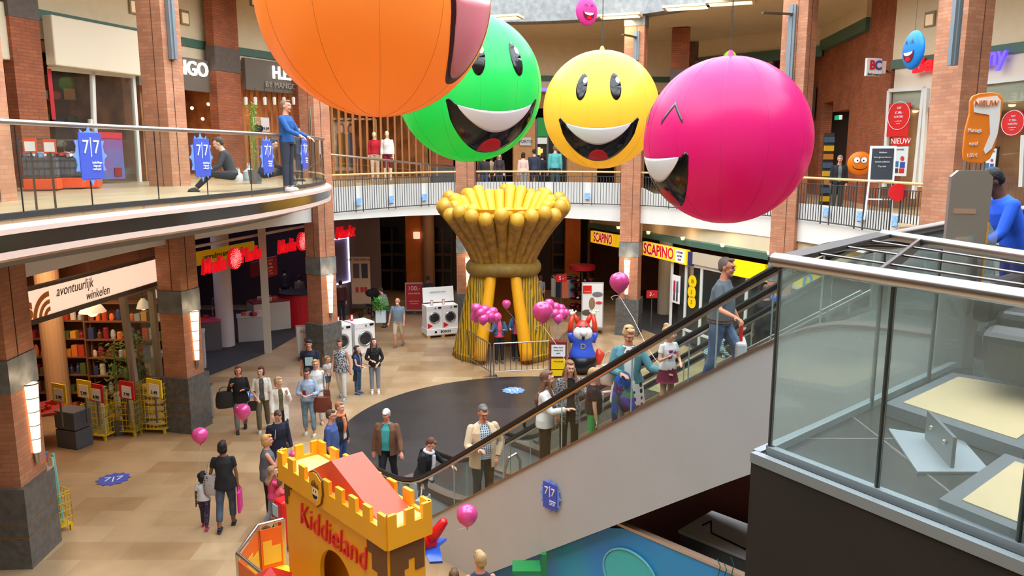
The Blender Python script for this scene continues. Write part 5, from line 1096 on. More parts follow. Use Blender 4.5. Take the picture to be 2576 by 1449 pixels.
ball(1180, 222, 183, (64, 232, 124), 'big green laughing smiley ball half behind the orange one', R(24), R(-2), laugh)
ball(1828, 355, 207, (232, 44, 140), 'big magenta smiley ball with squinting eyes hanging at the right', R(-60), R(-4), squint)
ball(943, -5, 294, (255, 180, 88), 'huge orange smiley ball with tongue out, cut by the top edge', R(56), R(10), tongue_out, roll=R(-3))
# flat round smiley discs
def disc(px, py, rpx, depth, col, lab, yaw, kind, rr_=.31):
    P = pd(px, py, depth); t = thing('smiley_disc', lab, 'balloon', P); toc = (Vector((0, 0, EYE))-P).normalized(); R0 = Vector((0, 0, 1)).cross(toc).normalized(); F = toc*math.cos(yaw)+R0*math.sin(yaw); F.z = 0; F.normalize()
    M = frame((0, 0, 0), Vector((0, 0, 1)).cross(F), F); r = rr_; M3 = M.to_3x3()
    MB().ell((0, 0, 0), (r, r*.28, r), 32, 14, M=M3).build('disc_body', mat('disc_%d_%d' % (col[0], col[1]), col, .35), t, smooth='all')
    def sp(x, z, k=1.02): y = -r*.28*math.sqrt(max(0, 1-(x*x+z*z)))*k-.004; return M3@Vector((x*r, y, z*r))
    def patch(nm, rows, mt, k=1.04): MB().sheet([[sp(a, b, k) for a, b in row] for row in rows]).build(nm, mt, t, solid=.002)
    if kind == 'laugh':
        for s1 in (-1, 1):
            for q in (-1, 1): patch('squint_eye', [[(s1*.28+q*.13*(1-i/4), .26+.2*i/4), (s1*.28+q*.13*(1-i/4), .32+.2*i/4)] for i in range(5)], matt_black)
        patch('mouth', strip(lambda a: -.08-.55*math.sqrt(max(0, 1-(a/.55)**2)), lambda a: -.06-.06*math.cos(a*2.8), -.55, .55, 24, 5), mat('mouth_maroon', (110, 20, 50), .3))
        patch('teeth', strip(lambda a: -.1-.2*math.sqrt(max(0, 1-(a/.45)**2)), lambda a: -.08-.05*math.cos(a*2.8), -.45, .45, 20, 3), face_white, 1.08)
        patch('tongue', strip(lambda a: -.58*math.sqrt(max(0, 1-(a/.6)**2)), lambda a: -.58+.24*math.sqrt(max(0, 1-(a/.26)**2)), -.24, .24, 14, 3), face_red, 1.1)
    elif kind == 'eyes':
        for s1 in (-1, 1):
            patch('eye_ring', disc_rows(s1*.28, .28, .27, .27, 24, 4), matt_black); patch('eye_white', disc_rows(s1*.28, .28, .24, .24, 24, 4), face_white, 1.1); patch('pupil', disc_rows(s1*.24, .24, .07, .07, 14, 2), matt_black, 1.16)
        patch('mouth_line', [[(a, -.1-.42*math.sqrt(max(0, 1-(a/.62)**2))-.03), (a, -.1-.42*math.sqrt(max(0, 1-(a/.62)**2))+.03)] for a in [-.6+.05*i for i in range(25)]], matt_black)
    else:
        for s1 in (-1, 1): patch('eye', disc_rows(s1*.22, .2, .05, .2, 14, 3), matt_black)
        patch('mouth_line', [[(a, -.2-.2*math.cos(a*3)-.03), (a, -.2-.2*math.cos(a*3)+.03)] for a in [-.4+.05*i for i in range(17)]], matt_black)
    MB().tube([(0, 0, r), (0, 0, 11.4-P.z)], .004, 4).build('hanging_line', mat('line_dark', (60, 56, 50)), t)
disc(1476, 29, 36, 17.5, (226, 74, 168), 'small pink laughing smiley disc at the top edge', R(40), 'laugh'); disc(2298, 126, 48, 12.6, (40, 160, 232), 'blue laughing smiley disc turned sideways at the upper right', R(-62), 'laugh')
disc(2163, 411, 30, 20.5, (246, 146, 30), 'orange smiley disc with big round eyes beside the chalkboard', R(8), 'eyes'); disc(1835, 150, 18, 26, (150, 210, 50), 'small green smiley disc peeping over the magenta ball', R(-40), 'dots', .3)
o = MB().lathe([(.05, -.02), (.3, .12), (.32, .2)], seg=24).build('smiley_disc', mat('disc_magenta', (214, 20, 90), .35)); o.location = pd(985, 284, 16); tag(o, 'bottom of a small crimson smiley disc just under the orange ball', 'balloon'); MB().tube([(0, 0, .2), (0, 0, 13.4-o.location.z)], .006, 4).build('hanging_line', mat('line_dark', (60, 56, 50)), o)
# ---------------------------------------------------------------- pink party balloons
pinkm = mat('pearl_pink', (222, 74, 146), .2, metal=.12, spec=.8)
BAL = None
def pink(px, py, rpx, depth, lab, grp=None, anchor=None, curl=False, rr_=None):
    global BAL
    P = pd(px, py, depth); r = rr_ or rpx*depth/FPX
    t = thing('pink_balloon', lab, 'balloon', P, 0, grp)
    prof = [(0.001, -1.28), (.06, -1.26), (.05, -1.2), (.2, -1.08), (.5, -.86), (.8, -.5), (.97, -.1), (1, .15), (.93, .5), (.75, .78), (.45, .96), (.15, 1.03), (.001, 1.04)]
    MB().lathe([(a*r, b*r) for a, b in prof], seg=24, caps=False).build('balloon_skin', pinkm, t, smooth='all'); MB().lathe([(.01*r, -1.24*r), (.1*r, -1.34*r)], seg=8).build('knot', pinkm, t)
    if anchor:
        a = Vector(anchor)-P; k = Vector((0, 0, -1.3*r)); MB().tube([k, k.lerp(a, .3)+Vector((.02, 0, -.02)), k.lerp(a, .7)+Vector((-.02, 0, -.03)), a], .004, 4).build('ribbon', mat('ribbon_white', (226, 216, 220), .5), t)
    if curl: MB().tube([Vector((0, 0, -1.3*r)), Vector((-.07, 0, -1.32*r)), Vector((-.12, 0, -1.5*r)), Vector((-.09, 0, -1.75*r))], .006, 4).build('ribbon_tail', mat('ribbon_white', (226, 216, 220)), t)
    return t
# ---------------------------------------------------------------- wheat sheaf inflatable
SH = Vector((-.28, 25.5, 0)); t = thing('wheat_sheaf', 'giant yellow inflatable wheat sheaf with an arched opening', 'inflatable', SH)
wheat = ramp_mat('wheat_cloth', 'wave', ((104, 88, 30), (196, 152, 26)), 1.6, .45, .42, .12, stretch=(2.2, 2.2, .12), dist=6, bump=.2)
ear = ramp_mat('wheat_ear', 'noise', ((122, 88, 28), (178, 128, 40)), 5, .45, .5, .2, bump=.3); lining = mat('sheaf_lining', (232, 178, 48), .4); tip = mat('sheaf_tip', (212, 162, 50), .35, noise=.2, nscale=3)
n = 26
for k in range(n):
    a = 2*PI*k/n+.1; ca, sa = math.cos(a), math.sin(a); lift = .28*sa+.1*math.sin(k*2.4)
    pts = []; rad = []
    for f in [i/10 for i in range(11)]:
        z = 3.05+1.95*f+lift*f; r = .92+1.02*f**1.5; pts.append((r*ca, r*sa, z)); rad.append((.13+.115*f))
    d = (Vector(pts[-1])-Vector(pts[-2])).normalized(); pts2 = pts+[tuple(Vector(pts[-1])+d*.12), tuple(Vector(pts[-1])+d*.2), tuple(Vector(pts[-1])+d*.235)]; rad2 = rad+[.205, .12, .03]
    MB().tube(pts2, rad2, 12).build('wheat_ear', ear, t, smooth='all'); pt = Vector(pts2[-3]); MB().ell(pt-d*.06, (.232, .232, .235), 14, 8).build('ear_tip', tip, t, smooth='all')
# inner ring of bright tubes
for k in range(n):
    a = 2*PI*(k+.5)/n+.1; ca, sa = math.cos(a), math.sin(a); pts = []; rad = []
    for f in [i/8 for i in range(9)]: pts.append(((.3+1.3*f)*ca, (.3+1.3*f)*sa, 3.2+1.9*f+(.3*sa+.12*math.sin(k*1.7))*f)); rad.append(.06+.14*f)
    d = (Vector(pts[-1])-Vector(pts[-2])).normalized(); pts += [tuple(Vector(pts[-1])+d*.12), tuple(Vector(pts[-1])+d*.19)]; rad += [.17, .05]; MB().tube(pts, rad, 12).build('inner_straw', lining, t, smooth='all')
MB().lathe([(.1, 3.15), (.5, 3.2), (1.8, 5.0)], seg=30, caps=False).build('inner_funnel', lining, t)
MB().tube([(1.02*math.cos(2*PI*k/40), 1.02*math.sin(2*PI*k/40), 3.0+.03*math.sin(3*2*PI*k/40)) for k in range(40)], .24, 12, closed=True).build('binding_rope', mat('binding_olive', (138, 108, 38), .6, noise=.25, nscale=6), t, smooth='all')
# skirt: two shells leave an arch open towards the camera
def skirt(open0, open1, r_in, nm, mt, zb=.0, side=1):
    rows = []
    for i in range(14):
        f = i/13; z = 2.95*(1-f)+zb; half = open0+(open1-open0)*f; row = []
        for k in range(37):
            a = -PI/2+half+(2*PI-2*half)*k/36; r = (1.0+.66*f**.9+.03*math.sin(a*22))*r_in; row.append((r*math.cos(a), r*math.sin(a)*.85, z))
        rows.append(row)
    MB().sheet(rows).build(nm, mt, t, smooth='all', solid=.12)
skirt(.30, .42, 1.0, 'straw_skirt', wheat); skirt(.30, .42, .86, 'inner_wall', mat('sheaf_inside', (206, 124, 30), .6))
for s1 in (-1, 1):
    pts = []
    for i in range(12):
        f = i/11; half = .36+.12*f; a = -PI/2+s1*half; r = 1.0+.66*f**.9; pts.append((r*math.cos(a), r*math.sin(a)*.87-.02, 2.9*(1-f)+.15))
    MB().tube(pts, [.17+.05*i/11 for i in range(12)], 12).build('arch_tube', mat('arch_tube_gold', (236, 166, 20), .4), t, smooth='all')
MB().lathe([(1.45, 0), (1.6, .1), (1.68, .22)], seg=24, a0=-PI/2+.5, a1=3*PI/2-.5, caps=False, sy=.87).build('skirt_hem', wheat, t, smooth='all', solid=.1)
# crowd barriers around the sheaf
def barrier(a, b, lab):
    a = Vector((a[0], a[1], 0)); b = Vector((b[0], b[1], 0)); t = thing('crowd_barrier', lab, 'barrier', a); d = b-a; L_ = d.length; u = d.normalized(); m = MB(); m.tube([(0, 0, .0), (0, 0, 1.05)], .022, 8); m.tube([d, d+Vector((0, 0, 1.05))], .022, 8); m.build('end_post', steel, t, smooth=True); m = MB()
    m.tube([Vector((0, 0, 1.05)), d+Vector((0, 0, 1.05))], .022, 8); m.tube([Vector((0, 0, .17)), d+Vector((0, 0, .17))], .018, 8); m.build('rail', steel, t, smooth=True); m = MB(); nb = int(L_/.16)
    for k in range(1, nb): p = u*(L_*k/nb); m.tube([p+Vector((0, 0, .17)), p+Vector((0, 0, 1.05))], .009, 5)
    m.build('bar_panel', steeld, t); nv = Vector((-u.y, u.x, 0))
    for p in (u*.08, d-u*.08): MB().bar(p-nv*.2+Vector((0, 0, .015)), p+nv*.2+Vector((0, 0, .015)), .05, .03).build('foot', steel, t)
barrier((-.55, 22.75), (1.3, 23.1), 'steel crowd barrier across the front of the wheat sheaf'); barrier((-.65, 22.7), (-1.5, 24.6), 'steel crowd barrier running back at the left of the sheaf opening'); barrier((1.4, 23.15), (1.95, 25.0), 'steel crowd barrier running back at the right of the sheaf opening')
P = pz(1404, 950, 0); t = thing('info_kiosk', 'slim red kiosk with white and yellow notices beside the inflatable figure', 'kiosk', P+Vector((0, .2, 0))); MB().box((0, 0, .55), (.5, .3, 1.1)).build('kiosk_body', mat('kiosk_red', (120, 40, 36), .5), t, bevel=.01); MB().box((0, -.16, .83), (.42, .02, .36)).build('white_notice', papyr, t); MB().box((0, -.16, .42), (.42, .02, .32)).build('yellow_notice', yellow, t); MB().box((0, -.16, .13), (.42, .02, .18)).build('yellow_notice', yellow, t)
for k in range(3): text(('TREK EEN BALLON', 'WINNEN MET DE', 'GRATIS')[k], Matrix.Translation((0, -.175, .93-.09*k)), .035, blackm, t)
text('Win! elke dag', Matrix.Translation((0, -.175, .5)), .05, blackm, t)
# ---------------------------------------------------------------- inflatable figure with raised arms
P = pz(1466, 946, 0); t = thing('inflatable_figure', 'inflatable red animal figure in blue jumper with both arms raised', 'inflatable', P+Vector((0, .3, 0))); fr = mat('fig_red', (216, 62, 40), .3); fb = mat('fig_blue', (60, 96, 214), .3); fw = mat('fig_white', (232, 230, 226), .3); fk = mat('fig_black', (24, 24, 28), .3)
MB().ell((0, 0, .36), (.46, .4, .36), 24, 12).build('lower_body', fk, t, smooth='all'); MB().lathe([(.4, .5), (.42, .62), (.34, .8), (.3, .95), (.36, 1.1), (.34, 1.2), (.2, 1.3)], seg=28, sy=.8).build('jumper', fb, t, smooth='all')
MB().ell((0, -.02, 1.42), (.24, .24, .26), 20, 12).build('head', fr, t, smooth='all'); MB().ell((0, -.13, 1.3), (.3, .2, .25), 20, 12).build('cheeks', fw, t, smooth='all'); MB().ell((0, -.3, 1.36), (.12, .14, .12), 16, 10).build('muzzle', fw, t, smooth='all'); MB().ell((0, -.3, 1.19), (.05, .06, .06), 12, 8).build('mouth', fk, t)
for s1 in (-1, 1):
    MB().ell((s1*.09, -.22, 1.54), (.055, .04, .05), 10, 8).build('eye', mat('fig_eye', (90, 110, 130), .2), t, smooth='all')
    MB().tube([(s1*.3, 0, 1.0), (s1*.37, 0, 1.2), (s1*.38, 0, 1.3)], [.1, .1, .1], 12).build('sleeve', fb, t, smooth='all'); MB().tube([(s1*.38, 0, 1.28), (s1*.37, 0, 1.55), (s1*.31, 0, 1.84)], [.085, .075, .065], 12).build('arm', fr, t, smooth='all')
    MB().tube([(s1*.14, .02, 1.6), (s1*.2, .02, 1.74), (s1*.25, .02, 1.86)], [.08, .07, .03], 12).build('ear', fr, t, smooth='all')
    h = MB(); h.ell((s1*.33, -.02, 1.9), (.09, .05, .07), 12, 8)
    for q in range(3): h.tube([(s1*(.3+.03*q), -.02, 1.93), (s1*(.33+.08*q), -.03, 2.02-.01*q)], [.03, .025], 8)
    h.tube([(s1*.27, -.02, 1.9), (s1*.2, -.03, 1.98)], [.03, .022], 8); h.build('hand', mat('fig_cream', (236, 222, 196), .4), t, smooth='all')
MB().tube([(.25, .2, .3), (.5, .22, .35), (.58, .2, .55), (.5, .18, .72)], [.12, .16, .15, .05], 12).build('tail', fr, t, smooth='all'); text('D', Matrix.Translation((0, -.285, .92))@Matrix.Rotation(R(6), 4, 'X'), .24, mat('fig_tan', (176, 160, 130), .5), t, bold=.006)
# ================================================================ escalators
A0 = Vector((-1.745, 12.93, 0)); EU = Vector((.697, -.717, 0)); EN = Vector((.717, .697, 0)); SL = .6955; RUN = 7.12
def tread(s):
    k = .22; sp = lambda x: k*math.log(1+math.exp(max(-40, min(40, x/k)))); return SL*(sp(s)-sp(s-RUN))
def EP(s, w_, z=0, flat=False): return A0+EU*s+EN*w_+Vector((0, 0, (0 if flat else tread(s))+z))
def escalator(w0, lab, outer, name='escalator', near_panel=True):
    t = thing(name, lab, 'escalator', (0, 0, 0)); wN = w0-.07; wF = w0+1.22; ss = [-1.9+.28*i for i in range(41)]
    panelm = mat('panel_grey', (184, 188, 190), .38, noise=.04, nscale=1.2)
    def side(w_, th, nm):
        m = MB(); top = [EP(s, w_, .1) for s in ss]; bot = [Vector((*EP(s, w_).xy, max(0, tread(s)+.1-1.42-.05*(s > 7.4)))) for s in ss]
        rows = [[a+EN*th for a in bot], bot, top, [a+EN*th for a in top]]; m.sheet([list(c2) for c2 in zip(*rows)]); return m.build(nm, panelm, t)
    side(wN-.16, .05, 'side_panel'); side(wF+.16, .05, 'side_panel')
    # underside
    m = MB(); m.sheet([[Vector((*EP(s, wN-.12).xy, max(.02, tread(s)-1.3))), Vector((*EP(s, wF+.16).xy, max(.02, tread(s)-1.3)))] for s in ss]); m.build('underside', mat('underside_dark', (60, 54, 52), .8), t)
    for s in (1.1, 3.0, 4.9, 6.8): MB().bar(EP(s, wN-.161, .09), EP(s+.4, wN-.161, .09-1.05-.4*SL), .004, .008, up=EN).build('panel_seam', mat('seam_light', (196, 192, 190), .5), t)
    for w_ in (wN, wF):
        sg = -1 if w_ == wN else 1
        m = MB(); m.sheet([[EP(s, w_+sg*.18, .1), EP(s, w_+sg*.18, .13), EP(s, w_-sg*.06, .14), EP(s, w_-sg*.06, -.1)] for s in ss]); m.build('balustrade_trim', mat('trim_brown_grey', (134, 112, 104), .35, .5), t)
        # glass panes
        sp = [-1.15+1.18*i for i in range(9)]
        for a, b in zip(sp[:-1], sp[1:]):
            q = [a+.008+(b-a-.016)*i/6 for i in range(7)]; MB().sheet([[EP(s, w_, .14), EP(s, w_, .86)] for s in q]).build('glass_panel', glass, t, solid=.012)
        for b in sp[1:-1]: MB().bar(EP(b, w_, .14), EP(b, w_, .86), .016, .016).build('panel_joint', mat('joint_grey', (150, 170, 165), .4), t)
        m = MB(); m.tube([EP(s, w_, .87) for s in [-1.2+.25*i for i in range(41)]], .022, 6); m.build('handrail_guide', steel, t, smooth=True)
        pts = [EP(-1.0, w_, .28), EP(-1.28, w_, .36), EP(-1.44, w_, .6), EP(-1.34, w_, .84), EP(-1.1, w_, .93)]+[EP(s, w_, .93) for s in [-.9+.25*i for i in range(40)]]+[EP(8.95, w_, .9), EP(9.1, w_, .7), EP(9.0, w_, .45), EP(8.8, w_, .35)]
        MB().tube(pts, .04, 8).build('handrail', rubber, t, smooth=True)
        # skirt inside
        m = MB(); m.sheet([[EP(s, w_-sg*.1, -.12), EP(s, w_-sg*.1, .1)] for s in ss]); m.build('skirt_guard', steeld, t)
    n = 17; dz = 4.95/n; ds = dz/SL
    for k in range(n):
        s = (k+.5)*ds; m = MB(); a = EP(s, w0+.58, 0); z = dz*(k+1)-.15*dz*0; m.box((a.x, a.y, max(.01, dz*k+dz/2-.26)), (ds, 1.02, dz), math.atan2(EU.y, EU.x)); m.build('step', mat('step_metal', (88, 88, 90), .4, .6), t)
    for s0, s1, z in ((-1.9, 0, .012), (7.2, 9.1, 4.96)):
        a = (EP(s0, w0+.58, z, True)+EP(s1, w0+.58, z, True))/2; MB().box(a, (s1-s0, 1.04, .02), math.atan2(EU.y, EU.x)).build('landing_plate', mat('landing_metal', (120, 122, 126), .35, .8), t)
    return t
esc = escalator(0, 'near escalator with long grey side panel rising to the right, people riding up', True)
escB = escalator(3.0, 'second escalator running parallel behind the near one', True)
# sign on the side panel
WE = Wall(EP(0, -.26, 0, True)[:2], EP(5, -.26, 0, True)[:2], (0, 0, 0)); P = WE.at(1385, 1248); t = thing('star_sign', 'blue 7 7 opening days sign stuck on the grey escalator side panel', 'sign', P); star_board(WE.M((0, 0, 0)), .26, .38, t)
# clear barrier with steel hoops between the escalators
for s, lab in ((.35, 'bent steel hoop barrier between the two escalators, near the bottom'),):
    P = EP(s, 1.9, 0, True); t = thing('steel_hoop', lab, 'barrier', P)
    pts = [Vector((0, 0, 0)), Vector((0, 0, .75)), EN*.1+Vector((0, 0, .95)), EN*.3+Vector((0, 0, .98)), EN*.42+Vector((0, 0, .8)), EN*.42]
    MB().tube(pts, .03, 8).build('hoop', steel, t, smooth=True)
t = thing('deflector', 'pale blue upright plate inside the glass at the foot of the near escalator', 'barrier', EP(-.35, .3, .02, True)); MB().bar((0, 0, .02), EU*.0+EN*-.05+Vector((0, 0, .75)), .03, .2, up=EU).build('deflector', mat('pale_blue_plate', (176, 196, 214), .3), t)
t = thing('gutter_rail', 'sloping steel handrail between the two escalators', 'railing', (0, 0, 0))
for w_ in (1.75, 2.4):
    MB().tube([EP(s, w_, .35) for s in (1.5, 3, 5, 6.8)], .025, 6).build('sloping_rail', steel, t, smooth=True)
    for s in (1.6, 3.2, 4.8, 6.4): MB().tube([EP(s, w_, .35), EP(s, w_, -.25)], .014, 6).build('post', steel, t)
# slab between the escalators at the top: right gallery landing
land = brick_mat('landing_tile', (50, 50, 50), (42, 42, 43), (120, 118, 112), 1.15, 1.15, .008, .22, 0, 'floor', 0, .1)
C0 = Vector((1.455, 4.375, 0)); CA = Vector((2.24, 3.15, 0)); CB = Vector((4.07, 6.59, 0)); far = (CA-C0).normalized()
CD = C0+far*5.2; e1 = EP(8.9, -.3, 0, True); e2 = EP(8.9, 4.6, 0, True); e3 = EP(7.3, 4.6, 0, True)
poly = [C0.xy[:], CD.xy[:], (14, CD.y), (14, 17), (NODES[-8].x, NODES[-8].y), e3.xy[:], e2.xy[:], e1.xy[:], CB.xy[:]]
o = MB().prism(poly, 4.6, 4.95).build('floor_platform', land); struct(o, 'dark tiled upper landing at the right')
o = MB().prism([(8.6, 17.2), (14, 17), (14, 18.5), (9.2, 18.5)], 4.7, 5.1).build('floor_step', galfl); struct(o)
# dark box faces under the platform edge
fd = mat('box_dark_brown', (44, 38, 33), .85, noise=.2, nscale=3); t = thing('platform_box', 'tall dark brown boxed support under the glass platform at the lower right', 'platform', (0, 0, 0)); nA = Vector((far.y, -far.x, 0)); nA = -nA if nA.dot(C0) > 0 else nA
m = MB(); ins = .03; a, b = C0+nA*.02, CD+nA*.02; bb = (CB-C0).normalized(); m.prism([(a.x-bb.x*.03, a.y-bb.y*.03), b.xy[:], (b+bb*1.2).xy[:], (a+bb*1.2).xy[:]], 0, 4.9); m.build('boxed_face', fd, t); MB().bar(Vector((*C0.xy, 4.93))+nA*.03, Vector((*CD.xy, 4.93))+nA*.03, .05, .06).build('edge_strip', mat('edge_grey', (150, 160, 164), .4, .3), t); MB().bar(Vector((*C0.xy, 4.93)), Vector((*CB.xy, 4.93)), .05, .06).build('edge_strip', mat('edge_grey', (150, 160, 164), .4, .3), t)
# glass on the platform edges
t = thing('glass_balustrade', 'tall glass balustrade with thick steel handrail around the right platform', 'balustrade', (0, 0, 0)); G0 = C0+bb*.05+far*.06
def pane(a, b, z0=4.95, z1=6.05):
    MB().add([(a.x, a.y, z0), (b.x, b.y, z0), (b.x, b.y, z1), (a.x, a.y, z1)], [(0, 1, 2, 3)]).build('glass_pane', glassg, t, solid=.014)
for f0, f1 in ((0, .47), (.47, .94), (.94, 1.4), (1.4, 2.6)): pane(G0+far*(f0*1.45+.01), G0+far*(f1*1.45-.01))
Lb = (CB-G0).length
for f0, f1 in ((0, .38), (.38, .66), (.66, 1.0)): pane(G0+bb*(Lb*f0+.01), G0+bb*(Lb*f1-.01))
jm = mat('joint_dark_glass', (40, 50, 48), .3)
for p in (G0, G0+far*.68, G0+far*1.36, G0+far*2.03, G0+bb*Lb*.38, G0+bb*Lb*.66): MB().box((p.x, p.y, 5.5), (.02, .02, 1.1)).build('pane_joint', jm, t)
MB().bar(Vector((*G0.xy, 4.97)), Vector((*(G0+far*4.8).xy, 4.97)), .05, .05).build('base_channel', mat('edge_grey', (150, 160, 164)), t); MB().bar(Vector((*G0.xy, 4.97)), Vector((*CB.xy, 4.97)), .05, .05).build('base_channel', mat('edge_grey', (150, 160, 164)), t)
hz = 6.1; r1, r2, r3 = Vector((1.52, 4.38, hz)), Vector((2.15, 3.21, hz)), Vector((2.8, 5.8, hz)); dn = (r2-r1).normalized(); r4 = Vector((3.03, 4.55, hz))
MB().tube([r1-dn*.03, r1+dn*5], .042, 14).build('handrail', steel, t, smooth=True); d3 = (r4-r3).normalized(); MB().tube([r3-d3*.02, r3+d3*3.2], .036, 12).build('handrail', steel, t, smooth=True)
MB().bar(r1, r3, .13, .03).build('flat_bar', mat('bar_dark_steel', (84, 80, 78), .45, .7), t); a, b = Vector((2.94, 5.53, hz)), Vector((1.92, 3.99, hz)); MB().bar(a-Vector((0, 0, .02)), b-Vector((0, 0, .02)), .02, .07).build('flat_bar', steeld, t)
for f in (.25, .5, .75): p = r1.lerp(r3, f); q = r2.lerp(r4, f); dd = (q-p).normalized(); MB().tube([p, p+dd*4], .008, 6).build('thin_rod', steeld, t)
# glass of the second row, with posts
t = thing('glass_balustrade', 'glass balustrade with thick dark steel rail behind the massage sign', 'balustrade', (0, 0, 0)); a = EP(9.2, 1.35, 0, True); p0 = pz(2235, 590, 6.0); p1 = pz(2390, 566, 6.0); p2 = pz(2580, 530, 6.05)
ra = Vector((4.25, 7.9, 6.02)); rb = Vector((5.6, 8.0, 6.2)); ra = pd(2200, 600, 8.6); rb = pd(2600, 525, 7.6); MB().tube([ra, rb], .05, 12).build('handrail', steeld, t, smooth=True)
MB().add([(ra.x, ra.y, 4.97), (rb.x, rb.y, 4.97), (rb.x, rb.y, rb.z-.05), (ra.x, ra.y, ra.z-.05)], [(0, 1, 2, 3)]).build('glass_pane', glassg, t, solid=.012)
for f in (.1, .5, .9): p = ra.lerp(rb, f); MB().bar((p.x, p.y, 4.95), (p.x, p.y, p.z), .05, .05).build('post', steeld, t)
# ---------------------------------------------------------------- massage stand on the platform
P = pd(2425, 620, 6.3); base = Vector((P.x, P.y, 4.95)); t = thing('massage_sign', 'orange foot shaped massage sign on a tall grey metal monolith', 'sign', base, R(-14)); mono = mat('monolith_grey', (150, 144, 138), .4, .5)
def topz(py): return pd(2430, py, 6.3).z-4.95
z1 = topz(428); wd = .30
poly = [(-wd/2, 0), (wd/2, 0), (wd/2, z1-.05), (wd/2-.05, z1), (-wd/2+.05, z1), (-wd/2, z1-.05)]
MB().extr(poly, Matrix.Identity(4), .07).build('monolith', mono, t); MB().ell((.06, -.037, z1*.45), (.045, .004, .3), 16, 8).build('dark_oval', mat('oval_dark', (104, 98, 92), .5), t)  # darker oval laid on the monolith face
for q, (zz, ww) in enumerate(((z1*.8, .16), (z1*.66, .09))): MB().box((-.03, -.037, zz), (ww, .004, .04)).build('copper_stripe', mat('stripe_copper', (176, 140, 112), .5), t)  # copper-coloured stripes across the monolith face
MB().box((.147, -.02, z1*.5), (.012, .04, .8)).build('yellow_edge', mat('edge_yellow', (200, 150, 40), .5), t)
zb, zt = topz(408), topz(238); hh = zt-zb; foot = [(-.06, 0), (.05, -.01), (.1, .03), (.125, hh*.2), (.14, hh*.5), (.15, hh*.8), (.145, hh*.92), (.11, hh*.985), (.06, hh), (-.02, hh*.99), (-.07, hh*.95), (-.085, hh*.88), (-.08, hh*.7), (-.1, hh*.45), (-.1, hh*.15), (-.09, hh*.04)]
MB().extr([(x, z+zb) for x, z in foot], Matrix.Translation((.02, 0, 0)), .035).build('sign_board', mat('massage_orange', (238, 130, 30), .45), t, bevel=.006)
leg = [(-.06, .86), (-.03, .92), (.1, .95), (.13, .88), (.135, .6), (.13, .4), (.1, .2), (.06, .12), (.045, .18), (.08, .4), (.06, .68), (-.05, .72)]
MB().extr([(x, z*hh+zb) for x, z in leg], Matrix.Translation((.02, -.021, 0)), .006).build('white_foot_shape', papyr, t)
oc = mat('orange_ink', (220, 110, 30), .5); text('NIEUW', Matrix.Translation((.05, -.028, zb+hh*.84)), .065, oc, t, sx=.8)
for s_, f in (('Massage', .46), ('vanaf', .27), ('1,00 €', .1)): text(s_, Matrix.Translation((-.012, -.02, zb+hh*f)), .042, papyr, t, sx=.72)
for x in (-.05, .02, .08): MB().tube([(x, 0, zb+.03), (x, 0, z1-.01)], .014, 8).build('clamp_post', steel, t)
t = thing('base_plate', 'pair of pale steel plates with an upright fin on the dark landing tiles', 'stand', (0, 0, 0)); plate = mat('plate_bluegrey', (170, 180, 186), .35, .4)
p = [pz(x, y, 4.962) for x, y in ((2235, 1079), (2308, 1188), (2493, 1188), (2420, 1105))]; MB().prism([q.xy[:] for q in p], 4.952, 4.966).build('base_plate', plate, t)
a, b = pz(2330, 1105, 4.96), pz(2395, 1180, 4.96); MB().bar((a.x, a.y, 5.05), (b.x, b.y, 5.05), .02, .19).build('upright_fin', mat('fin_grey', (120, 124, 126), .4, .4), t)
for f in (.25, .75): q = a.lerp(b, f); MB().ell((q.x-.02, q.y-.01, 5.08), .015, 8, 6).build('bolt', steel, t)
def low_plinth(pts, z0, z1, lab):
    t = thing('seat_plinth', lab, 'plinth', (0, 0, 0)); P = [Vector(q) for q in pts]; MB().prism([q.xy[:] for q in P], z0, z1).build('plinth_body', mat('plinth_grey', (92, 98, 104), .45), t); cc = sum((q for q in P), Vector())/len(P); MB().prism([(cc+(q-cc)*.82).xy[:] for q in P], z1, z1+.006).build('wooden_top', mat('plinth_wood', (206, 182, 136), .5, noise=.08, nscale=5), t)
a, b = pz(2225, 1014, 5.04), pz(2576, 1130, 5.04); low_plinth([a, b, b+bb*1.5, a+bb*1.15], 4.955, 5.04, 'low wood topped grey plinth behind the steel base plates'); a, b = pz(2362, 1255, 5.04), pz(2576, 1352, 5.04); low_plinth([a, b+far*.5, b+far*.5+bb*.9, a+bb*.9], 4.955, 5.04, 'low wood topped grey plinth at the right picture edge')
def massage_chair(P, rz, lab):
    t = thing('massage_chair', lab, 'chair', P, rz); ck = mat('chair_black', (34, 32, 34), .4); cg = mat('chair_grey', (186, 176, 166), .5)
    MB().box((0, 0, .3), (.7, .9, .24)).build('chair_base', ck, t, bevel=.05); MB().box((0, .05, .48), (.5, .62, .14)).build('seat', ck, t, bevel=.05); MB().box((0, -.36, .85), (.56, .2, .9), M=Matrix.Rotation(R(16), 3, 'X')).build('backrest', cg, t, bevel=.08); MB().box((0, -.44, 1.18), (.36, .14, .24), M=Matrix.Rotation(R(16), 3, 'X')).build('headrest', ck, t, bevel=.05)
    for s1 in (-1, 1): MB().box((s1*.33, 0, .6), (.13, .8, .3)).build('armrest', ck, t, bevel=.05)
    MB().box((0, .55, .3), (.44, .2, .36), M=Matrix.Rotation(R(-20), 3, 'X')).build('leg_rest', ck, t, bevel=.05)
pc = pd(2600, 880, 5.6); massage_chair((pc.x+.1, pc.y, 5.05), R(130), 'black massage chair at the right picture edge on the wood topped plinth')
pc = pd(2560, 640, 7.5); massage_chair((pc.x+.45, pc.y+.2, 4.96), R(60), 'dark blue and beige massage chair behind the grey monolith')
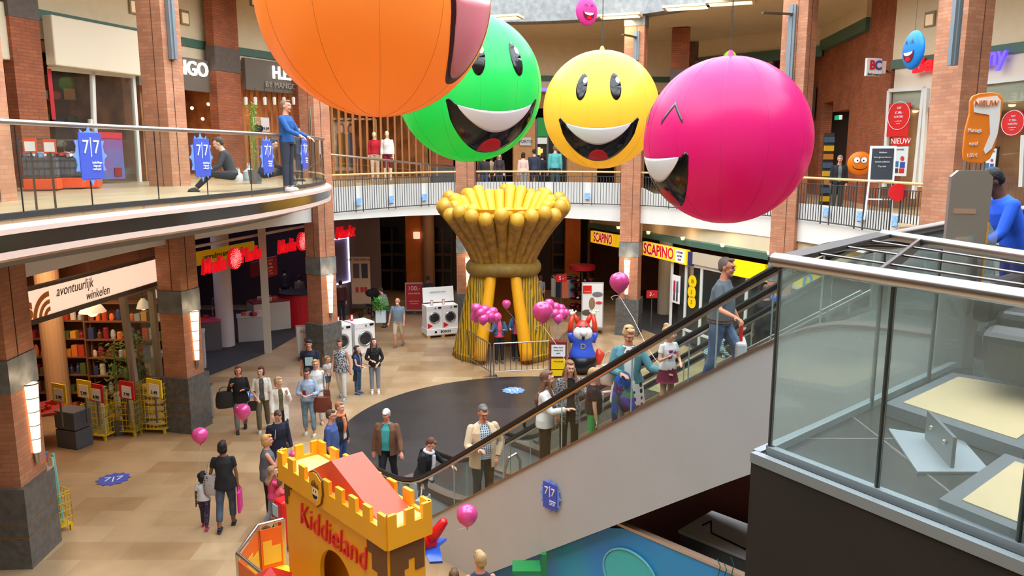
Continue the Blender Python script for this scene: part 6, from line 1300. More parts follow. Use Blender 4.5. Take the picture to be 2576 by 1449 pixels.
# ---------------------------------------------------------------- blue play wall under the escalator and the dark space behind
t = thing('printed_partition', 'blue underwater print wall under the escalator', 'partition', (0, 0, 0)); under = ramp_mat('underwater_print', 'noise', ((50, 176, 190), (48, 140, 226)), .5, .45, .40, .12, detail=1)
sx0, sx1 = 1.2, 8.3; m = MB(); q = [sx0+(sx1-sx0)*i/24 for i in range(25)]
m.sheet([[Vector((*EP(s, -.05).xy, 0)), Vector((*EP(s, -.05).xy, max(.05, min(1.85, tread(s)-1.34))))] for s in q]); m.build('printed_panel', under, t, solid=.06)
s3 = 1.85/SL+1.95-.05; a, b = EP(4.6, -.05, 0, True), EP(sx1, -.05, 0, True); MB().bar((a.x, a.y, 1.87), (b.x, b.y, 1.87), .09, .04).build('top_rail', mat('rail_beige', (200, 170, 146), .5), t)
Wb = Wall(EP(0, -.1, 0, True)[:2], EP(5, -.1, 0, True)[:2], (0, 0, 0)); bc = Wb.at(1585, 1450); M = Wb.M(bc)
MB().extr([(.42*math.cos(2*PI*k/36), .34*math.sin(2*PI*k/36)) for k in range(36)], M, .012).build('printed_bubble', mat('bubble_green', (70, 190, 196), .5), t); MB().tube([M@Vector((.44*math.cos(2*PI*k/40), -.01, .36*math.sin(2*PI*k/40))) for k in range(40)], .014, 5, closed=True).build('bubble_rim', mat('bubble_rim', (120, 200, 214), .5), t)
for x, dz in ((1806, 0), (1822, 8), (1840, -4)): 
    a, b, c2 = Wb.at(x, 1449, .03), Wb.at(x+6, 1425+dz, .03), Wb.at(x-2, 1405+dz, .03); MB().tube([a, b, c2], .006, 4).build('printed_weed', mat('weed_green', (20, 110, 90), .6), t)
for x in (1368,): 
    P = Wb.at(x, 1449, .2); zp = Wb.at(x, 1392, .2).z; zq = Wb.at(1330, 1420, .3).z; t = thing('climbing_frame', 'green post and low green platform in front of the blue play wall', 'play equipment', (P.x, P.y, 0)); MB().box((0, 0, zp/2), (.07, .07, zp)).build('post', mat('play_green', (30, 140, 70), .5), t); MB().box((-.25, 0, zq), (.4, .3, .05)).build('platform', mat('play_green', (30, 140, 70)), t)
w1_, w2_ = EP(4.2, 4.9, 0, True), EP(9.5, 4.9, 0, True); o = MB().sheet([[Vector((*EP(s, 1.75).xy, 0)), Vector((*EP(s, 1.75).xy, tread(s)-.3))] for s in [1.5+.5*i for i in range(16)]]).build('wall_under', mat('dark_red_wall', (96, 40, 24), .8), solid=.1); struct(o)
P = EP(5.95, .62, 0, True); t = thing('storage_bench', 'white topped bench in the dark space behind the blue play wall', 'bench', (P.x+.3, P.y+.3, 0), math.atan2(EU.y, EU.x)); MB().box((0, 0, .83), (1.7, .8, 1.66)).build('bench_body', mat('bench_grey', (120, 120, 116), .7), t); MB().box((0, 0, 1.68), (1.74, .84, .04)).build('bench_top', papyr, t); MB().tube([(-.7, -.1, 1.72), (-.6, -.05, 1.8), (-.5, -.2, 1.72), (.3, -.3, 1.72)], .012, 6).build('cable', blackm, t)
# ---------------------------------------------------------------- castle
KZ = 2.6; ka, kc, kd, kb = pz(700, 1133, KZ), pz(972, 1300, KZ), pz(1082, 1260, KZ), pz(807, 1109, KZ); kx = (kc-ka); kx.z = 0; KL = kx.length; kx.normalize(); ky = Vector((-kx.y, kx.x, 0)); KD = (kb-ka).dot(ky)
t = thing('play_castle', 'yellow and orange toy castle with crenellated top and red roof', 'play castle', (ka.x, ka.y, 0), math.atan2(kx.y, kx.x)); ky_ = mat('castle_yellow', (246, 172, 24), .45, noise=.05, nscale=2); kt = mat('castle_top_orange', (250, 150, 30), .45); kbr = mat('castle_brown', (112, 70, 30), .6)
PH = .42; zt = KZ; mh = .17; th = .05
def cren(a, b, n, first=True):
    """crenellated parapet board from a to b"""
    a = Vector((a[0], a[1], 0)); b = Vector((b[0], b[1], 0)); d = b-a; L_ = d.length; u = d.normalized(); poly = [(0, zt-PH), (L_, zt-PH)]; up = []
    k = 2*n-1; w_ = L_/k
    for i in range(k):
        z = zt if i % 2 == 0 else zt-mh; up += [(w_*i, z), (w_*(i+1), z)]
    poly += up[::-1]; M = Matrix((u, Vector((-u.y, u.x, 0)), Vector((0, 0, 1)))).transposed().to_4x4(); M.translation = a; MB().extr(poly, M, th).build('parapet', ky_, t)
cren((0, 0), (KL, 0), 9); cren((KL, 0), (KL, KD), 3); cren((KL, KD), (0, KD), 8); cren((0, KD), (0, 0), 3)
MB().box((KL/2, KD/2, zt-.22), (KL-.06, KD-.06, .03)).build('deck', mat('castle_deck', (250, 214, 120), .5), t)
# walls with an arched opening
i0 = .07; aw, ah = .42, 1.2; ax = KL*.52; arch = [(ax-aw, 0)]+[(ax-aw*math.cos(PI*k/16), ah+aw*math.sin(PI*k/16)*1.0) for k in range(17)]+[(ax+aw, 0)]
fp = [(i0, 0)]+arch+[(KL-i0, 0), (KL-i0, zt-PH+.02), (i0, zt-PH+.02)]
MB().extr(fp, Matrix.Translation((0, i0, 0)), .06).build('front_wall', ky_, t); MB().box((KL/2, KD-i0, (zt-PH)/2), (KL-2*i0, .06, zt-PH)).build('back_wall', ky_, t)
for x in (i0+.02, KL-i0-.02): MB().box((x, KD/2, (zt-PH)/2), (.06, KD-2*i0, zt-PH)).build('side_wall', ky_, t)
# red roof with ridge across the castle
x0, xm, x1 = KL*.2, KL*.48, KL*.87; rz_ = zt+.22; zd = zt-.2; y0, y1 = .1, KD-.06
rf = MB(); rf.add([(x0, y0, zd), (xm, y0, rz_), (x1, y0, zd), (x0, y1, zd), (xm, y1, rz_), (x1, y1, zd)], [(0, 2, 1), (3, 4, 5), (0, 1, 4, 3), (1, 2, 5, 4), (0, 3, 5, 2)]); rf.build('roof', mat('roof_red', (240, 84, 58), .45), t)
# brown masonry patches
def patchpoly(pts, y=0.03): MB().extr(pts, Matrix.Translation((0, y, 0)), .01).build('painted_masonry', kbr, t)
zc = zt-PH
patchpoly([(i0, zc), (i0+.22, zc), (i0+.22, zc-.08), (i0+.14, zc-.08), (i0+.14, zc-.2), (i0+.08, zc-.2), (i0+.08, zc-.34), (i0, zc-.34)])
patchpoly([(KL-i0-.42, zc), (KL-i0, zc), (KL-i0, zc-.9), (KL-i0-.1, zc-.9), (KL-i0-.1, zc-.62), (KL-i0-.2, zc-.62), (KL-i0-.2, zc-.4), (KL-i0-.32, zc-.4), (KL-i0-.32, zc-.2), (KL-i0-.42, zc-.2)])
xs = KL-i0+.02; mm = Matrix.Translation((xs, 0, 0))@Matrix.Rotation(PI/2, 4, 'Z'); MB().extr([(i0, zc), (KD-i0, zc), (KD-i0, zc-.42), (KD-.2, zc-.42), (KD-.2, zc-.25), (KD-.3, zc-.25), (KD-.3, zc-.36), (.26, zc-.36), (.26, zc-.5), (.16, zc-.5), (.16, zc-.95), (i0, zc-.95)], mm, .01).build('painted_masonry', kbr, t)
lr = mat('castle_lettering', (226, 44, 40), .4)
text('Kiddieland', Matrix.Translation((KL*.5, i0-.045, zc-.34))@Matrix.Rotation(R(-0), 4, 'Y'), .46, lr, t, th=.03, sx=.88, shear=.15, bold=-.006)
# shield with a drawn smiling boy
sh = [(-.15, .2), (-.05, .24), (.03, .24), (.15, .17), (.16, 0), (.11, -.14), (0, -.22), (-.11, -.14), (-.16, 0)]; Ms = Matrix.Translation((KL*.42, -.035, zt-.2))
MB().extr([(x*1.08, z*1.08) for x, z in sh], Ms, .02).build('shield_rim', kbr, t); MB().extr(sh, Ms@Matrix.Translation((0, -.012, 0)), .02).build('shield', ky_, t); MB().ell(Ms@Vector((0, -.022, -.03)), (.085, .006, .11), 18, 8).build('drawn_face', mat('drawn_face_yellow', (250, 222, 160), .5), t)
hp = MB()
for k in range(5): x = -.08+.04*k; hp.extr([(x-.02, .05), (x+.02, .05), (x-.01, .15-.02*abs(k-2))], Ms@Matrix.Translation((0, -.026, 0)), .006)
hp.build('drawn_hair', kbr, t); MB().extr([(.06*math.cos(PI*k/10+PI), -.06+.05*math.sin(PI*k/10+PI)) for k in range(11)], Ms@Matrix.Translation((0, -.03, 0)), .006).build('drawn_smile', blackm, t)
for s1 in (-1, 1): MB().ell(Ms@Vector((s1*.03, -.03, 0)), (.01, .004, .02), 8, 6).build('drawn_eye', blackm, t)
# fenced play area left of the castle
F0, F1, F2 = pz(712, 1306, .9), pz(648, 1322, .9), pz(597, 1392, .9); F3 = F2+(pz(650, 1435, .9)-F2)*2.4
t = thing('play_fence', 'low play area fence with steel rail and painted castle panels left of the toy castle', 'fence', (0, 0, 0)); MB().tube([F0, F1, F2, F3], .03, 10).build('rail', steel, t, smooth=True)
pf = mat('fence_orange', (236, 110, 30), .5); pg2 = mat('fence_grey_print', (120, 110, 100), .6)
for a, b in ((F0, F1), (F1, F2), (F2, F3)):
    d = (b-a); d.z = 0; L_ = d.length; u = d.normalized(); M = Matrix((u, Vector((-u.y, u.x, 0)), Vector((0, 0, 1)))).transposed().to_4x4(); M.translation = Vector((a.x, a.y, 0)); MB().extr([(.03, .12), (L_-.03, .12), (L_-.03, .8), (.03, .8)], M, .02).build('fence_panel', pf, t)
    n_ = max(2, int(L_/.25)); up = []
    for i in range(n_): up += [(.06+(L_-.12)*i/n_, .5+.1*(i % 2)), (.06+(L_-.12)*(i+1)/n_, .5+.1*(i % 2))]
    MB().extr([(.06, .2), (L_-.06, .2)]+up[::-1], M@Matrix.Translation((0, -.014, 0)), .008).build('castle_print', pg2, t); MB().extr([(.06, .2), (L_-.06, .2)]+up[::-1], M@Matrix.Translation((0, .014, 0)), .008).build('castle_print', mat('print_yellow2', (236, 196, 60), .6), t)
for p in (F0, F1, F2): MB().box((p.x, p.y, .45), (.05, .05, .9)).build('post', steel, t)
cc = (F1+F2)/2+Vector((1.0, -.6, 0)); o = MB().prism([F0.xy[:], F1.xy[:], F2.xy[:], F3.xy[:], (F3.x+2.4, F3.y+.6), (F0.x+.6, F0.y-.6)], .006, .12).build('play_floor', mat('play_floor_yellow', (250, 206, 40), .5)); tag(o, 'yellow edged play floor inside the low fence', 'floor mat')
ins = [F0+(cc-F0)*.2, F1+(cc-F1)*.25, F2+(cc-F2)*.25, F3+(cc-F3)*.2]; o = MB().prism([q.xy[:] for q in ins]+[(F3.x+2.3, F3.y+.7), (F0.x+.5, F0.y-.7)], .12, .128).build('play_carpet', mat('play_carpet_brown', (190, 110, 84), .8)); tag(o, 'reddish brown carpet on the play floor', 'floor mat')
P = pz(680, 1432, 1.15); t = thing('toy_tower', 'small toy tower with red pyramid roof inside the play fence', 'toy', (P.x, P.y, .13), R(-35)); MB().box((0, 0, .4), (.36, .36, .8)).build('tower_body', pf, t); MB().lathe([(.36, 0), (.001, .26)], (0, 0, .8), 4).build('tower_roof', mat('toy_roof_red', (222, 48, 40), .45), t)
P = pz(712, 1262, .9); t = thing('kiddie_ride', 'small red coin ride with pale blue window beside the castle wall', 'ride', (P.x+.05, P.y+.1, .13), R(-45)); MB().box((0, 0, .4), (.3, .4, .8)).build('ride_body', red, t, bevel=.05); MB().box((-.05, -.21, .62), (.16, .02, .2)).build('ride_window', mat('ride_window', (170, 210, 226), .3), t); MB().ell((-.05, -.21, .35), (.07, .03, .09), 12, 8).build('ride_lamp', mat('ride_gold', (220, 180, 80), .3, .5), t)
# toy aeroplane right of the castle
P = pd(1118, 1364, 10.4); t = thing('aeroplane_ride', 'red and blue toy aeroplane ride, tail showing right of the castle', 'ride', (P.x-.62, P.y, 0), 0); pz_ = P.z; pr = mat('plane_red', (204, 20, 30), .2); pb = mat('plane_blue', (40, 90, 206), .2)
MB().tube([(-.35, 0, pz_-.02), (-.1, 0, pz_+.02), (.2, 0, pz_+.02), (.52, 0, pz_+.0)], [.2, .24, .17, .07], 16).build('fuselage', pr, t, smooth='all'); MB().tube([(.4, 0, pz_), (.52, 0, pz_+.16), (.62, 0, pz_+.3), (.63, 0, pz_+.33)], [.1, .075, .06, .03], 12).build('tail_fin', pr, t, smooth='all'); MB().tube([(-.35, 0, pz_-.14), (0, 0, pz_-.15), (.5, 0, pz_-.08)], [.14, .14, .06], 12).build('belly', pb, t, smooth='all')
for s1 in (-1, 1): MB().add([(.3, 0, pz_-.06), (.55, 0, pz_-.04), (.62, s1*.3, pz_-.12), (.45, s1*.3, pz_-.13)], [(0, 1, 2, 3)]).build('tailplane', pb, t, solid=.04)
MB().lathe([(.3, 0), (.3, .1), (.09, .14), (.09, pz_-.2)], (-.2, 0, 0), 16).build('ride_post', mat('ride_post_grey', (160, 160, 164), .4, .5), t)
# chalkboard easel and rack on the right gallery
P = pY(2212, 500, 19.0); P.z = 5.1; t = thing('chalkboard_easel', 'chalkboard on a white wooden easel on the right gallery', 'sign', P, R(-22)); M = Matrix.Rotation(R(-8), 3, 'X'); MB().box((0, .02, 1.35), (.58, .03, .86), M=M).build('board_frame', papyr, t); MB().box((0, 0, 1.35), (.48, .03, .74), M=M).build('chalk_surface', mat('chalk_black', (40, 46, 54), .7), t)
for k in range(6): text(('Welkom', 'kom gerust binnen', 'nieuwe collectie', 'Top deal', 'nu in de', 'winkel'), 0, 0, 0) if 0 else text(('Welkom', 'kom gerust binnen', 'nieuwe collectie', 'Top deal', 'nu in de', 'winkel')[k], Matrix.Translation((0, -.03-.014*k*0, 1.62-.11*k))@Matrix.Rotation(R(8), 4, 'X'), .05, papyr, t)
for x in (-.24, .24): MB().bar((x*.9, .12, 1.7), (x*1.25, -.1, 0), .04, .03).build('leg', papyr, t)
MB().bar((0, .1, 1.6), (0, .5, 0), .04, .03).build('leg', papyr, t); MB().bar((-.27, -.05, .5), (.27, -.05, .5), .03, .03).build('cross_bar', papyr, t)
P = pY(2080, 450, 23.5); P.z = 5.1; t = thing('postcard_rack', 'tall narrow rack of yellow cards behind the man in the leather jacket', 'rack', P); MB().box((0, .05, 1.1), (.3, .04, 2.2)).build('rack_frame', mat('rack_dark', (60, 50, 40), .6), t)
for k in range(8): MB().box((0, 0, .25+.25*k), (.28, .06, .16)).build('card_pocket', mat('card_%d' % (k % 3), [(214, 170, 30), (60, 90, 120), (190, 120, 40)][k % 3], .6), t)
o = MB().lathe([(.2, 0), (.2, .05)], seg=28).build('round_sign', red); o.location = pY(2258, 484, 18.2); o.rotation_euler = (R(90), 0, R(-20)); tag(o, 'round red sign leaning behind the easel', 'sign')
t = thing('upper_display_shelf', 'dark doorway frame strip left of the postcard rack', 'frame', (0, 0, 0)); WR.board('strip', 2044, 220, 2050, 300, steeld, t, .1, .1)

# recessed lamps in the cream ceiling of the far gallery
for k, (px, py) in enumerate(((1560, 40), (1728, 18), (1838, 6), (1260, 44))):
    P = pz(px, py, 11.4); t = thing('ceiling_light', 'recessed glowing ceiling trough above the far gallery, '+['right of the small pink disc', 'above the orange brick pier', 'rightmost', 'just right of the orange ball'][k], 'lamp', P, R(-20)); MB().box((0, 0, 0), (1.5, .7, .08)).build('light_frame', cream, t); MB().box((0, 0, -.045), (1.3, .5, .02)).build('diffuser', mat('trough_warm', (255, 222, 176), .4, emit=1.8), t); area_light('trough_light', P-Vector((0, 0, .12)), (0, 0, 0), .8, 45, (1, .82, .6))
# toy bins on the left gallery
rr = random.Random(12)
for k, (px, py, cols) in enumerate(((88, 480, ((150, 160, 190), (200, 205, 215), (120, 140, 170))), (154, 476, ((190, 60, 50), (214, 206, 200), (150, 40, 40))), (196, 474, ((200, 70, 60), (210, 200, 190))))):
    P = pz(px, py, 5.96)+Vector((0, .3, 0)); t = thing('dump_bin', 'orange based grey wire bin of small toys, '+['leftmost of three', 'middle of three', 'rightmost of three'][k]+' behind the gallery glass', 'bin', P, R(20)); MB().box((0, 0, .13), (.62, .5, .22)).build('bin_base', mat('bin_base_orange', (232, 84, 30), .5), t, bevel=.02); m = MB()
    for z in (.3, .45, .6, .74):
        for s1 in (-1, 1): m.bar((-.3, s1*.25, z), (.3, s1*.25, z), .012, .012); m.bar((s1*.3, -.25, z), (s1*.3, .25, z), .012, .012)
    for x in [-.3+.1*q for q in range(7)]:
        for s1 in (-1, 1): m.bar((x, s1*.25, .24), (x, s1*.25, .74), .008, .008)
    m.tube([(-.3, -.25, .7), (-.3, -.25, .95), (-.24, -.25, 1.02), (.24, -.25, 1.02), (.3, -.25, .95), (.3, -.25, .7)], .014, 6); m.build('wire_frame', steeld, t); MB().box((0, 0, .46), (.56, .46, .4)).build('bin_liner', mat('liner_grey', (96, 98, 104), .7), t)
    for q in range(18):
        c2 = cols[q % len(cols)]; o = MB().box((0, 0, 0), (.13, .09, .06)).build('toy_pack', mat('toy_%d_%d' % (c2[0], c2[1]), c2, .4)); o.location = P+Vector((rr.uniform(-.22, .22), rr.uniform(-.18, .18), .69+.05*rr.random())); o.rotation_euler = (rr.uniform(-.3, .3), rr.uniform(-.3, .3), rr.uniform(0, 3)); tag(o, 'small toy packet lying on top of '+['the leftmost', 'the middle', 'the rightmost'][k]+' wire bin on the gallery', 'toy', 'toy packets in bin '+'one two three'.split()[k])
for k, (px, py) in enumerate(((76, 366), (125, 368))):
    P = pY(px, py, 9.9+.2*k); t = thing('price_sign', 'white price card with orange border over the gallery bins, '+['left', 'right'][k]+' of two', 'sign', (P.x, P.y, 5.95)); MB().box((0, 0, (P.z-5.95)/2), (.02, .02, P.z-5.95)).build('sign_pole', steeld, t); MB().box((0, 0, P.z-5.95), (.16, .015, .18)).build('sign_card', mat('bin_base_orange', (232, 84, 30)), t); MB().box((0, -.01, P.z-5.96), (.13, .01, .12)).build('price_paper', papyr, t)
# ================================================================ people
SKIN = {'fair': (228, 176, 148), 'ruddy': (216, 150, 122), 'dark': (92, 60, 44), 'brown': (132, 88, 64)}
def skinm(k): return mat('skin_'+k, SKIN[k], .55, sub=.05)
def cloth(col, nm=None, noise=.12): return mat(nm or 'cloth_%d_%d_%d' % col, col, .85, noise=noise, nscale=9)
class Body:
    """continuous figure; local x = figure's right... viewed from behind, y = facing direction, z up"""
    def __init__(s, H, male, pose, build=1.0, child=False):
        k = H/1.75; s.k = k; s.H = H; g = pose
        s.lean = g.get('lean', 0); s.hyaw = R(g.get('hyaw', 0)); s.hpitch = R(g.get('hpitch', 0)); s.tw = R(g.get('twist', 0)); s.side = R(g.get('side', 0))
        hs = 1.0 if not child else 1.0+.55*max(0, min(1, (1.6-H)/.8)); s.hs = hs
        hipz = .90*k*(1 if not child else .96); s.pel = Vector((0, 0, hipz+.04*k))
        T = Matrix.Rotation(-R(s.lean), 3, 'X')@Matrix.Rotation(s.side, 3, 'Y')@Matrix.Rotation(s.tw, 3, 'Z'); s.T = T
        tp = lambda x, y, z: s.pel+T@(Vector((x, y, z))*k)
        s.tp = tp; b = build; sh = .185 if male else .165; hp = .15 if male else .165; wa = .14 if male else .12
        dp = .115*b
        s.rings = [((0, 0, -.06), hp*b, .115*b), ((0, 0, .02), hp*b*1.02, .12*b), ((0, .005, .14), wa*b*1.02, .10*b if b < 1.1 else .13*b), ((0, .01, .27), (.155 if male else .14)*b, .115*b), ((0, .005, .38), (.165 if male else .15)*b, .11*(b+1)/2), ((0, 0, .455), sh*.78, .075), ((0, 0, .50), .062, .058), ((0, .012, .57), .052, .054)]
        headz = .665+ (hs-1)*.04; s.neck = tp(0, .0, .5); s.head = tp(0, .025, headz)
        s.HM = Matrix.Rotation(s.hyaw+s.tw*0, 3, 'Z')@Matrix.Rotation(s.hpitch, 3, 'X')
        # arms: directions in body space, given for right (+x) and left (-x)
        s.arms = []
        for sx, nm in ((1, 'R'), (-1, 'L')):
            u, f = g.get('arm'+nm, ((.12, .02, -1), (.04, .22, -1)))
            u = Vector((u[0]*sx, u[1], u[2])).normalized(); f = Vector((f[0]*sx, f[1], f[2])).normalized()
            S = tp(sx*sh, 0, .43); E = S+(T@u)*.285*k; W = E+(T@f)*.25*k; s.arms.append((S, E, W, (T@f).normalized(), sx))
        s.legs = []
        for sx, nm in ((1, 'R'), (-1, 'L')):
            u, f = g.get('leg'+nm, ((.03, 0, -1), (.0, -.02, -1)))
            u = Vector((u[0]*sx, u[1], u[2])).normalized(); f = Vector((f[0]*sx, f[1], f[2])).normalized()
            Hh = s.pel+Vector((sx*.085*k, 0, -.04*k)); K = Hh+u*.43*k*(1 if not child else .97); A = K+f*.41*k*(1 if not child else .97); s.legs.append((Hh, K, A, sx))
        zmin = min(l[2].z for l in s.legs)-.075*k; s.dz = -zmin
        off = Vector((0, 0, s.dz)); s.pel += off; s.neck += off; s.head += off
        s.arms = [(a+off, b2+off, c2+off, f, sx) for a, b2, c2, f, sx in s.arms]; s.legs = [(a+off, b2+off, c2+off, sx) for a, b2, c2, sx in s.legs]
        s.tp = lambda x, y, z: s.pel+T@(Vector((x, y, z))*k)
    def torso(s, m, inf=0, i0=0, i1=None, seg=20, drop=0, arc=None, th=0, flare=0):
        rings = s.rings[i0:i1]; vs = []; k = s.k; P = []
        if drop: rings = [((0, 0, rings[0][0][2]-drop), rings[0][1]*(1+flare), rings[0][2]*(1+flare))]+list(rings)
        n = seg
        for (c2, rx, ry) in rings:
            row = []
            a0, a1 = arc or (0, 2*PI)
            for q in range(n+(1 if arc else 0)):
                a = a0+(a1-a0)*q/n; row.append(s.tp(c2[0]+(rx+inf)*math.cos(a), c2[1]+(ry+inf)*math.sin(a), c2[2]))
            P.append(row)
        if not arc:
            vs = [p for r in P for p in r]; fs = []
            for i in range(len(P)-1):
                for q in range(n): fs.append((i*n+q, i*n+(q+1) % n, (i+1)*n+(q+1) % n, (i+1)*n+q))
            fs += [tuple(range(n))[::-1], tuple((len(P)-1)*n+q for q in range(n))]; m.add(vs, fs)
        else:
            Pin = []
            for (c2, rx, ry) in rings: Pin.append([s.tp(c2[0]+(rx+inf-th)*math.cos(a0+(a1-a0)*q/n), c2[1]+(ry+inf-th)*math.sin(a0+(a1-a0)*q/n), c2[2]) for q in range(n+1)])
            for i in range(len(P)-1):
                for q in range(n):
                    A = [P[i][q], P[i][q+1], P[i+1][q+1], P[i+1][q]]; B = [Pin[i][q], Pin[i][q+1], Pin[i+1][q+1], Pin[i+1][q]]; m.add(A+B, [(0, 1, 2, 3), (7, 6, 5, 4), (0, 4, 5, 1), (1, 5, 6, 2), (2, 6, 7, 3), (3, 7, 4, 0)])
    def limb(s, m, a, b, c2, r0, r1, r2, r3, inf=0, cut=1.0, seg=10):
        """two-segment tapered limb; cut = fraction of whole length kept"""
        k = s.k; L1 = (b-a).length; L2 = (c2-b).length; tot = (L1+L2)*cut; pts = [a]; rs = [(r0+inf)*k]
        def lerp(p, q, f): return p.lerp(q, f)
        if tot <= L1: pts += [lerp(a, b, .5*tot/L1), lerp(a, b, tot/L1)]; f = tot/L1; rs += [(r0+(r1-r0)*.5*f+inf)*k, (r0+(r1-r0)*f+inf)*k]
        else:
            f = (tot-L1)/L2; pts += [lerp(a, b, .5), lerp(a, b, .92), lerp(b, c2, .1), lerp(b, c2, min(f, .4))] + ([lerp(b, c2, f)] if f > .4 else []); rs += [((r0+r1)/2*1.03+inf)*k, (r1+inf)*k, (r1*1.0+inf)*k, ((r2)+inf)*k]+([(r2+(r3-r2)*(f-.4)/.6+inf)*k] if f > .4 else [])
        m.tube(pts, rs, seg); m.ell(a, rs[0]*1.0, seg, 6)
    def hand(s, m, W, f, sx, grip=0, up=None):
        k = s.k; f = f.normalized(); side = (s.T@Vector((1, 0, 0))); nrm = side.cross(f)
        if nrm.length < .2: nrm = Vector((0, 1, 0))
        nrm.normalize(); lat = f.cross(nrm).normalized()   # across the palm
        if up is not None:
            lat = Vector(up)-f*Vector(up).dot(f); lat.normalize(); nrm = f.cross(lat).normalized()
        pc = W+f*.05*k; M = Matrix((lat, f, nrm)).transposed(); m.ell(pc, (.037*k, .052*k, .016*k), 10, 6, M=M)
        m.tube([W-f*.02*k, W+f*.03*k], [.027*k, .025*k], 8)
        cd = nrm*(-1 if grip >= 0 else 1); g = abs(grip)
        for q, (o_, ln) in enumerate(((-.028, .062), (-.010, .074), (.010, .070), (.028, .056))):
            a = W+f*.088*k+lat*o_*k; d1 = (f+cd*(.25+.9*g)).normalized(); b = a+d1*ln*.5*k; d2 = (f*(1-.9*g)+cd*(.5+1.2*g)).normalized(); c2 = b+d2*ln*.5*k
            m.tube([a-f*.02*k, a, b, c2], [.0085*k, .0088*k, .008*k, .0065*k], 6)
        a = W+f*.03*k+lat*.03*k; b = a+(lat*.7+f*.6+cd*.3).normalized()*.035*k; c2 = b+(f+lat*.1+cd*.4).normalized()*.03*k; m.tube([a-lat*.01*k, a, b, c2], [.011*k, .011*k, .0095*k, .0075*k], 6)
    def headmesh(s, m):
        k = s.k*s.hs; HM = s.HM@s.T if 0 else s.T@s.HM; h = s.head; P = lambda x, y, z: h+HM@(Vector((x, y, z))*k)
        m.ell(h+HM@Vector((0, -.008*k, .022*k)), (.074*k, .094*k, .092*k), 16, 12, M=HM); m.ell(P(0, .022, -.045), (.056*k, .066*k, .072*k), 14, 10, M=HM)
        m.tube([P(0, .088, .018), P(0, .101, -.008), P(0, .109, -.024), P(0, .090, -.032)], [.008*k, .011*k, .014*k, .007*k], 8)
        m.ell(P(0, .066, -.096), (.024*k, .02*k, .02*k), 8, 6, M=HM)
        for sx in (-1, 1): m.ell(P(sx*.076, -.004, -.008), (.009*k, .02*k, .032*k), 8, 6, M=HM); m.ell(P(sx*.03, .072, -.03), (.024*k, .02*k, .022*k), 8, 6, M=HM)
        m.tube([P(-.05, .082, .03), P(0, .092, .032), P(.05, .082, .03)], [.01*k, .012*k, .01*k], 6)
        m.tube([s.neck, P(0, -.01, -.05)], [.056*s.k, .052*k], 10)
def rmesh(mb, nm, mt, parent, vox, it=2, fac=.5):
    o = mb.build(nm, mt, parent)
    md = o.modifiers.new('voxel', 'REMESH'); md.mode = 'VOXEL'; md.voxel_size = vox; md.use_smooth_shade = True
    if it: sm = o.modifiers.new('soften', 'SMOOTH'); sm.factor = fac; sm.iterations = it
    return o
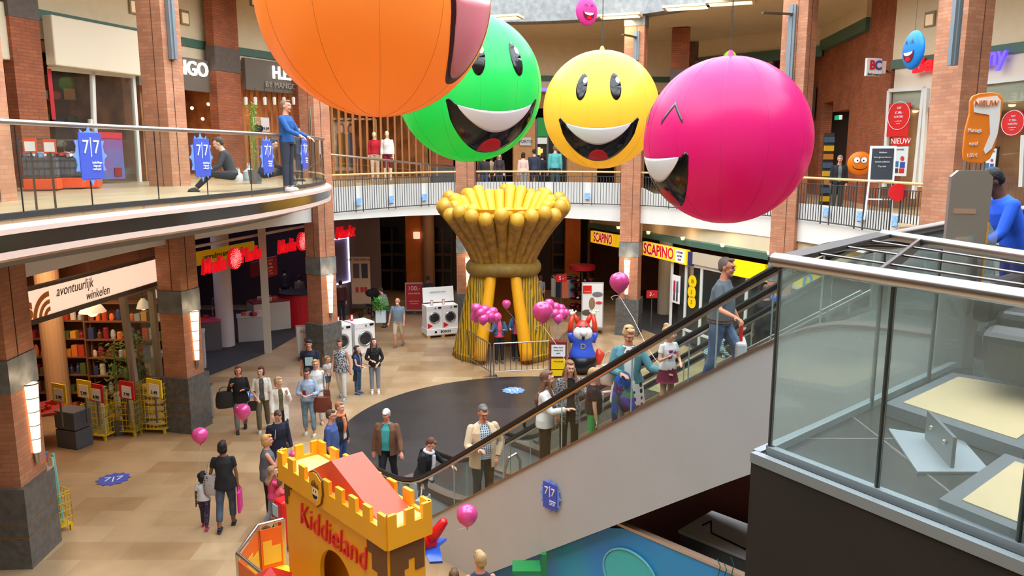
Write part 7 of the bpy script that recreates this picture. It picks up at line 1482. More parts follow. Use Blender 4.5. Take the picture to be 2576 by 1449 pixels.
def person(lab, pos, face, H, top, bottom, hair, male=True, skin='fair', pose={}, sleeve=.35, leg=1.0, shoes=(60, 56, 54), build=1.0, child=False, vox=.012, glasses=False, jacket=None, skirt=None, hat=None, cat='person', group=None, torso_drop=.0, shoe_style=None, hands=True, top_name='shirt', gripR=.25, gripL=.25, face_on=True, mannequin=False, neckline=7, hairstyle='short'):
    t = thing('mannequin' if mannequin else 'person', lab, 'mannequin' if mannequin else cat, pos, R(face-90), group); B = Body(H, male, pose, build, child); k = B.k; sk = skinm(skin) if not mannequin else mat('mannequin_cream', (226, 200, 160), .4)
    m = MB(); B.torso(m)
    for a, b, c2, f, sx in B.arms:
        B.limb(m, a, b, c2, .048 if male else .042, .038 if male else .032, .036 if male else .03, .025 if male else .021)
        if hands: B.hand(m, c2, f, sx, gripR if sx == 1 else gripL)
    for a, b, c2, sx in B.legs:
        B.limb(m, a, b, c2, .085*min(build, 1.1), .058, .056, .036); m.tube([c2+Vector((0, -.03*k, -.04*k)), c2+Vector((0, .06*k, -.05*k)), c2+Vector((0, .13*k, -.055*k))], [.03*k, .034*k, .02*k], 8)
    B.headmesh(m); rmesh(m, 'body', sk, t, vox)
    HM = B.T@B.HM; hk = k*B.hs; P = lambda x, y, z: B.head+HM@(Vector((x, y, z))*hk)
    if face_on:
        e = MB(); ir = MB()
        for sx in (-1, 1): e.ell(P(sx*.031, .073, .012), (.0145*hk, .011*hk, .0085*hk), 8, 6, M=HM); ir.ell(P(sx*.031, .082, .012), (.0062*hk, .005*hk, .0068*hk), 8, 6, M=HM)
        e.build('eyes', mat('eye_white', (232, 228, 222), .3), t, smooth='all'); ir.build('irises', mat('iris_dark', (52, 40, 34), .2), t)
        m = MB(); m.tube([P(-.022, .084, -.058), P(0, .093, -.056), P(.022, .084, -.058)], [.004*hk, .0075*hk, .004*hk], 6); m.build('mouth', mat('lips_'+skin, tuple(int(v*c2) for v, c2 in zip(SKIN[skin], (.85, .62, .62))), .5), t, smooth='all')
        m = MB()
        for sx in (-1, 1): m.tube([P(sx*.016, .091, .032), P(sx*.033, .088, .038), P(sx*.05, .078, .034)], [.003*hk, .004*hk, .0025*hk], 5)
        m.build('eyebrows', cloth(tuple(int(v*.7) for v in hair) if hair else (120, 100, 90), noise=0), t)
    if glasses:
        m = MB(); 
        for sx in (-1, 1): m.tube([P(sx*.032+.022*math.cos(2*PI*q/12), .094, .008+.016*math.sin(2*PI*q/12)) for q in range(12)], .0022*hk, 4, closed=True); m.tube([P(sx*.054, .092, .012), P(sx*.078, .0, .012)], .002*hk, 4)
        m.tube([P(-.012, .095, .01), P(.012, .095, .01)], .002*hk, 4); m.build('glasses', blackm, t)
    # hair
    if hair:
        hm = mat('hair_%d_%d' % (hair[0], hair[1]), hair, .65, noise=.3, nscale=14, bump=.4, bscale=60); m = MB(); st = hairstyle
        if st == 'balding':
            for sx in (-1, 1): m.ell(P(sx*.066, -.03, .0), (.02*hk, .06*hk, .045*hk), 12, 8, M=HM)
            m.ell(P(0, -.085, -.005), (.066*hk, .03*hk, .05*hk), 12, 8, M=HM)
        else:
            m.ell(P(0, -.03, .036), (.083*hk, .092*hk, .094*hk), 18, 12, M=HM)
            if st in ('short', 'crop'): m.ell(P(0, -.06, -.012), (.073*hk, .055*hk, .06*hk), 14, 8, M=HM); m.ell(P(0, .045, .098), (.052*hk, .045*hk, .024*hk), 12, 6, M=HM)
            if st in ('bob', 'long', 'straight', 'curly', 'pony', 'bun'):
                m.ell(P(0, .04, .096), (.058*hk, .05*hk, .026*hk), 12, 6, M=HM)
                for sx in (-1, 1): m.ell(P(sx*.06, -.022, -.03 if st in ('bob', 'long', 'straight', 'curly') else .01), (.03*hk, .055*hk, .085*hk if st != 'pony' else .04*hk), 12, 10, M=HM)
            if st in ('bob', 'curly'): m.ell(P(0, -.055, -.035), (.084*hk, .06*hk, .085*hk), 14, 10, M=HM)
            if st in ('long', 'straight'):
                ln = .30 if st == 'long' else .42; ns = B.T@Vector((0, -.062, -1)).normalized(); s0 = P(0, -.06, .02)
                for sx in (-1, -.5, 0, .5, 1): p0 = P(sx*.072, -.055+.03*abs(sx), -.02); m.tube([p0, p0+B.T@Vector((sx*.02, -.05, -ln*.4))*k, p0+B.T@Vector((sx*.03, -.12, -ln*.75))*k, p0+B.T@Vector((sx*.03, -.125, -ln))*k], [.034*hk, .038*k, .034*k, .014*k], 8)
                for sx in (-1, 1): p0 = P(sx*.07, .02, -.02); m.tube([p0, p0+B.T@Vector((sx*.015, .03, -.13))*k, p0+B.T@Vector((sx*.01, .11, -ln*.8))*k], [.024*hk, .028*k, .014*k], 8)
            if st == 'pony': m.tube([P(0, -.11, .05), P(0, -.15, .02), P(0, -.145, -.08), P(0, -.13, -.16)], [.025*hk, .032*hk, .026*hk, .01*hk], 8)
            if st == 'bun': m.ell(P(0, -.06, .12), (.045*hk, .045*hk, .04*hk), 12, 8, M=HM)
            if st == 'curly':
                rr_ = random.Random(int(H*100))
                for q in range(40): a = rr_.uniform(0, 2*PI); b = rr_.uniform(-.3, 1.4); m.ell(P(.086*math.cos(a)*math.cos(b), -.03+.09*math.sin(a)*math.cos(b)-(.03 if math.sin(a) > 0 else 0), .035+.09*math.sin(b)), .02*hk, 6, 4)
        rmesh(m, 'hair', hm, t, max(.007, vox*.8), 1)
    if hat: m = MB(); m.ell(P(0, -.015, .06), (.086*hk, .1*hk, .07*hk), 16, 10, M=HM); m.box(P(0, .1, .06), (.12*hk, .09*hk, .008*hk), M=HM) if hat[1] else None; rmesh(m, 'cap', cloth(hat[0]), t, .008, 1)
    # top
    lr = .048 if male else .042
    if jacket:
        jm = cloth(jacket[0]) if not hasattr(jacket[0], 'name') else jacket[0]
        gap = jacket[1]; m = MB(); B.torso(m, .035, 1, 7, arc=(PI/2+gap, PI/2+2*PI-gap), th=.022, drop=jacket[2] if len(jacket) > 2 else .12, flare=.04, seg=24)
        for a, b, c2, f, sx in B.arms: B.limb(m, a, b, c2, lr, .038, .036, .027, .02, jacket[3] if len(jacket) > 3 else .97)
        rmesh(m, 'jacket', jm, t, vox*.9, 2)
        m = MB(); B.torso(m, .012, 1, neckline, drop=.06); rmesh(m, top_name, top if hasattr(top, 'name') else cloth(top), t, vox, 2)
    elif top is not None:
        m = MB(); B.torso(m, .014, 1, neckline, drop=.05+torso_drop, flare=.03+torso_drop*.6)
        if not male: 
            for sx in (-1, 1): m.ell(B.tp(sx*.065, .095, .3), (.06*k, .045*k, .055*k), 10, 8)
        if sleeve > 0:
            for a, b, c2, f, sx in B.arms: B.limb(m, a, b, c2, lr, .038, .036, .028, .013, sleeve)
        rmesh(m, top_name, top if hasattr(top, 'name') else cloth(top), t, vox, 2)
    if skirt:
        m = MB(); k2 = skirt[1]; m2 = []
        for i in range(6):
            f = i/5; z = .08-k2*f; rr_ = 1+f*skirt[2]; m2.append([B.tp(0, 0, 0)+Vector((.15*rr_*k*math.cos(2*PI*q/24)*(1+.04*math.cos(q*3)), .125*rr_*k*math.sin(2*PI*q/24)*(1+.04*math.cos(q*3)), z*k)) for q in range(24)])
        n = 24; vs = [p for r in m2 for p in r]; fs = [(i*n+q, i*n+(q+1) % n, (i+1)*n+(q+1) % n, (i+1)*n+q) for i in range(5) for q in range(n)]+[tuple(range(n)), tuple(5*n+q for q in range(n))[::-1]]; m.add(vs, fs); m.build('skirt', cloth(skirt[0]), t, smooth='all')
    if bottom is not None:
        m = MB(); B.torso(m, .008, 0, 3)
        for a, b, c2, sx in B.legs: B.limb(m, a, b, c2, .088*min(build, 1.12), .06, .058, .044, .008, leg)
        rmesh(m, 'trousers' if leg > .6 else 'shorts', bottom if hasattr(bottom, 'name') else cloth(bottom), t, vox, 2)
    if shoes:
        for a, b, c2, sx in B.legs:
            m = MB(); d = (c2-b).normalized(); z0 = c2.z-.075*k; tilt = 0; c3 = c2
            m.tube([c3+Vector((0, -.035*k, -.035*k)), c3+Vector((0, .03*k, -.038*k)), c3+Vector((0, .10*k, -.045*k)), c3+Vector((0, .15*k, -.052*k))], [.036*k, .042*k, .038*k, .022*k], 10); m.box(c3+Vector((0, .05*k, -.067*k)), (.075*k, .23*k, .018*k))
            if shoe_style == 'boot': m.tube([c3+Vector((0, 0, -.04*k)), c3+Vector((0, 0, .08*k))], [.042*k, .05*k], 10)
            m.build('shoe', cloth(shoes, noise=0), t, smooth='all')
    t['_k'] = k; PERS.append((t, B)); return t, B
PERS = []
def standing(px, pytop, H, z0=0.0):
    P = pz(px, pytop, z0+H); P.z = z0; return P
def local(t, p):
    """world point into the figure's own space"""
    return (Matrix.Translation(t.location)@Matrix.Rotation(t.rotation_euler.z, 4, 'Z')).inverted()@Vector(p)
def world(t, p): return (Matrix.Translation(t.location)@Matrix.Rotation(t.rotation_euler.z, 4, 'Z'))@Vector(p)
def bag(t, p, lab, col, size=(.3, .14, .3), strap=.25, mt=None, strap_to=None, rz=0):
    """a bag hanging at a local point of the figure; top-level"""
    W = world(t, p); b = thing('handbag', lab, 'bag', W-Vector((0, 0, size[2]+strap)), t.rotation_euler.z+rz); m = MB(); w_, d, h = size; mm = mt or mat('bag_%d_%d' % (col[0], col[1]), col, .5)
    m.lathe([(.42, 0), (.5, .1), (.5, .6), (.4, 1)], seg=16); m.v = [Vector((v.x*w_, v.y*d, v.z*h)) for v in m.v]; m.build('bag_body', mm, b, smooth=True)
    MB().tube([(-w_*.3, 0, h*.95), (-w_*.2, 0, h+strap*.8), (0, 0, h+strap), (w_*.2, 0, h+strap*.8), (w_*.3, 0, h*.95)], .009, 6).build('strap', mm, b, smooth=True); return b
JEAN = (74, 94, 122); jeans = ramp_mat('denim', 'noise', ((62, 86, 124), (110, 136, 168)), 6, .9, .5, .15); jeansl = ramp_mat('denim_light', 'noise', ((96, 128, 150), (140, 166, 184)), 6, .9, .5, .15)
walkA = dict(legR=((.03, .25, -1), (0, -.05, -1)), legL=((.03, -.18, -1), (0, -.5, -1)), armR=((.15, -.2, -1), (.05, .1, -1)), armL=((.15, .2, -1), (.05, .5, -1)))
walkB = dict(legL=((.03, .25, -1), (0, -.05, -1)), legR=((.03, -.18, -1), (0, -.5, -1)), armL=((.15, -.2, -1), (.05, .1, -1)), armR=((.15, .2, -1), (.05, .5, -1)))
def mix(d, **k): e = dict(d); e.update(k); return e
NM = .0095; FM = .012; FF = .018
# ---- group on the ground floor, left
t, B = person('woman in black T-shirt and rolled jeans seen from behind, holding a pink bag', standing(558, 1107, 1.66), 100, 1.66, (30, 30, 34), ramp_mat('denim_dark', 'noise', ((58, 70, 88), (84, 96, 112)), 6, .9, .5, .15), (28, 24, 24), False, 'brown', mix(walkA, hyaw=-10, armR=((.2, 0, -1), (.05, .05, -1)), armL=((.3, .1, -1), (.2, .3, -1))), .3, .86, (40, 46, 62), 1.12, vox=NM, face_on=True, hairstyle='bob', torso_drop=.1)
bag(t, (-.2, -.02, 1.3), 'grey patterned shoulder bag of the woman in the black T-shirt', (120, 116, 120), (.34, .14, .36), .28, ramp_mat('bag_pattern', 'voronoi', ((40, 38, 42), (176, 170, 172)), 22, .7, .3, .05)); b = world(t, B.arms[0][2]); o = thing('document_bag', 'flat bright pink bag held by the woman in the black T-shirt', 'bag', b+Vector((.02, 0, -.5)), t.rotation_euler.z); MB().box((0, 0, .2), (.05, .3, .4)).build('bag_body', mat('bag_pink', (232, 30, 150), .5), o, bevel=.02); MB().tube([(0, -.08, .4), (0, -.04, .45), (0, .04, .45), (0, .08, .4)], .01, 6).build('strap', mat('bag_pink', (232, 30, 150)), o)
t, B = person('toddler in white T-shirt and dark spotted leggings walking hand in hand', standing(508, 1188, 1.06), 95, 1.06, (220, 224, 232), ramp_mat('leggings_spots', 'voronoi', ((200, 120, 160), (44, 40, 66)), 30, .8, .22, .04), (24, 20, 22), False, 'dark', mix(walkB, armR=((.5, .2, -.6), (.4, .3, -.2))), .3, .95, (190, 60, 100), 1.15, True, vox=NM, hairstyle='curly')
pink(503, 1096, 20, (pz(503, 1188, 1.06)).y*1.02, 'pink balloon floating above the toddler', None, world(t, (-.2, .1, .6))); pink(610, 1036, 20, 17.3, 'pink balloon in front of the legs of the woman in the black sweater')
t, B = person('woman in black sweater carrying a large black bag on her arm', standing(598, 918, 1.68), -70, 1.68, (24, 24, 28), (132, 132, 136), (110, 62, 40), False, 'ruddy', mix(walkA, armR=((.35, .2, -1), (-.3, .6, .7)), armL=((.2, .1, -1), (-.5, .8, .25))), .95, .97, (40, 40, 46), 1.15, vox=FM, hairstyle='bob', torso_drop=.12); bag(t, (.34, .12, 1.2), 'large black tote bag on the arm of the woman in the black sweater', (30, 30, 34), (.42, .16, .4), .12)
t, B = person('woman in white cardigan and olive trousers with dark shoulder bag', standing(655, 920, 1.66), -75, 1.66, (92, 90, 84), (110, 104, 84), (84, 44, 36), False, 'fair', mix(walkA, hyaw=-20, armR=((.25, .1, -1), (-.35, .5, -.4))), .5, .97, (196, 196, 190), 1.0, vox=FM, jacket=((226, 220, 206), .35, .1, .6), hairstyle='bob'); bag(t, (.22, .06, 1.1), 'small dark shoulder bag of the woman in the white cardigan', (40, 34, 44), (.26, .12, .22), .3)
t, B = person('blonde woman in long white blazer scratching her chin', standing(700, 945, 1.68), -60, 1.68, (104, 92, 60), (48, 46, 50), (206, 176, 128), False, 'fair', mix(walkB, hyaw=25, armL=((.2, .3, -.8), (-.35, .35, .9))), .95, .97, (70, 60, 56), 1.0, vox=FM, jacket=((232, 226, 214), .3, .32), hairstyle='pony')
t, B = person('boy in navy hooded jacket looking down', standing(694, 1027, 1.64), -50, 1.64, (26, 30, 52), (30, 34, 52), (92, 66, 48), True, 'fair', mix(walkA, hpitch=-25, lean=6), .97, .97, (180, 190, 206), 1.05, vox=FM, torso_drop=.15, top_name='jacket'); MB().tube([B.tp(.1, .12, .4), B.tp(.12, .13, .2)], .006*B.k, 5).build('jacket_stripe', papyr, t)
t, B = person('woman in pale grey sweatshirt looking at her phone, brown bag on her arm', standing(772, 924, 1.7), -85, 1.7, ramp_mat('sweatshirt_dip', 'noise', ((140, 158, 184), (176, 196, 220)), 5, .9, .5, .2), jeansl, (50, 36, 32), False, 'ruddy', dict(legL=((.06, .15, -1), (0, -.1, -1)), legR=((.06, -.1, -1), (0, -.2, -1)), armR=((.3, .3, -1), (-.6, .8, .1)), armL=((.3, .3, -1), (-.6, .8, .05)), hpitch=-15), .85, .88, (204, 200, 194), 1.08, vox=FM, glasses=True, hairstyle='pony'); bag(t, (-.34, .08, 1.12), 'big brown leather bag of the woman in the grey sweatshirt', (112, 52, 34), (.44, .18, .36), .14)
o = MB().box((0, 0, 0), (.075, .012, .15)).build('mobile_phone', mat('phone_maroon', (110, 40, 44), .3), bevel=.004); o.location = world(t, B.arms[0][2]+Vector((-.06, .06, .05))); tag(o, 'mobile phone in a maroon case held by the woman in the grey sweatshirt', 'phone')
t, B = person('man in dark cap and navy T-shirt with pale print, sunglasses on the collar', standing(777, 852, 1.78), -85, 1.78, (30, 36, 56), (90, 100, 110), (60, 50, 44), True, 'ruddy', mix(walkA), .35, .95, (80, 80, 84), 1.1, vox=FM, hat=((44, 42, 56), False)); MB().extr([(-.1, .12), (.1, .12), (.1, .34), (-.1, .34)], Matrix.Translation(B.pel+Vector((0, .155, 0))), .02).build('shirt_print', mat('print_pale_cyan', (176, 214, 214), .8), t)
t, B = person('blonde woman in white blouse with brown shoulder strap', standing(792, 902, 1.68), -70, 1.68, (226, 224, 220), (214, 212, 208), (208, 164, 104), False, 'fair', mix(walkB), .8, .95, (190, 170, 150), 1.08, vox=FM, glasses=True, hairstyle='pony'); bag(t, (-.24, .04, 1.36), 'brown leather shoulder bag of the woman in the white blouse', (96, 56, 40), (.2, .1, .3), .5)
t, B = person('little girl in denim dungaree shorts and white shirt', standing(822, 895, 1.15), -40, 1.15, (220, 210, 204), (84, 104, 124), (178, 130, 84), False, 'fair', mix(walkA, hyaw=30), .3, .35, (206, 150, 150), 1.0, True, vox=FM, hairstyle='pony')
t, B = person('woman in grey patterned sleeveless top and white jeans', standing(855, 852, 1.72), -95, 1.72, ramp_mat('top_speckle', 'noise', ((50, 52, 58), (190, 190, 192)), 30, .85, .5, .04), (224, 220, 212), (92, 60, 46), False, 'ruddy', mix(walkB, armL=((.3, -.1, -1), (.1, .2, -1))), 0, .95, (150, 180, 210), 1.18, vox=FM, hairstyle='bun', torso_drop=.1); m = MB(); m.tube([B.head+Vector((sx*.05*B.k, .075*B.k, .10*B.k)) for sx in (-1, 0, 1)], .012*B.k, 6); m.build('sunglasses', blackm, t)
t, B = person('girl with dark hair in denim waistcoat and grey sleeves, black pouch at her hip', standing(897, 868, 1.42), -20, 1.42, (150, 152, 158), ramp_mat('denim_mid', 'noise', ((44, 72, 104), (70, 100, 132)), 6, .9, .5, .15), (74, 46, 40), False, 'fair', dict(armR=((.1, .3, -1), (-.2, 1, -.2)), armL=((.1, .3, -1), (-.2, 1, -.2)), hpitch=8), .8, .96, (60, 100, 130), 1.0, True, vox=FM, jacket=((44, 62, 110), .25, .04, .12), hairstyle='long'); bag(t, (.2, .05, .78), 'small black pouch hanging at the hip of the girl in the denim waistcoat', (26, 26, 30), (.2, .1, .18), .15)
t, B = person('teenage girl in black jacket and grey leggings with white ankle boots', standing(940, 850, 1.6), -80, 1.6, (24, 24, 28), (134, 142, 154), (92, 58, 44), False, 'fair', dict(armR=((.35, .1, -1), (-.7, .55, -.15)), armL=((.35, .2, -1), (-.55, .5, -.6)), hyaw=25, hpitch=10), .85, .93, (232, 230, 230), 1.0, vox=FM, hairstyle='long', shoe_style='boot', torso_drop=.06, top_name='jacket')
t, B = person('bald man with white beard in grey polo shirt and beige shorts', standing(1000, 747, 1.78), -95, 1.78, (118, 134, 150), (204, 190, 164), (206, 200, 194), True, 'ruddy', mix(walkA, armR=((.3, .1, -1), (.1, .3, -.8))), .36, .52, (120, 104, 90), 1.25, vox=FM, hairstyle='balding'); m = MB(); HM = B.T@B.HM; m.ell(B.head+HM@Vector((0, .075, -.075)), (.05, .035, .04), 12, 8); m.build('beard', mat('beard_white', (222, 218, 212), .8), t, smooth='all')
P = world(t, (.36, .1, .95)); o = thing('shopping_bag', 'blue and white bag with green plant carried beside the bald man', 'bag', P+Vector((-.25, .2, -.1)), 0); MB().prism([(-.17, -.1), (.17, -.1), (.17, .1), (-.17, .1)], 0, .42).build('bag_body', mat('bag_white_blue', (206, 220, 226), .5), o); m = MB(); rr = random.Random(8)
for q in range(240): a = rr.uniform(0, 2*PI); z = rr.uniform(.4, .85); r = rr.uniform(.02, .25); c2 = Vector((r*math.cos(a), r*math.sin(a), z)); d = Vector((math.cos(a), math.sin(a), rr.uniform(-.3, .8)))*.09; sd = d.cross(Vector((0, 0, 1))).normalized()*.03; m.add([c2, c2+d*.5+sd, c2+d, c2+d*.5-sd], [(0, 1, 2, 3)])
m.build('foliage', mat('leaf_fresh', (70, 170, 50), .6), o)
t, B = person('man in blue shirt with glasses, half hidden behind the castle', standing(830, 1030, 1.72), -5, 1.72, (70, 92, 150), (52, 54, 66), (84, 66, 54), True, 'ruddy', dict(hyaw=-10), .6, .97, (50, 46, 44), 1.12, vox=NM, glasses=True)
t, B = person('short haired woman with orange scarf and black jacket', standing(852, 1010, 1.66), -20, 1.66, (214, 206, 204), (54, 84, 140), (178, 116, 72), False, 'fair', {}, .9, .97, (60, 50, 50), 1.05, vox=NM, jacket=((30, 32, 40), .4, .12), hairstyle='short'); m = MB(); m.tube([B.tp(.07*math.cos(a)*1.3, .02+.08*math.sin(a), .5) for a in [PI*q/6 for q in range(-3, 10)]], .035*B.k, 8); m.tube([B.tp(.02, .13, .46), B.tp(.03, .16, .3), B.tp(.04, .15, .12)], [.04*B.k, .045*B.k, .03*B.k], 8); rmesh(m, 'scarf', cloth((238, 140, 90)), t, .012)
t, B = person('blonde woman in grey sleeveless top and black trousers, hand at her mouth', standing(668, 1092, 1.66), 20, 1.66, (98, 100, 108), (24, 24, 28), (206, 158, 96), False, 'ruddy', dict(armR=((.15, .45, -.8), (-.25, .35, 1)), armL=((.75, -.35, -.7), (-.8, .5, -.6)), hyaw=-10), 0, .93, (120, 80, 56), 1.12, vox=NM, hairstyle='bob', torso_drop=.08); m = MB(); m.tube([B.head+Vector((sx*.06*B.k, .04*B.k, .105*B.k)) for sx in (-1, 0, 1)], .01, 6); m.build('sunglasses', blackm, t)
t, B = person('girl with long hair in pink cardigan and grey jeans', standing(683, 1172, 1.22), 30, 1.22, (226, 74, 122), (150, 160, 174), (170, 130, 92), False, 'fair', mix(walkA, armR=((.3, .7, -.4), (0, 1, .1))), .9, .95, (150, 90, 70), 1.05, True, vox=NM, hairstyle='long', top_name='cardigan')
t, B = person('small boy in coral sweatshirt leaning on the castle', standing(695, 1202, 1.08), 30, 1.08, (226, 80, 96), (40, 44, 70), (120, 96, 70), True, 'fair', mix(walkB, armR=((.3, .9, .1), (0, 1, .2)), armL=((.3, .9, .1), (0, 1, .2)), lean=12), .9, .95, (60, 50, 60), 1.1, True, vox=NM)
# ---- at the foot of the escalator
t, B = person('white haired man in brown leather jacket and turquoise shirt', standing(972, 1026, 1.74), -95, 1.74, (64, 160, 160), (34, 36, 44), (214, 212, 210), True, 'ruddy', mix(walkA, hpitch=-28, armL=((.35, .3, -1), (.2, .5, -.7)), armR=((.25, .05, -1), (.05, .15, -1))), .97, .97, (30, 28, 30), 1.2, vox=NM, jacket=((112, 76, 54), .42, .16))
t, B = person('woman in black leather jacket with white scarf stepping onto the escalator', standing(1062, 1098, 1.6), -20, 1.64, (40, 42, 48), (52, 56, 66), (110, 64, 44), False, 'fair', mix(walkA, lean=14, hpitch=-25, armL=((.45, .65, -.6), (.2, 1, -.25)), armR=((.15, .25, -1), (.0, .2, -1))), .97, .97, (50, 44, 44), 1.08, vox=NM, jacket=((22, 22, 26), .3, .12), hairstyle='short'); m = MB(); m.tube([B.tp(.08*math.cos(a), .02+.09*math.sin(a), .5) for a in [PI*q/6 for q in range(-3, 10)]], .035*B.k, 8); m.tube([B.tp(.0, .13, .46), B.tp(.0, .17, .3), B.tp(.02, .19, .12), B.tp(.05, .2, -.04)], [.04, .045, .03, .05], 8); rmesh(m, 'scarf', cloth((214, 216, 226)), t, .012)
W = world(t, B.arms[0][2]); o = thing('shopping_bag', 'pale shopping bag hanging from the hand of the woman in the black jacket', 'bag', W+Vector((0, 0, -.72)), t.rotation_euler.z); MB().prism([(-.18, -.07), (.18, -.07), (.18, .07), (-.18, .07)], 0, .46).build('bag_body', mat('bag_pale', (200, 202, 206), .6, noise=.2), o); MB().tube([(-.09, 0, .46), (-.03, 0, .66), (.03, 0, .66), (.09, 0, .46)], .012, 6).build('strap', papyr, o)
# ---- on the near escalator
def rider(lab, px, py, w_, face, *a, **k):
    lo, hi = -2, 9
    for _ in range(40):
        s = (lo+hi)/2; q = EP(s, w_, .9); u = 1288+FPX*q.x/(q.y*_c-(q.z-EYE)*_s)
        if u < px: lo = s
        else: hi = s
    P = EP(s, w_, 0, True); n = 17; dz = 4.95/n; kstep = int(s/(dz/SL)); P.z = max(.02, dz*(kstep+1)-.26); H = pY(px, py, P.y).z-P.z-.01; return person(lab, P, face, H, *a, **k)
chk = check_mat('check_blue', (60, 84, 120), (220, 226, 226), (196, 214, 214), 9)
t, B = rider('grey haired man with glasses in beige jacket and checked shirt on the escalator', 1215, 1015, .6, -70, chk, (40, 48, 44), (112, 106, 102), True, 'ruddy', dict(armR=((.35, .35, -.9), (-.45, .9, .1)), armL=((.45, .0, -1), (-.3, .3, -.6)), hpitch=-18), .97, .97, (40, 38, 38), 1.18, vox=.008, glasses=True, jacket=((214, 190, 156), .42, .2), gripR=.6)
t, B = rider('girl with long brown hair in white jacket, back half turned, on the escalator', 1372, 930, .5, -15, (226, 226, 224), (34, 34, 38), (122, 84, 60), False, 'fair', dict(armR=((.25, .45, -.75), (.0, 1, .3)), armL=((.2, .1, -1), (.0, .3, -1)), hyaw=10), .97, .97, (40, 38, 40), .95, vox=.008, jacket=((236, 234, 230), .25, .12), hairstyle='straight')
t, B = rider('girl with very long light brown hair in black top and speckled grey cardigan', 1432, 903, .72, -80, (22, 22, 26), (26, 26, 30), (150, 104, 74), False, 'fair', dict(armR=((.2, .1, -1), (.0, .3, -1)), armL=((.25, .5, -.7), (-.1, .7, .45)), hpitch=-4), 0, .97, (40, 38, 40), .95, vox=.008, jacket=(ramp_mat('cardigan_speckle', 'noise', ((60, 62, 66), (150, 150, 150)), 40, .9, .5, .05), .45, .3), hairstyle='straight')
t, B = rider('blond boy in black T-shirt with grey print and bright green shorts', 1493, 922, .45, 0, (28, 28, 30), (70, 190, 104), (198, 158, 112), True, 'fair', dict(armL=((.35, .5, -.6), (.2, .9, .1)), armR=((.2, 0, -1), (.05, .15, -1)), hyaw=12), .34, .55, (70, 80, 90), 1.12, True, vox=.008, hairstyle='crop'); MB().extr([(-.09, .02), (.09, .02), (.09, .26), (-.09, .26)], Matrix.Translation(B.pel+Vector((0, .13, 0))), .02).build('shirt_print', ramp_mat('print_shark', 'noise', ((70, 90, 120), (170, 190, 205)), 12, .8, .5, .1), t)
t, B = rider('blonde woman in teal jacket and white dress with large dots on the escalator', 1580, 815, .62, -95, ramp_mat('dress_dots', 'voronoi', ((70, 66, 56), (240, 238, 232)), 11, .8, .36, .02, rnd=.15), (196, 212, 216), (216, 176, 120), False, 'ruddy', dict(armR=((.3, .25, -1), (-.55, .8, .0)), armL=((.5, .35, -.8), (.6, .7, .05)), hyaw=15, hpitch=-25), .97, .97, (60, 56, 56), 1.12, vox=.008, jacket=((92, 148, 160), .42, .02), hairstyle='pony'); m = MB(); m.tube([B.head+Vector((sx*.055, .055, .095)) for sx in (-1, 0, 1)], .012, 6); m.build('sunglasses', mat('sunglass_grey', (60, 60, 64), .2), t); MB().lathe([(.2, -.1), (.22, -.25), (.24, -.42)], tuple(B.pel+Vector((0, 0, .12))), 24, sy=.8).build('dress_skirt', MC['dress_dots'], t, smooth=True, solid=.01)
W = world(t, (.08, .24, 1.0)); o = thing('folded_coat', 'blue and green checked child coat over the arm of the woman in teal', 'coat', W); m = MB(); m.ell((0, 0, 0), (.11, .07, .15), 14, 10); m.ell((.04, 0, -.2), (.1, .05, .24), 12, 8); m.ell((-.1, 0, -.34), (.05, .04, .32), 12, 8); m.ell((.13, 0, -.36), (.04, .035, .22), 12, 8); m.build('coat_body', ramp_mat('coat_patch', 'vcolor', ((30, 90, 200), (40, 170, 110), (20, 60, 120)), 9, .8, .45, .03), o, smooth='all')
WH = world(t, B.arms[1][2]); pink(1558, 711, 25, 11.6, 'single pink balloon on a string above the blonde woman in teal', None, tuple(WH), True)
bag(t, (.26, -.08, 1.34), 'white backpack bag on the shoulder of the woman in teal', (224, 214, 200), (.24, .16, .28), .2)
t, B = rider('small blonde girl in white T-shirt with purple hearts and dark red tulle skirt', 1682, 818, .75, -60, (238, 236, 236), None, (222, 184, 130), False, 'fair', dict(armR=((.35, .15, -.9), (-.3, .9, .55)), armL=((.25, .2, -1), (-.5, .7, -.1)), hyaw=28), .26, .97, (150, 30, 60), 1.05, True, vox=.008, hairstyle='bun', skirt=((120, 28, 56), .36, .55)); hm_ = mat('heart_purple', (150, 20, 110), .6)
for (cx, cz) in ((-.05, .3), (.045, .33), (.06, .22)):
    c2 = B.tp(cx, .118, cz); MB().ell(c2+Vector((-.012, 0, .01)), (.022, .02, .024), 8, 6).build('printed_heart', hm_, t); MB().ell(c2+Vector((.014, 0, .008)), (.022, .02, .024), 8, 6).build('printed_heart', hm_, t)
m = MB(); [B.limb(m, a, b, c2, .07, .05, .048, .034, .006, .97) for a, b, c2, sx in B.legs]; rmesh(m, 'tights', cloth((150, 24, 60)), t, .01)
t, B = rider('grey haired man with glasses in tight grey T-shirt and jeans on the near escalator', 1812, 640, .5, -30, (104, 116, 124), jeans, (128, 116, 106), True, 'ruddy', dict(armR=((.4, .2, -.95), (.35, .7, -.12)), armL=((.15, .2, -1), (.0, .5, -.75)), legL=((.08, .55, -.9), (.0, -.15, -1)), legR=((.06, -.1, -1), (.0, -.25, -1)), hyaw=-12, lean=3), .38, .97, (60, 54, 52), 1.2, vox=.007, glasses=True, hairstyle='short', gripR=.35); m = MB(); B.torso(m, .02, 1, 2, drop=.03); rmesh(m, 'belt', cloth((110, 56, 36)), t, .01, 1)
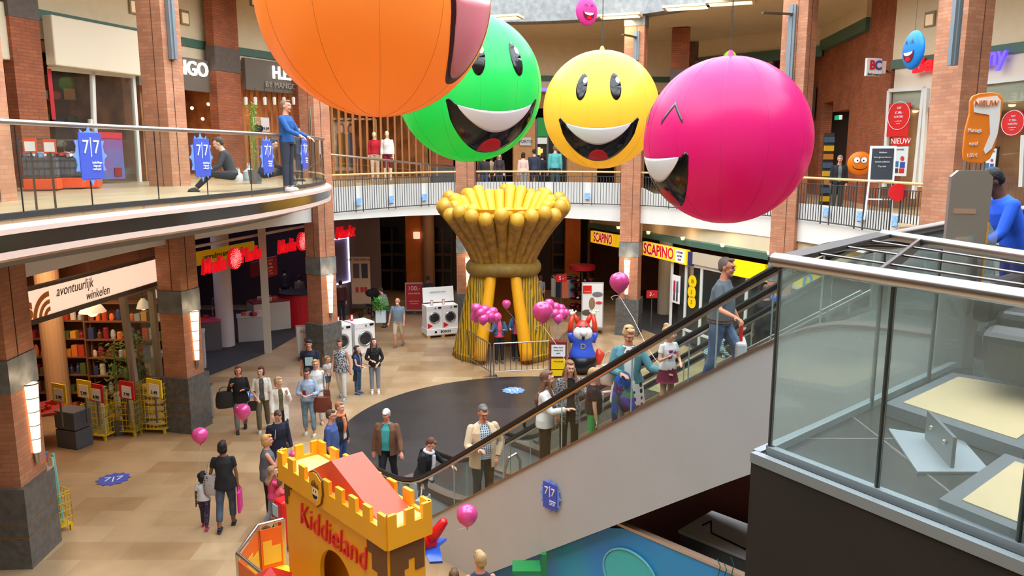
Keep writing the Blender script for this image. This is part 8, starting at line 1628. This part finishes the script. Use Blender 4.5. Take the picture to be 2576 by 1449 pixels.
W = world(t, B.arms[1][2]); o = thing('shopping_bag', 'white plastic bag with red handles held by the man in the grey T-shirt', 'bag', W+Vector((.02, -.02, -.74)), t.rotation_euler.z+.3); MB().prism([(-.2, -.07), (.2, -.07), (.2, .07), (-.2, .07)], 0, .52).build('bag_body', mat('bag_plastic', (226, 230, 232), .35), o, bevel=.03); MB().tube([(-.09, 0, .5), (-.05, 0, .7), (.05, 0, .7), (.09, 0, .5)], .02, 6).build('red_handle', red, o); text('dada', Matrix.Translation((0, -.075, .25)), .1, mat('print_grey', (110, 120, 150)), o)
# ---- on the second escalator
t, B = rider('white haired man in blue checked shirt leaning on the second escalator', 1788, 800, 3.4, 0, check_mat('check_teal', (226, 232, 230), (90, 150, 170), (70, 110, 130), 11), (120, 116, 110), (224, 222, 220), True, 'ruddy', dict(lean=20, armR=((.3, .4, -.8), (.1, .9, -.2)), armL=((.4, .3, -.8), (.2, .8, -.4))), .8, .97, (60, 56, 54), 1.15, vox=FM)
t, B = rider('woman with dark red hair in black top on the second escalator', 1925, 714, 3.4, 80, (34, 34, 36), (40, 40, 44), (88, 40, 34), False, 'fair', {}, .6, .97, (40, 38, 38), 1.12, vox=FM, hairstyle='bob')
t, B = rider('person in blue top beside the dark red haired woman', 1960, 702, 3.7, 85, (52, 96, 170), (60, 64, 80), (58, 46, 42), True, 'fair', {}, .5, .97, (40, 38, 38), 1.1, vox=FM)
t, B = rider('person in dark floral top seen through the platform glass', 2110, 655, 3.4, 90, ramp_mat('floral_dark', 'noise', ((40, 44, 50), (120, 70, 90)), 14, .85, .5, .06), (50, 66, 72), (70, 54, 50), False, 'fair', dict(armR=((.5, .6, -.6), (.4, .8, 0))), .5, .97, (40, 38, 38), 1.1, vox=FM, hairstyle='short')
# ---- two balloon girls in the sheaf opening
t, B = person('young woman in pink top holding balloons at the left of the sheaf opening', standing(1256, 787, 1.66), -80, 1.66, (232, 80, 110), (30, 30, 34), (40, 30, 30), False, 'fair', dict(armR=((.3, .3, -.9), (.3, .9, .3)), armL=((.2, .4, -.8), (-.4, .8, .35))), .9, .97, (70, 84, 96), .98, vox=FM, jacket=((70, 92, 124), .5, -.12, .97), hairstyle='long'); gA = world(t, B.arms[0][2])
t, B = person('young woman with very long dark hair in pink top, right of the sheaf opening', standing(1300, 778, 1.7), -95, 1.7, (232, 80, 110), (30, 30, 34), (44, 30, 28), False, 'fair', dict(armR=((.3, .2, -.9), (-.2, .9, .1)), armL=((.35, .3, -.9), (.1, .9, -.1))), .9, .97, (60, 70, 80), 1.02, vox=FM, jacket=((74, 104, 140), .5, -.12, .97), hairstyle='straight'); gB = world(t, B.arms[1][2]); bag(t, (-.3, .2, 1.05), 'clear plastic bag of prizes held by the right balloon girl', (206, 214, 206), (.34, .16, .36), .12)
for k, (x, y) in enumerate(((1198, 777), (1219, 781), (1239, 786), (1208, 788), (1228, 792), (1197, 797), (1215, 803), (1232, 797), (1248, 799))):
    pink(x, y, 14, 22.6+.12*(k % 3), 'pink balloon in the left bunch held by the young women', 'pink balloons of the left bunch', tuple(gA))
pink(1274, 765, 11, 24.2, 'single small pink balloon above the two young women', None, tuple(gB))
for k, (x, y) in enumerate(((1381, 765), (1397, 774), (1410, 778), (1396, 790), (1411, 790), (1421, 790), (1404, 801))):
    pink(x, y, 13, 22.3+.12*(k % 3), 'pink balloon in the right bunch left of the inflatable figure', 'pink balloons of the right bunch', (1.35, 23.1, 1.05))
pink(1365, 785, 26, 11.9, 'large looking pink balloon between the sheaf opening and the right bunch', None, tuple(EP(3.1, .72)+Vector((.1, 0, 1.2))), True)
pink(1175, 1297, 27, 9.6, 'pink balloon in front of the grey escalator side panel', None, None, True); pink(740, 1146, 12, 12.6, 'pink balloon peeping out behind the castle top')
# ---- bottom edge heads
t, B = person('blonde woman with hair pinned up, seen from behind at the bottom edge', standing(1208, 1388, 1.68), 95, 1.68, (60, 60, 90), (60, 60, 66), (206, 170, 120), False, 'ruddy', dict(hyaw=20), 0, .97, (60, 50, 50), 1.0, vox=NM, hairstyle='short', glasses=True)
t, B = person('child with brown hair at the bottom edge beside the blonde woman', standing(1142, 1434, 1.2), 90, 1.2, (120, 90, 110), (60, 60, 66), (120, 92, 62), True, 'fair', {}, .4, .97, (60, 50, 50), 1.0, True, vox=NM)
# ---- dim people in the shops and the corridor
t, B = person('person in checked shirt standing inside the dark electronics shop', standing(548, 727, 1.75), 110, 1.75, check_mat('check_dim', (50, 48, 56), (100, 96, 104), (90, 84, 96), 10), (36, 36, 42), (60, 50, 46), True, 'fair', {}, .5, .97, vox=FF, face_on=False)
t, B = person('person in dark clothes at the counter near the violet light', standing(715, 675, 1.75), 100, 1.75, (56, 52, 60), (40, 40, 46), (40, 34, 34), True, 'fair', {}, .9, .97, vox=FF, face_on=False)
t, B = person('person in grey jacket waiting at the round red counter', standing(752, 690, 1.68), 130, 1.68, (120, 108, 104), (60, 58, 60), (44, 38, 36), False, 'fair', {}, .9, .97, vox=FF, hairstyle='bob', face_on=False)
t, B = person('person in dark maroon jacket right behind the third column', standing(856, 705, 1.72), 120, 1.72, (84, 40, 42), (44, 40, 44), (60, 44, 40), True, 'fair', {}, .95, .97, vox=FF, face_on=False)
t, B = person('dark dressed person beside the round taupe pillar in the corridor', standing(1076, 693, 1.75), 80, 1.75, (54, 52, 56), (40, 40, 44), (50, 38, 34), True, 'brown', {}, .4, .97, vox=FF, face_on=False)
t, B = person('person in grey checked shirt behind the pushchair', standing(968, 722, 1.6), 150, 1.6, check_mat('check_grey', (160, 164, 160), (110, 116, 116), (120, 130, 130), 9), (60, 62, 70), (70, 54, 46), False, 'fair', dict(lean=18), .9, .97, vox=FF, face_on=False)
t, B = person('person in grey shirt beside the clothes rail at the shoe shop', standing(1360, 692, 1.66), 110, 1.66, (150, 148, 146), (34, 32, 36), (100, 40, 40), False, 'fair', {}, .4, .97, vox=FF, face_on=False, hairstyle='bob')
# ---- upper galleries
GZ = 5.95
t, B = person('man in blue jacket leaning with both hands on the gallery handrail', pY(712, 300, 17.2)*1, -10, 1.82, (34, 84, 150), (54, 58, 72), (140, 110, 86), True, 'ruddy', dict(armR=((.15, .55, -.8), (-.05, .8, -.35)), armL=((.15, .45, -.9), (.0, .8, -.35)), hyaw=-8), .95, .97, (210, 210, 206), 1.05, vox=.01, top_name='jacket'); Pm = pz(716, 250, GZ+1.82); t.location = (Pm.x, Pm.y, GZ)
for lab, px, py, H, face, top, bot, hair, male, hs in (('bald person in dark jacket behind the man in blue', 748, 322, 1.5, 60, (50, 56, 70), (60, 60, 66), (200, 150, 110), True, 'crop'),):
    P = pY(px, py, 21.3); H = P.z-GZ; P.z = GZ; t, B = person(lab, P, face, H, top, bot, hair, male, 'fair', {}, .95, .97, vox=FF)
t, B = person('person in dark jacket bending over the shop bins behind the nearest star sign', standing(208, 322, 1.7, GZ), 150, 1.7, (60, 62, 74), (44, 44, 52), (140, 130, 126), True, 'fair', dict(lean=25, armR=((.2, .8, -.7), (0, .9, -.3)), armL=((.2, .8, -.7), (0, .9, -.3))), .95, .97, vox=.012)
def sitting(lab, px, py, col, hair, face, male=True, pitch=0):
    P = pz(px, py, GZ+.1); t, B = person(lab, Vector((P.x, P.y, GZ-.02)), face, 1.7, col, (40, 42, 52), hair, male, 'fair', dict(lean=18, legR=((.25, 1, .12), (-.1, .75, -.75)), legL=((.25, 1, .12), (-.1, .75, -.75)), armR=((.3, .6, -.7), (-.2, .9, -.1)), armL=((.3, .6, -.7), (-.2, .9, -.1)), hpitch=pitch), .95, .97, vox=.014, face_on=False)
    t.location.z = GZ; return t
sitting('person in dark jacket sitting on a low seat left of the white carrier bags', 585, 468, (56, 58, 66), (80, 60, 50), 200); sitting('person in black sitting on a low seat behind the third star sign', 665, 462, (34, 34, 40), (50, 40, 36), 20)
for k, (px, py, s_) in enumerate(((600, 442, .85), (628, 440, 1.15))):
    P = pz(px, py+14, GZ); o = thing('carrier_bag', ['small white knotted carrier bag on the gallery floor', 'larger pale blue carrier bag standing on the gallery floor'][k], 'bag', P); m = MB(); m.lathe([(.12*s_, 0), (.15*s_, .08), (.14*s_, .22*s_), (.04*s_, .3*s_), (.06*s_, .38*s_)], seg=14); m.build('bag_body', mat('carrier_%d' % k, [(226, 228, 230), (190, 214, 228)][k], .5, noise=.15), o, smooth=True); MB().tube([(-.05, 0, .3*s_), (-.03, 0, .42*s_), (.03, 0, .42*s_), (.05, 0, .3*s_)], .008, 5).build('strap', papyr, o)
for lab, px, py, H, face, top, bot, hair, male, hs, Y in (('woman in pale pink jacket walking away on the far gallery', 1316, 383, 1.62, 95, (226, 190, 176), (150, 144, 138), (50, 36, 34), False, 'curly', 30.9),
        ('man in dark blue shirt beside the woman in pink on the far gallery', 1344, 374, 1.74, 90, (48, 54, 74), (40, 42, 50), (34, 28, 28), True, 'crop', 31.2), ('person in black top between the two men on the far gallery', 1364, 384, 1.62, 90, (44, 42, 48), (40, 40, 46), (50, 40, 38), False, 'bob', 31.6),
        ('man in turquoise shirt walking away on the far gallery', 1396, 364, 1.8, 85, (88, 178, 178), (54, 70, 76), (120, 104, 92), True, 'short', 31.0), ('person in dark coat behind the wheat sheaf top on the far gallery', 1218, 388, 1.7, -90, (54, 56, 60), (60, 80, 110), (70, 50, 40), True, 'short', 31),
        ('woman with long hair in dark top next to the person in the dark coat', 1256, 384, 1.66, -80, (60, 50, 56), (50, 50, 56), (120, 90, 64), False, 'long', 31.2), ('person in beige coat under the green ball on the far gallery', 1236, 390, 1.62, 100, (190, 160, 120), (70, 60, 60), (90, 70, 50), False, 'bob', 31.5)):
    P = pY(px, 430, Y); P.z = 5.1; hh = pY(px, py, Y).z-5.1; person(lab, P, face, hh, top, bot, hair, male, 'fair', {}, .95, .97, vox=FF, hairstyle=hs, face_on=False)
P = pY(2110, 440, 22.0); P.z = 5.1; t, B = person('grey haired man in black leather jacket on the right gallery', P, -100, pY(2110, 390, 22.0).z-5.1, (110, 116, 122), (60, 62, 56), (150, 140, 130), True, 'ruddy', dict(hpitch=-15, hyaw=-15), .95, .97, vox=.012, jacket=((30, 32, 36), .3, .14))
# mannequins
for lab, px, py, Y, top, bot in (('mannequin in red cardigan behind the ramp rail', 943, 330, 28.9, (200, 30, 46), (226, 200, 170)), ('mannequin in white blouse and dark red skirt behind the ramp rail', 975, 328, 28.6, (232, 226, 220), (120, 24, 40))):
    P = pY(px, 400, Y); P.z = 5.72; hh = pY(px, py, Y).z-5.72; person(lab, P, -90, hh, top, bot, None, False, 'fair', {}, .9, .55 if px > 960 else .95, None, vox=FF, face_on=False, mannequin=True)
# ---- people at the massage chairs, right edge
P = pd(2548, 420, 6.9); t, B = person('person with short black hair in bright blue long shirt bending at the right edge', Vector((P.x+.12, P.y, 4.95)), 175, P.z-4.95+.06, (34, 96, 232), (50, 60, 120), (22, 20, 22), True, 'dark', dict(lean=24, armL=((.2, .75, -.7), (-.1, .95, -.25)), armR=((.2, .75, -.7), (-.1, .95, -.3)), hpitch=-10), .75, .97, (60, 60, 66), 1.0, vox=.008, hairstyle='crop')
P = pd(2470, 505, 8.1); t, B = person('person in dark teal clothes leaning forward behind the grey monolith', Vector((P.x-.1, P.y, 4.95)), 0, 1.55, (30, 48, 62), (40, 44, 60), (40, 34, 32), True, 'dark', dict(lean=66, hpitch=-20, armL=((.2, .9, -.4), (0, 1, -.1)), armR=((.2, .9, -.4), (0, 1, -.1))), .8, .97, vox=.01)
# ================================================================ tidy: give every thing its own origin at its base
for o in list(bpy.data.objects):
    if '_k' in o.keys(): del o['_k']
bpy.context.view_layer.update()
for o in [x for x in C.objects if x.parent is None and x.type in ('EMPTY', 'MESH')]:
    if o.location.length > 1e-6 or o.get('kind') == 'structure' or o.type == 'MESH' and o.get('kind'): continue
    ms = [o] if o.type == 'MESH' else []
    ms += [c2 for c2 in o.children_recursive if c2.type == 'MESH']
    if not ms or any(m.data.users > 1 for m in ms): continue
    if any((c2.matrix_basis-Matrix.Identity(4)).to_translation().length > 1e-6 for c2 in o.children): continue
    pts = [v.co for m in ms for v in m.data.vertices]
    if not pts: continue
    lo = Vector([min(p[i] for p in pts) for i in range(3)]); hi = Vector([max(p[i] for p in pts) for i in range(3)])
    base = Vector(((lo.x+hi.x)/2, (lo.y+hi.y)/2, lo.z)); T = Matrix.Translation(-base)
    for m in ms: m.data.transform(T)
    for c2 in o.children:
        if c2.type == 'LIGHT': c2.location -= base
    o.location = base

# second level: pieces that belong to a part
RULES = {'irises': ('eyes',), 'teeth': ('mouth',), 'tongue': ('mouth', 'tongue_outline'), 'eye_glint': ('eye',), 'pupil': ('eye_white',), 'price_paper': ('sign_card',), 'card_paper': ('card',), 'door_glass': ('door_ring', 'door_frame'), 'knob': ('control_panel',), 'display': ('control_panel',),
  'bulb': ('lamp_shade',), 'knot': ('balloon_skin',), 'plaque_foot': ('plate',), 'rule': ('board',), 'lettering': ('board', 'light_box', 'sign_panel', 'poster_sheet', 'sign_box', 'plate', 'sign_sheet', 'banner_sheet', 'advert_panel', 'yellow_panel', 'panel', 'chalk_surface', 'front_wall', 'plinth', 'bag_body', 'jumper', 'sign_board', 'sticker_star'),
  'printed_': ('poster_sheet', 'advert_panel', 'printed_panel', 'shirt', 'sign_sheet'), 'drawn_': ('shield',), 'swirl_line': ('swirl_disc',), 'castle_print': ('fence_panel',), 'shirt_print': ('shirt',), 'eyebrows': ('body',), 'eyes': (), 'seam': ('ball_skin',), 'ear_tip': (), 'strap': ('bag_body',), 'white_foot_shape': ('sign_board',), 'panel_clip': ('panel',)}
def base(n): return n.split('.')[0]
for o in [x for x in C.objects if x.parent is None and x.type == 'EMPTY']:
    kids = list(o.children)
    for c2 in kids:
        for k, ps in RULES.items():
            if base(c2.name) == k or (k.endswith('_') and base(c2.name).startswith(k)):
                for p in ps:
                    cand = [q for q in kids if base(q.name) == p and q is not c2]
                    if cand:
                        if len(cand) > 1 and c2.type == 'MESH':
                            ctr = lambda q: sum((Vector(v) for v in q.bound_box), Vector())/8
                            cc2 = ctr(c2); cand.sort(key=lambda q: (ctr(q)-cc2).length)
                        c2.parent = cand[0]; break
                break
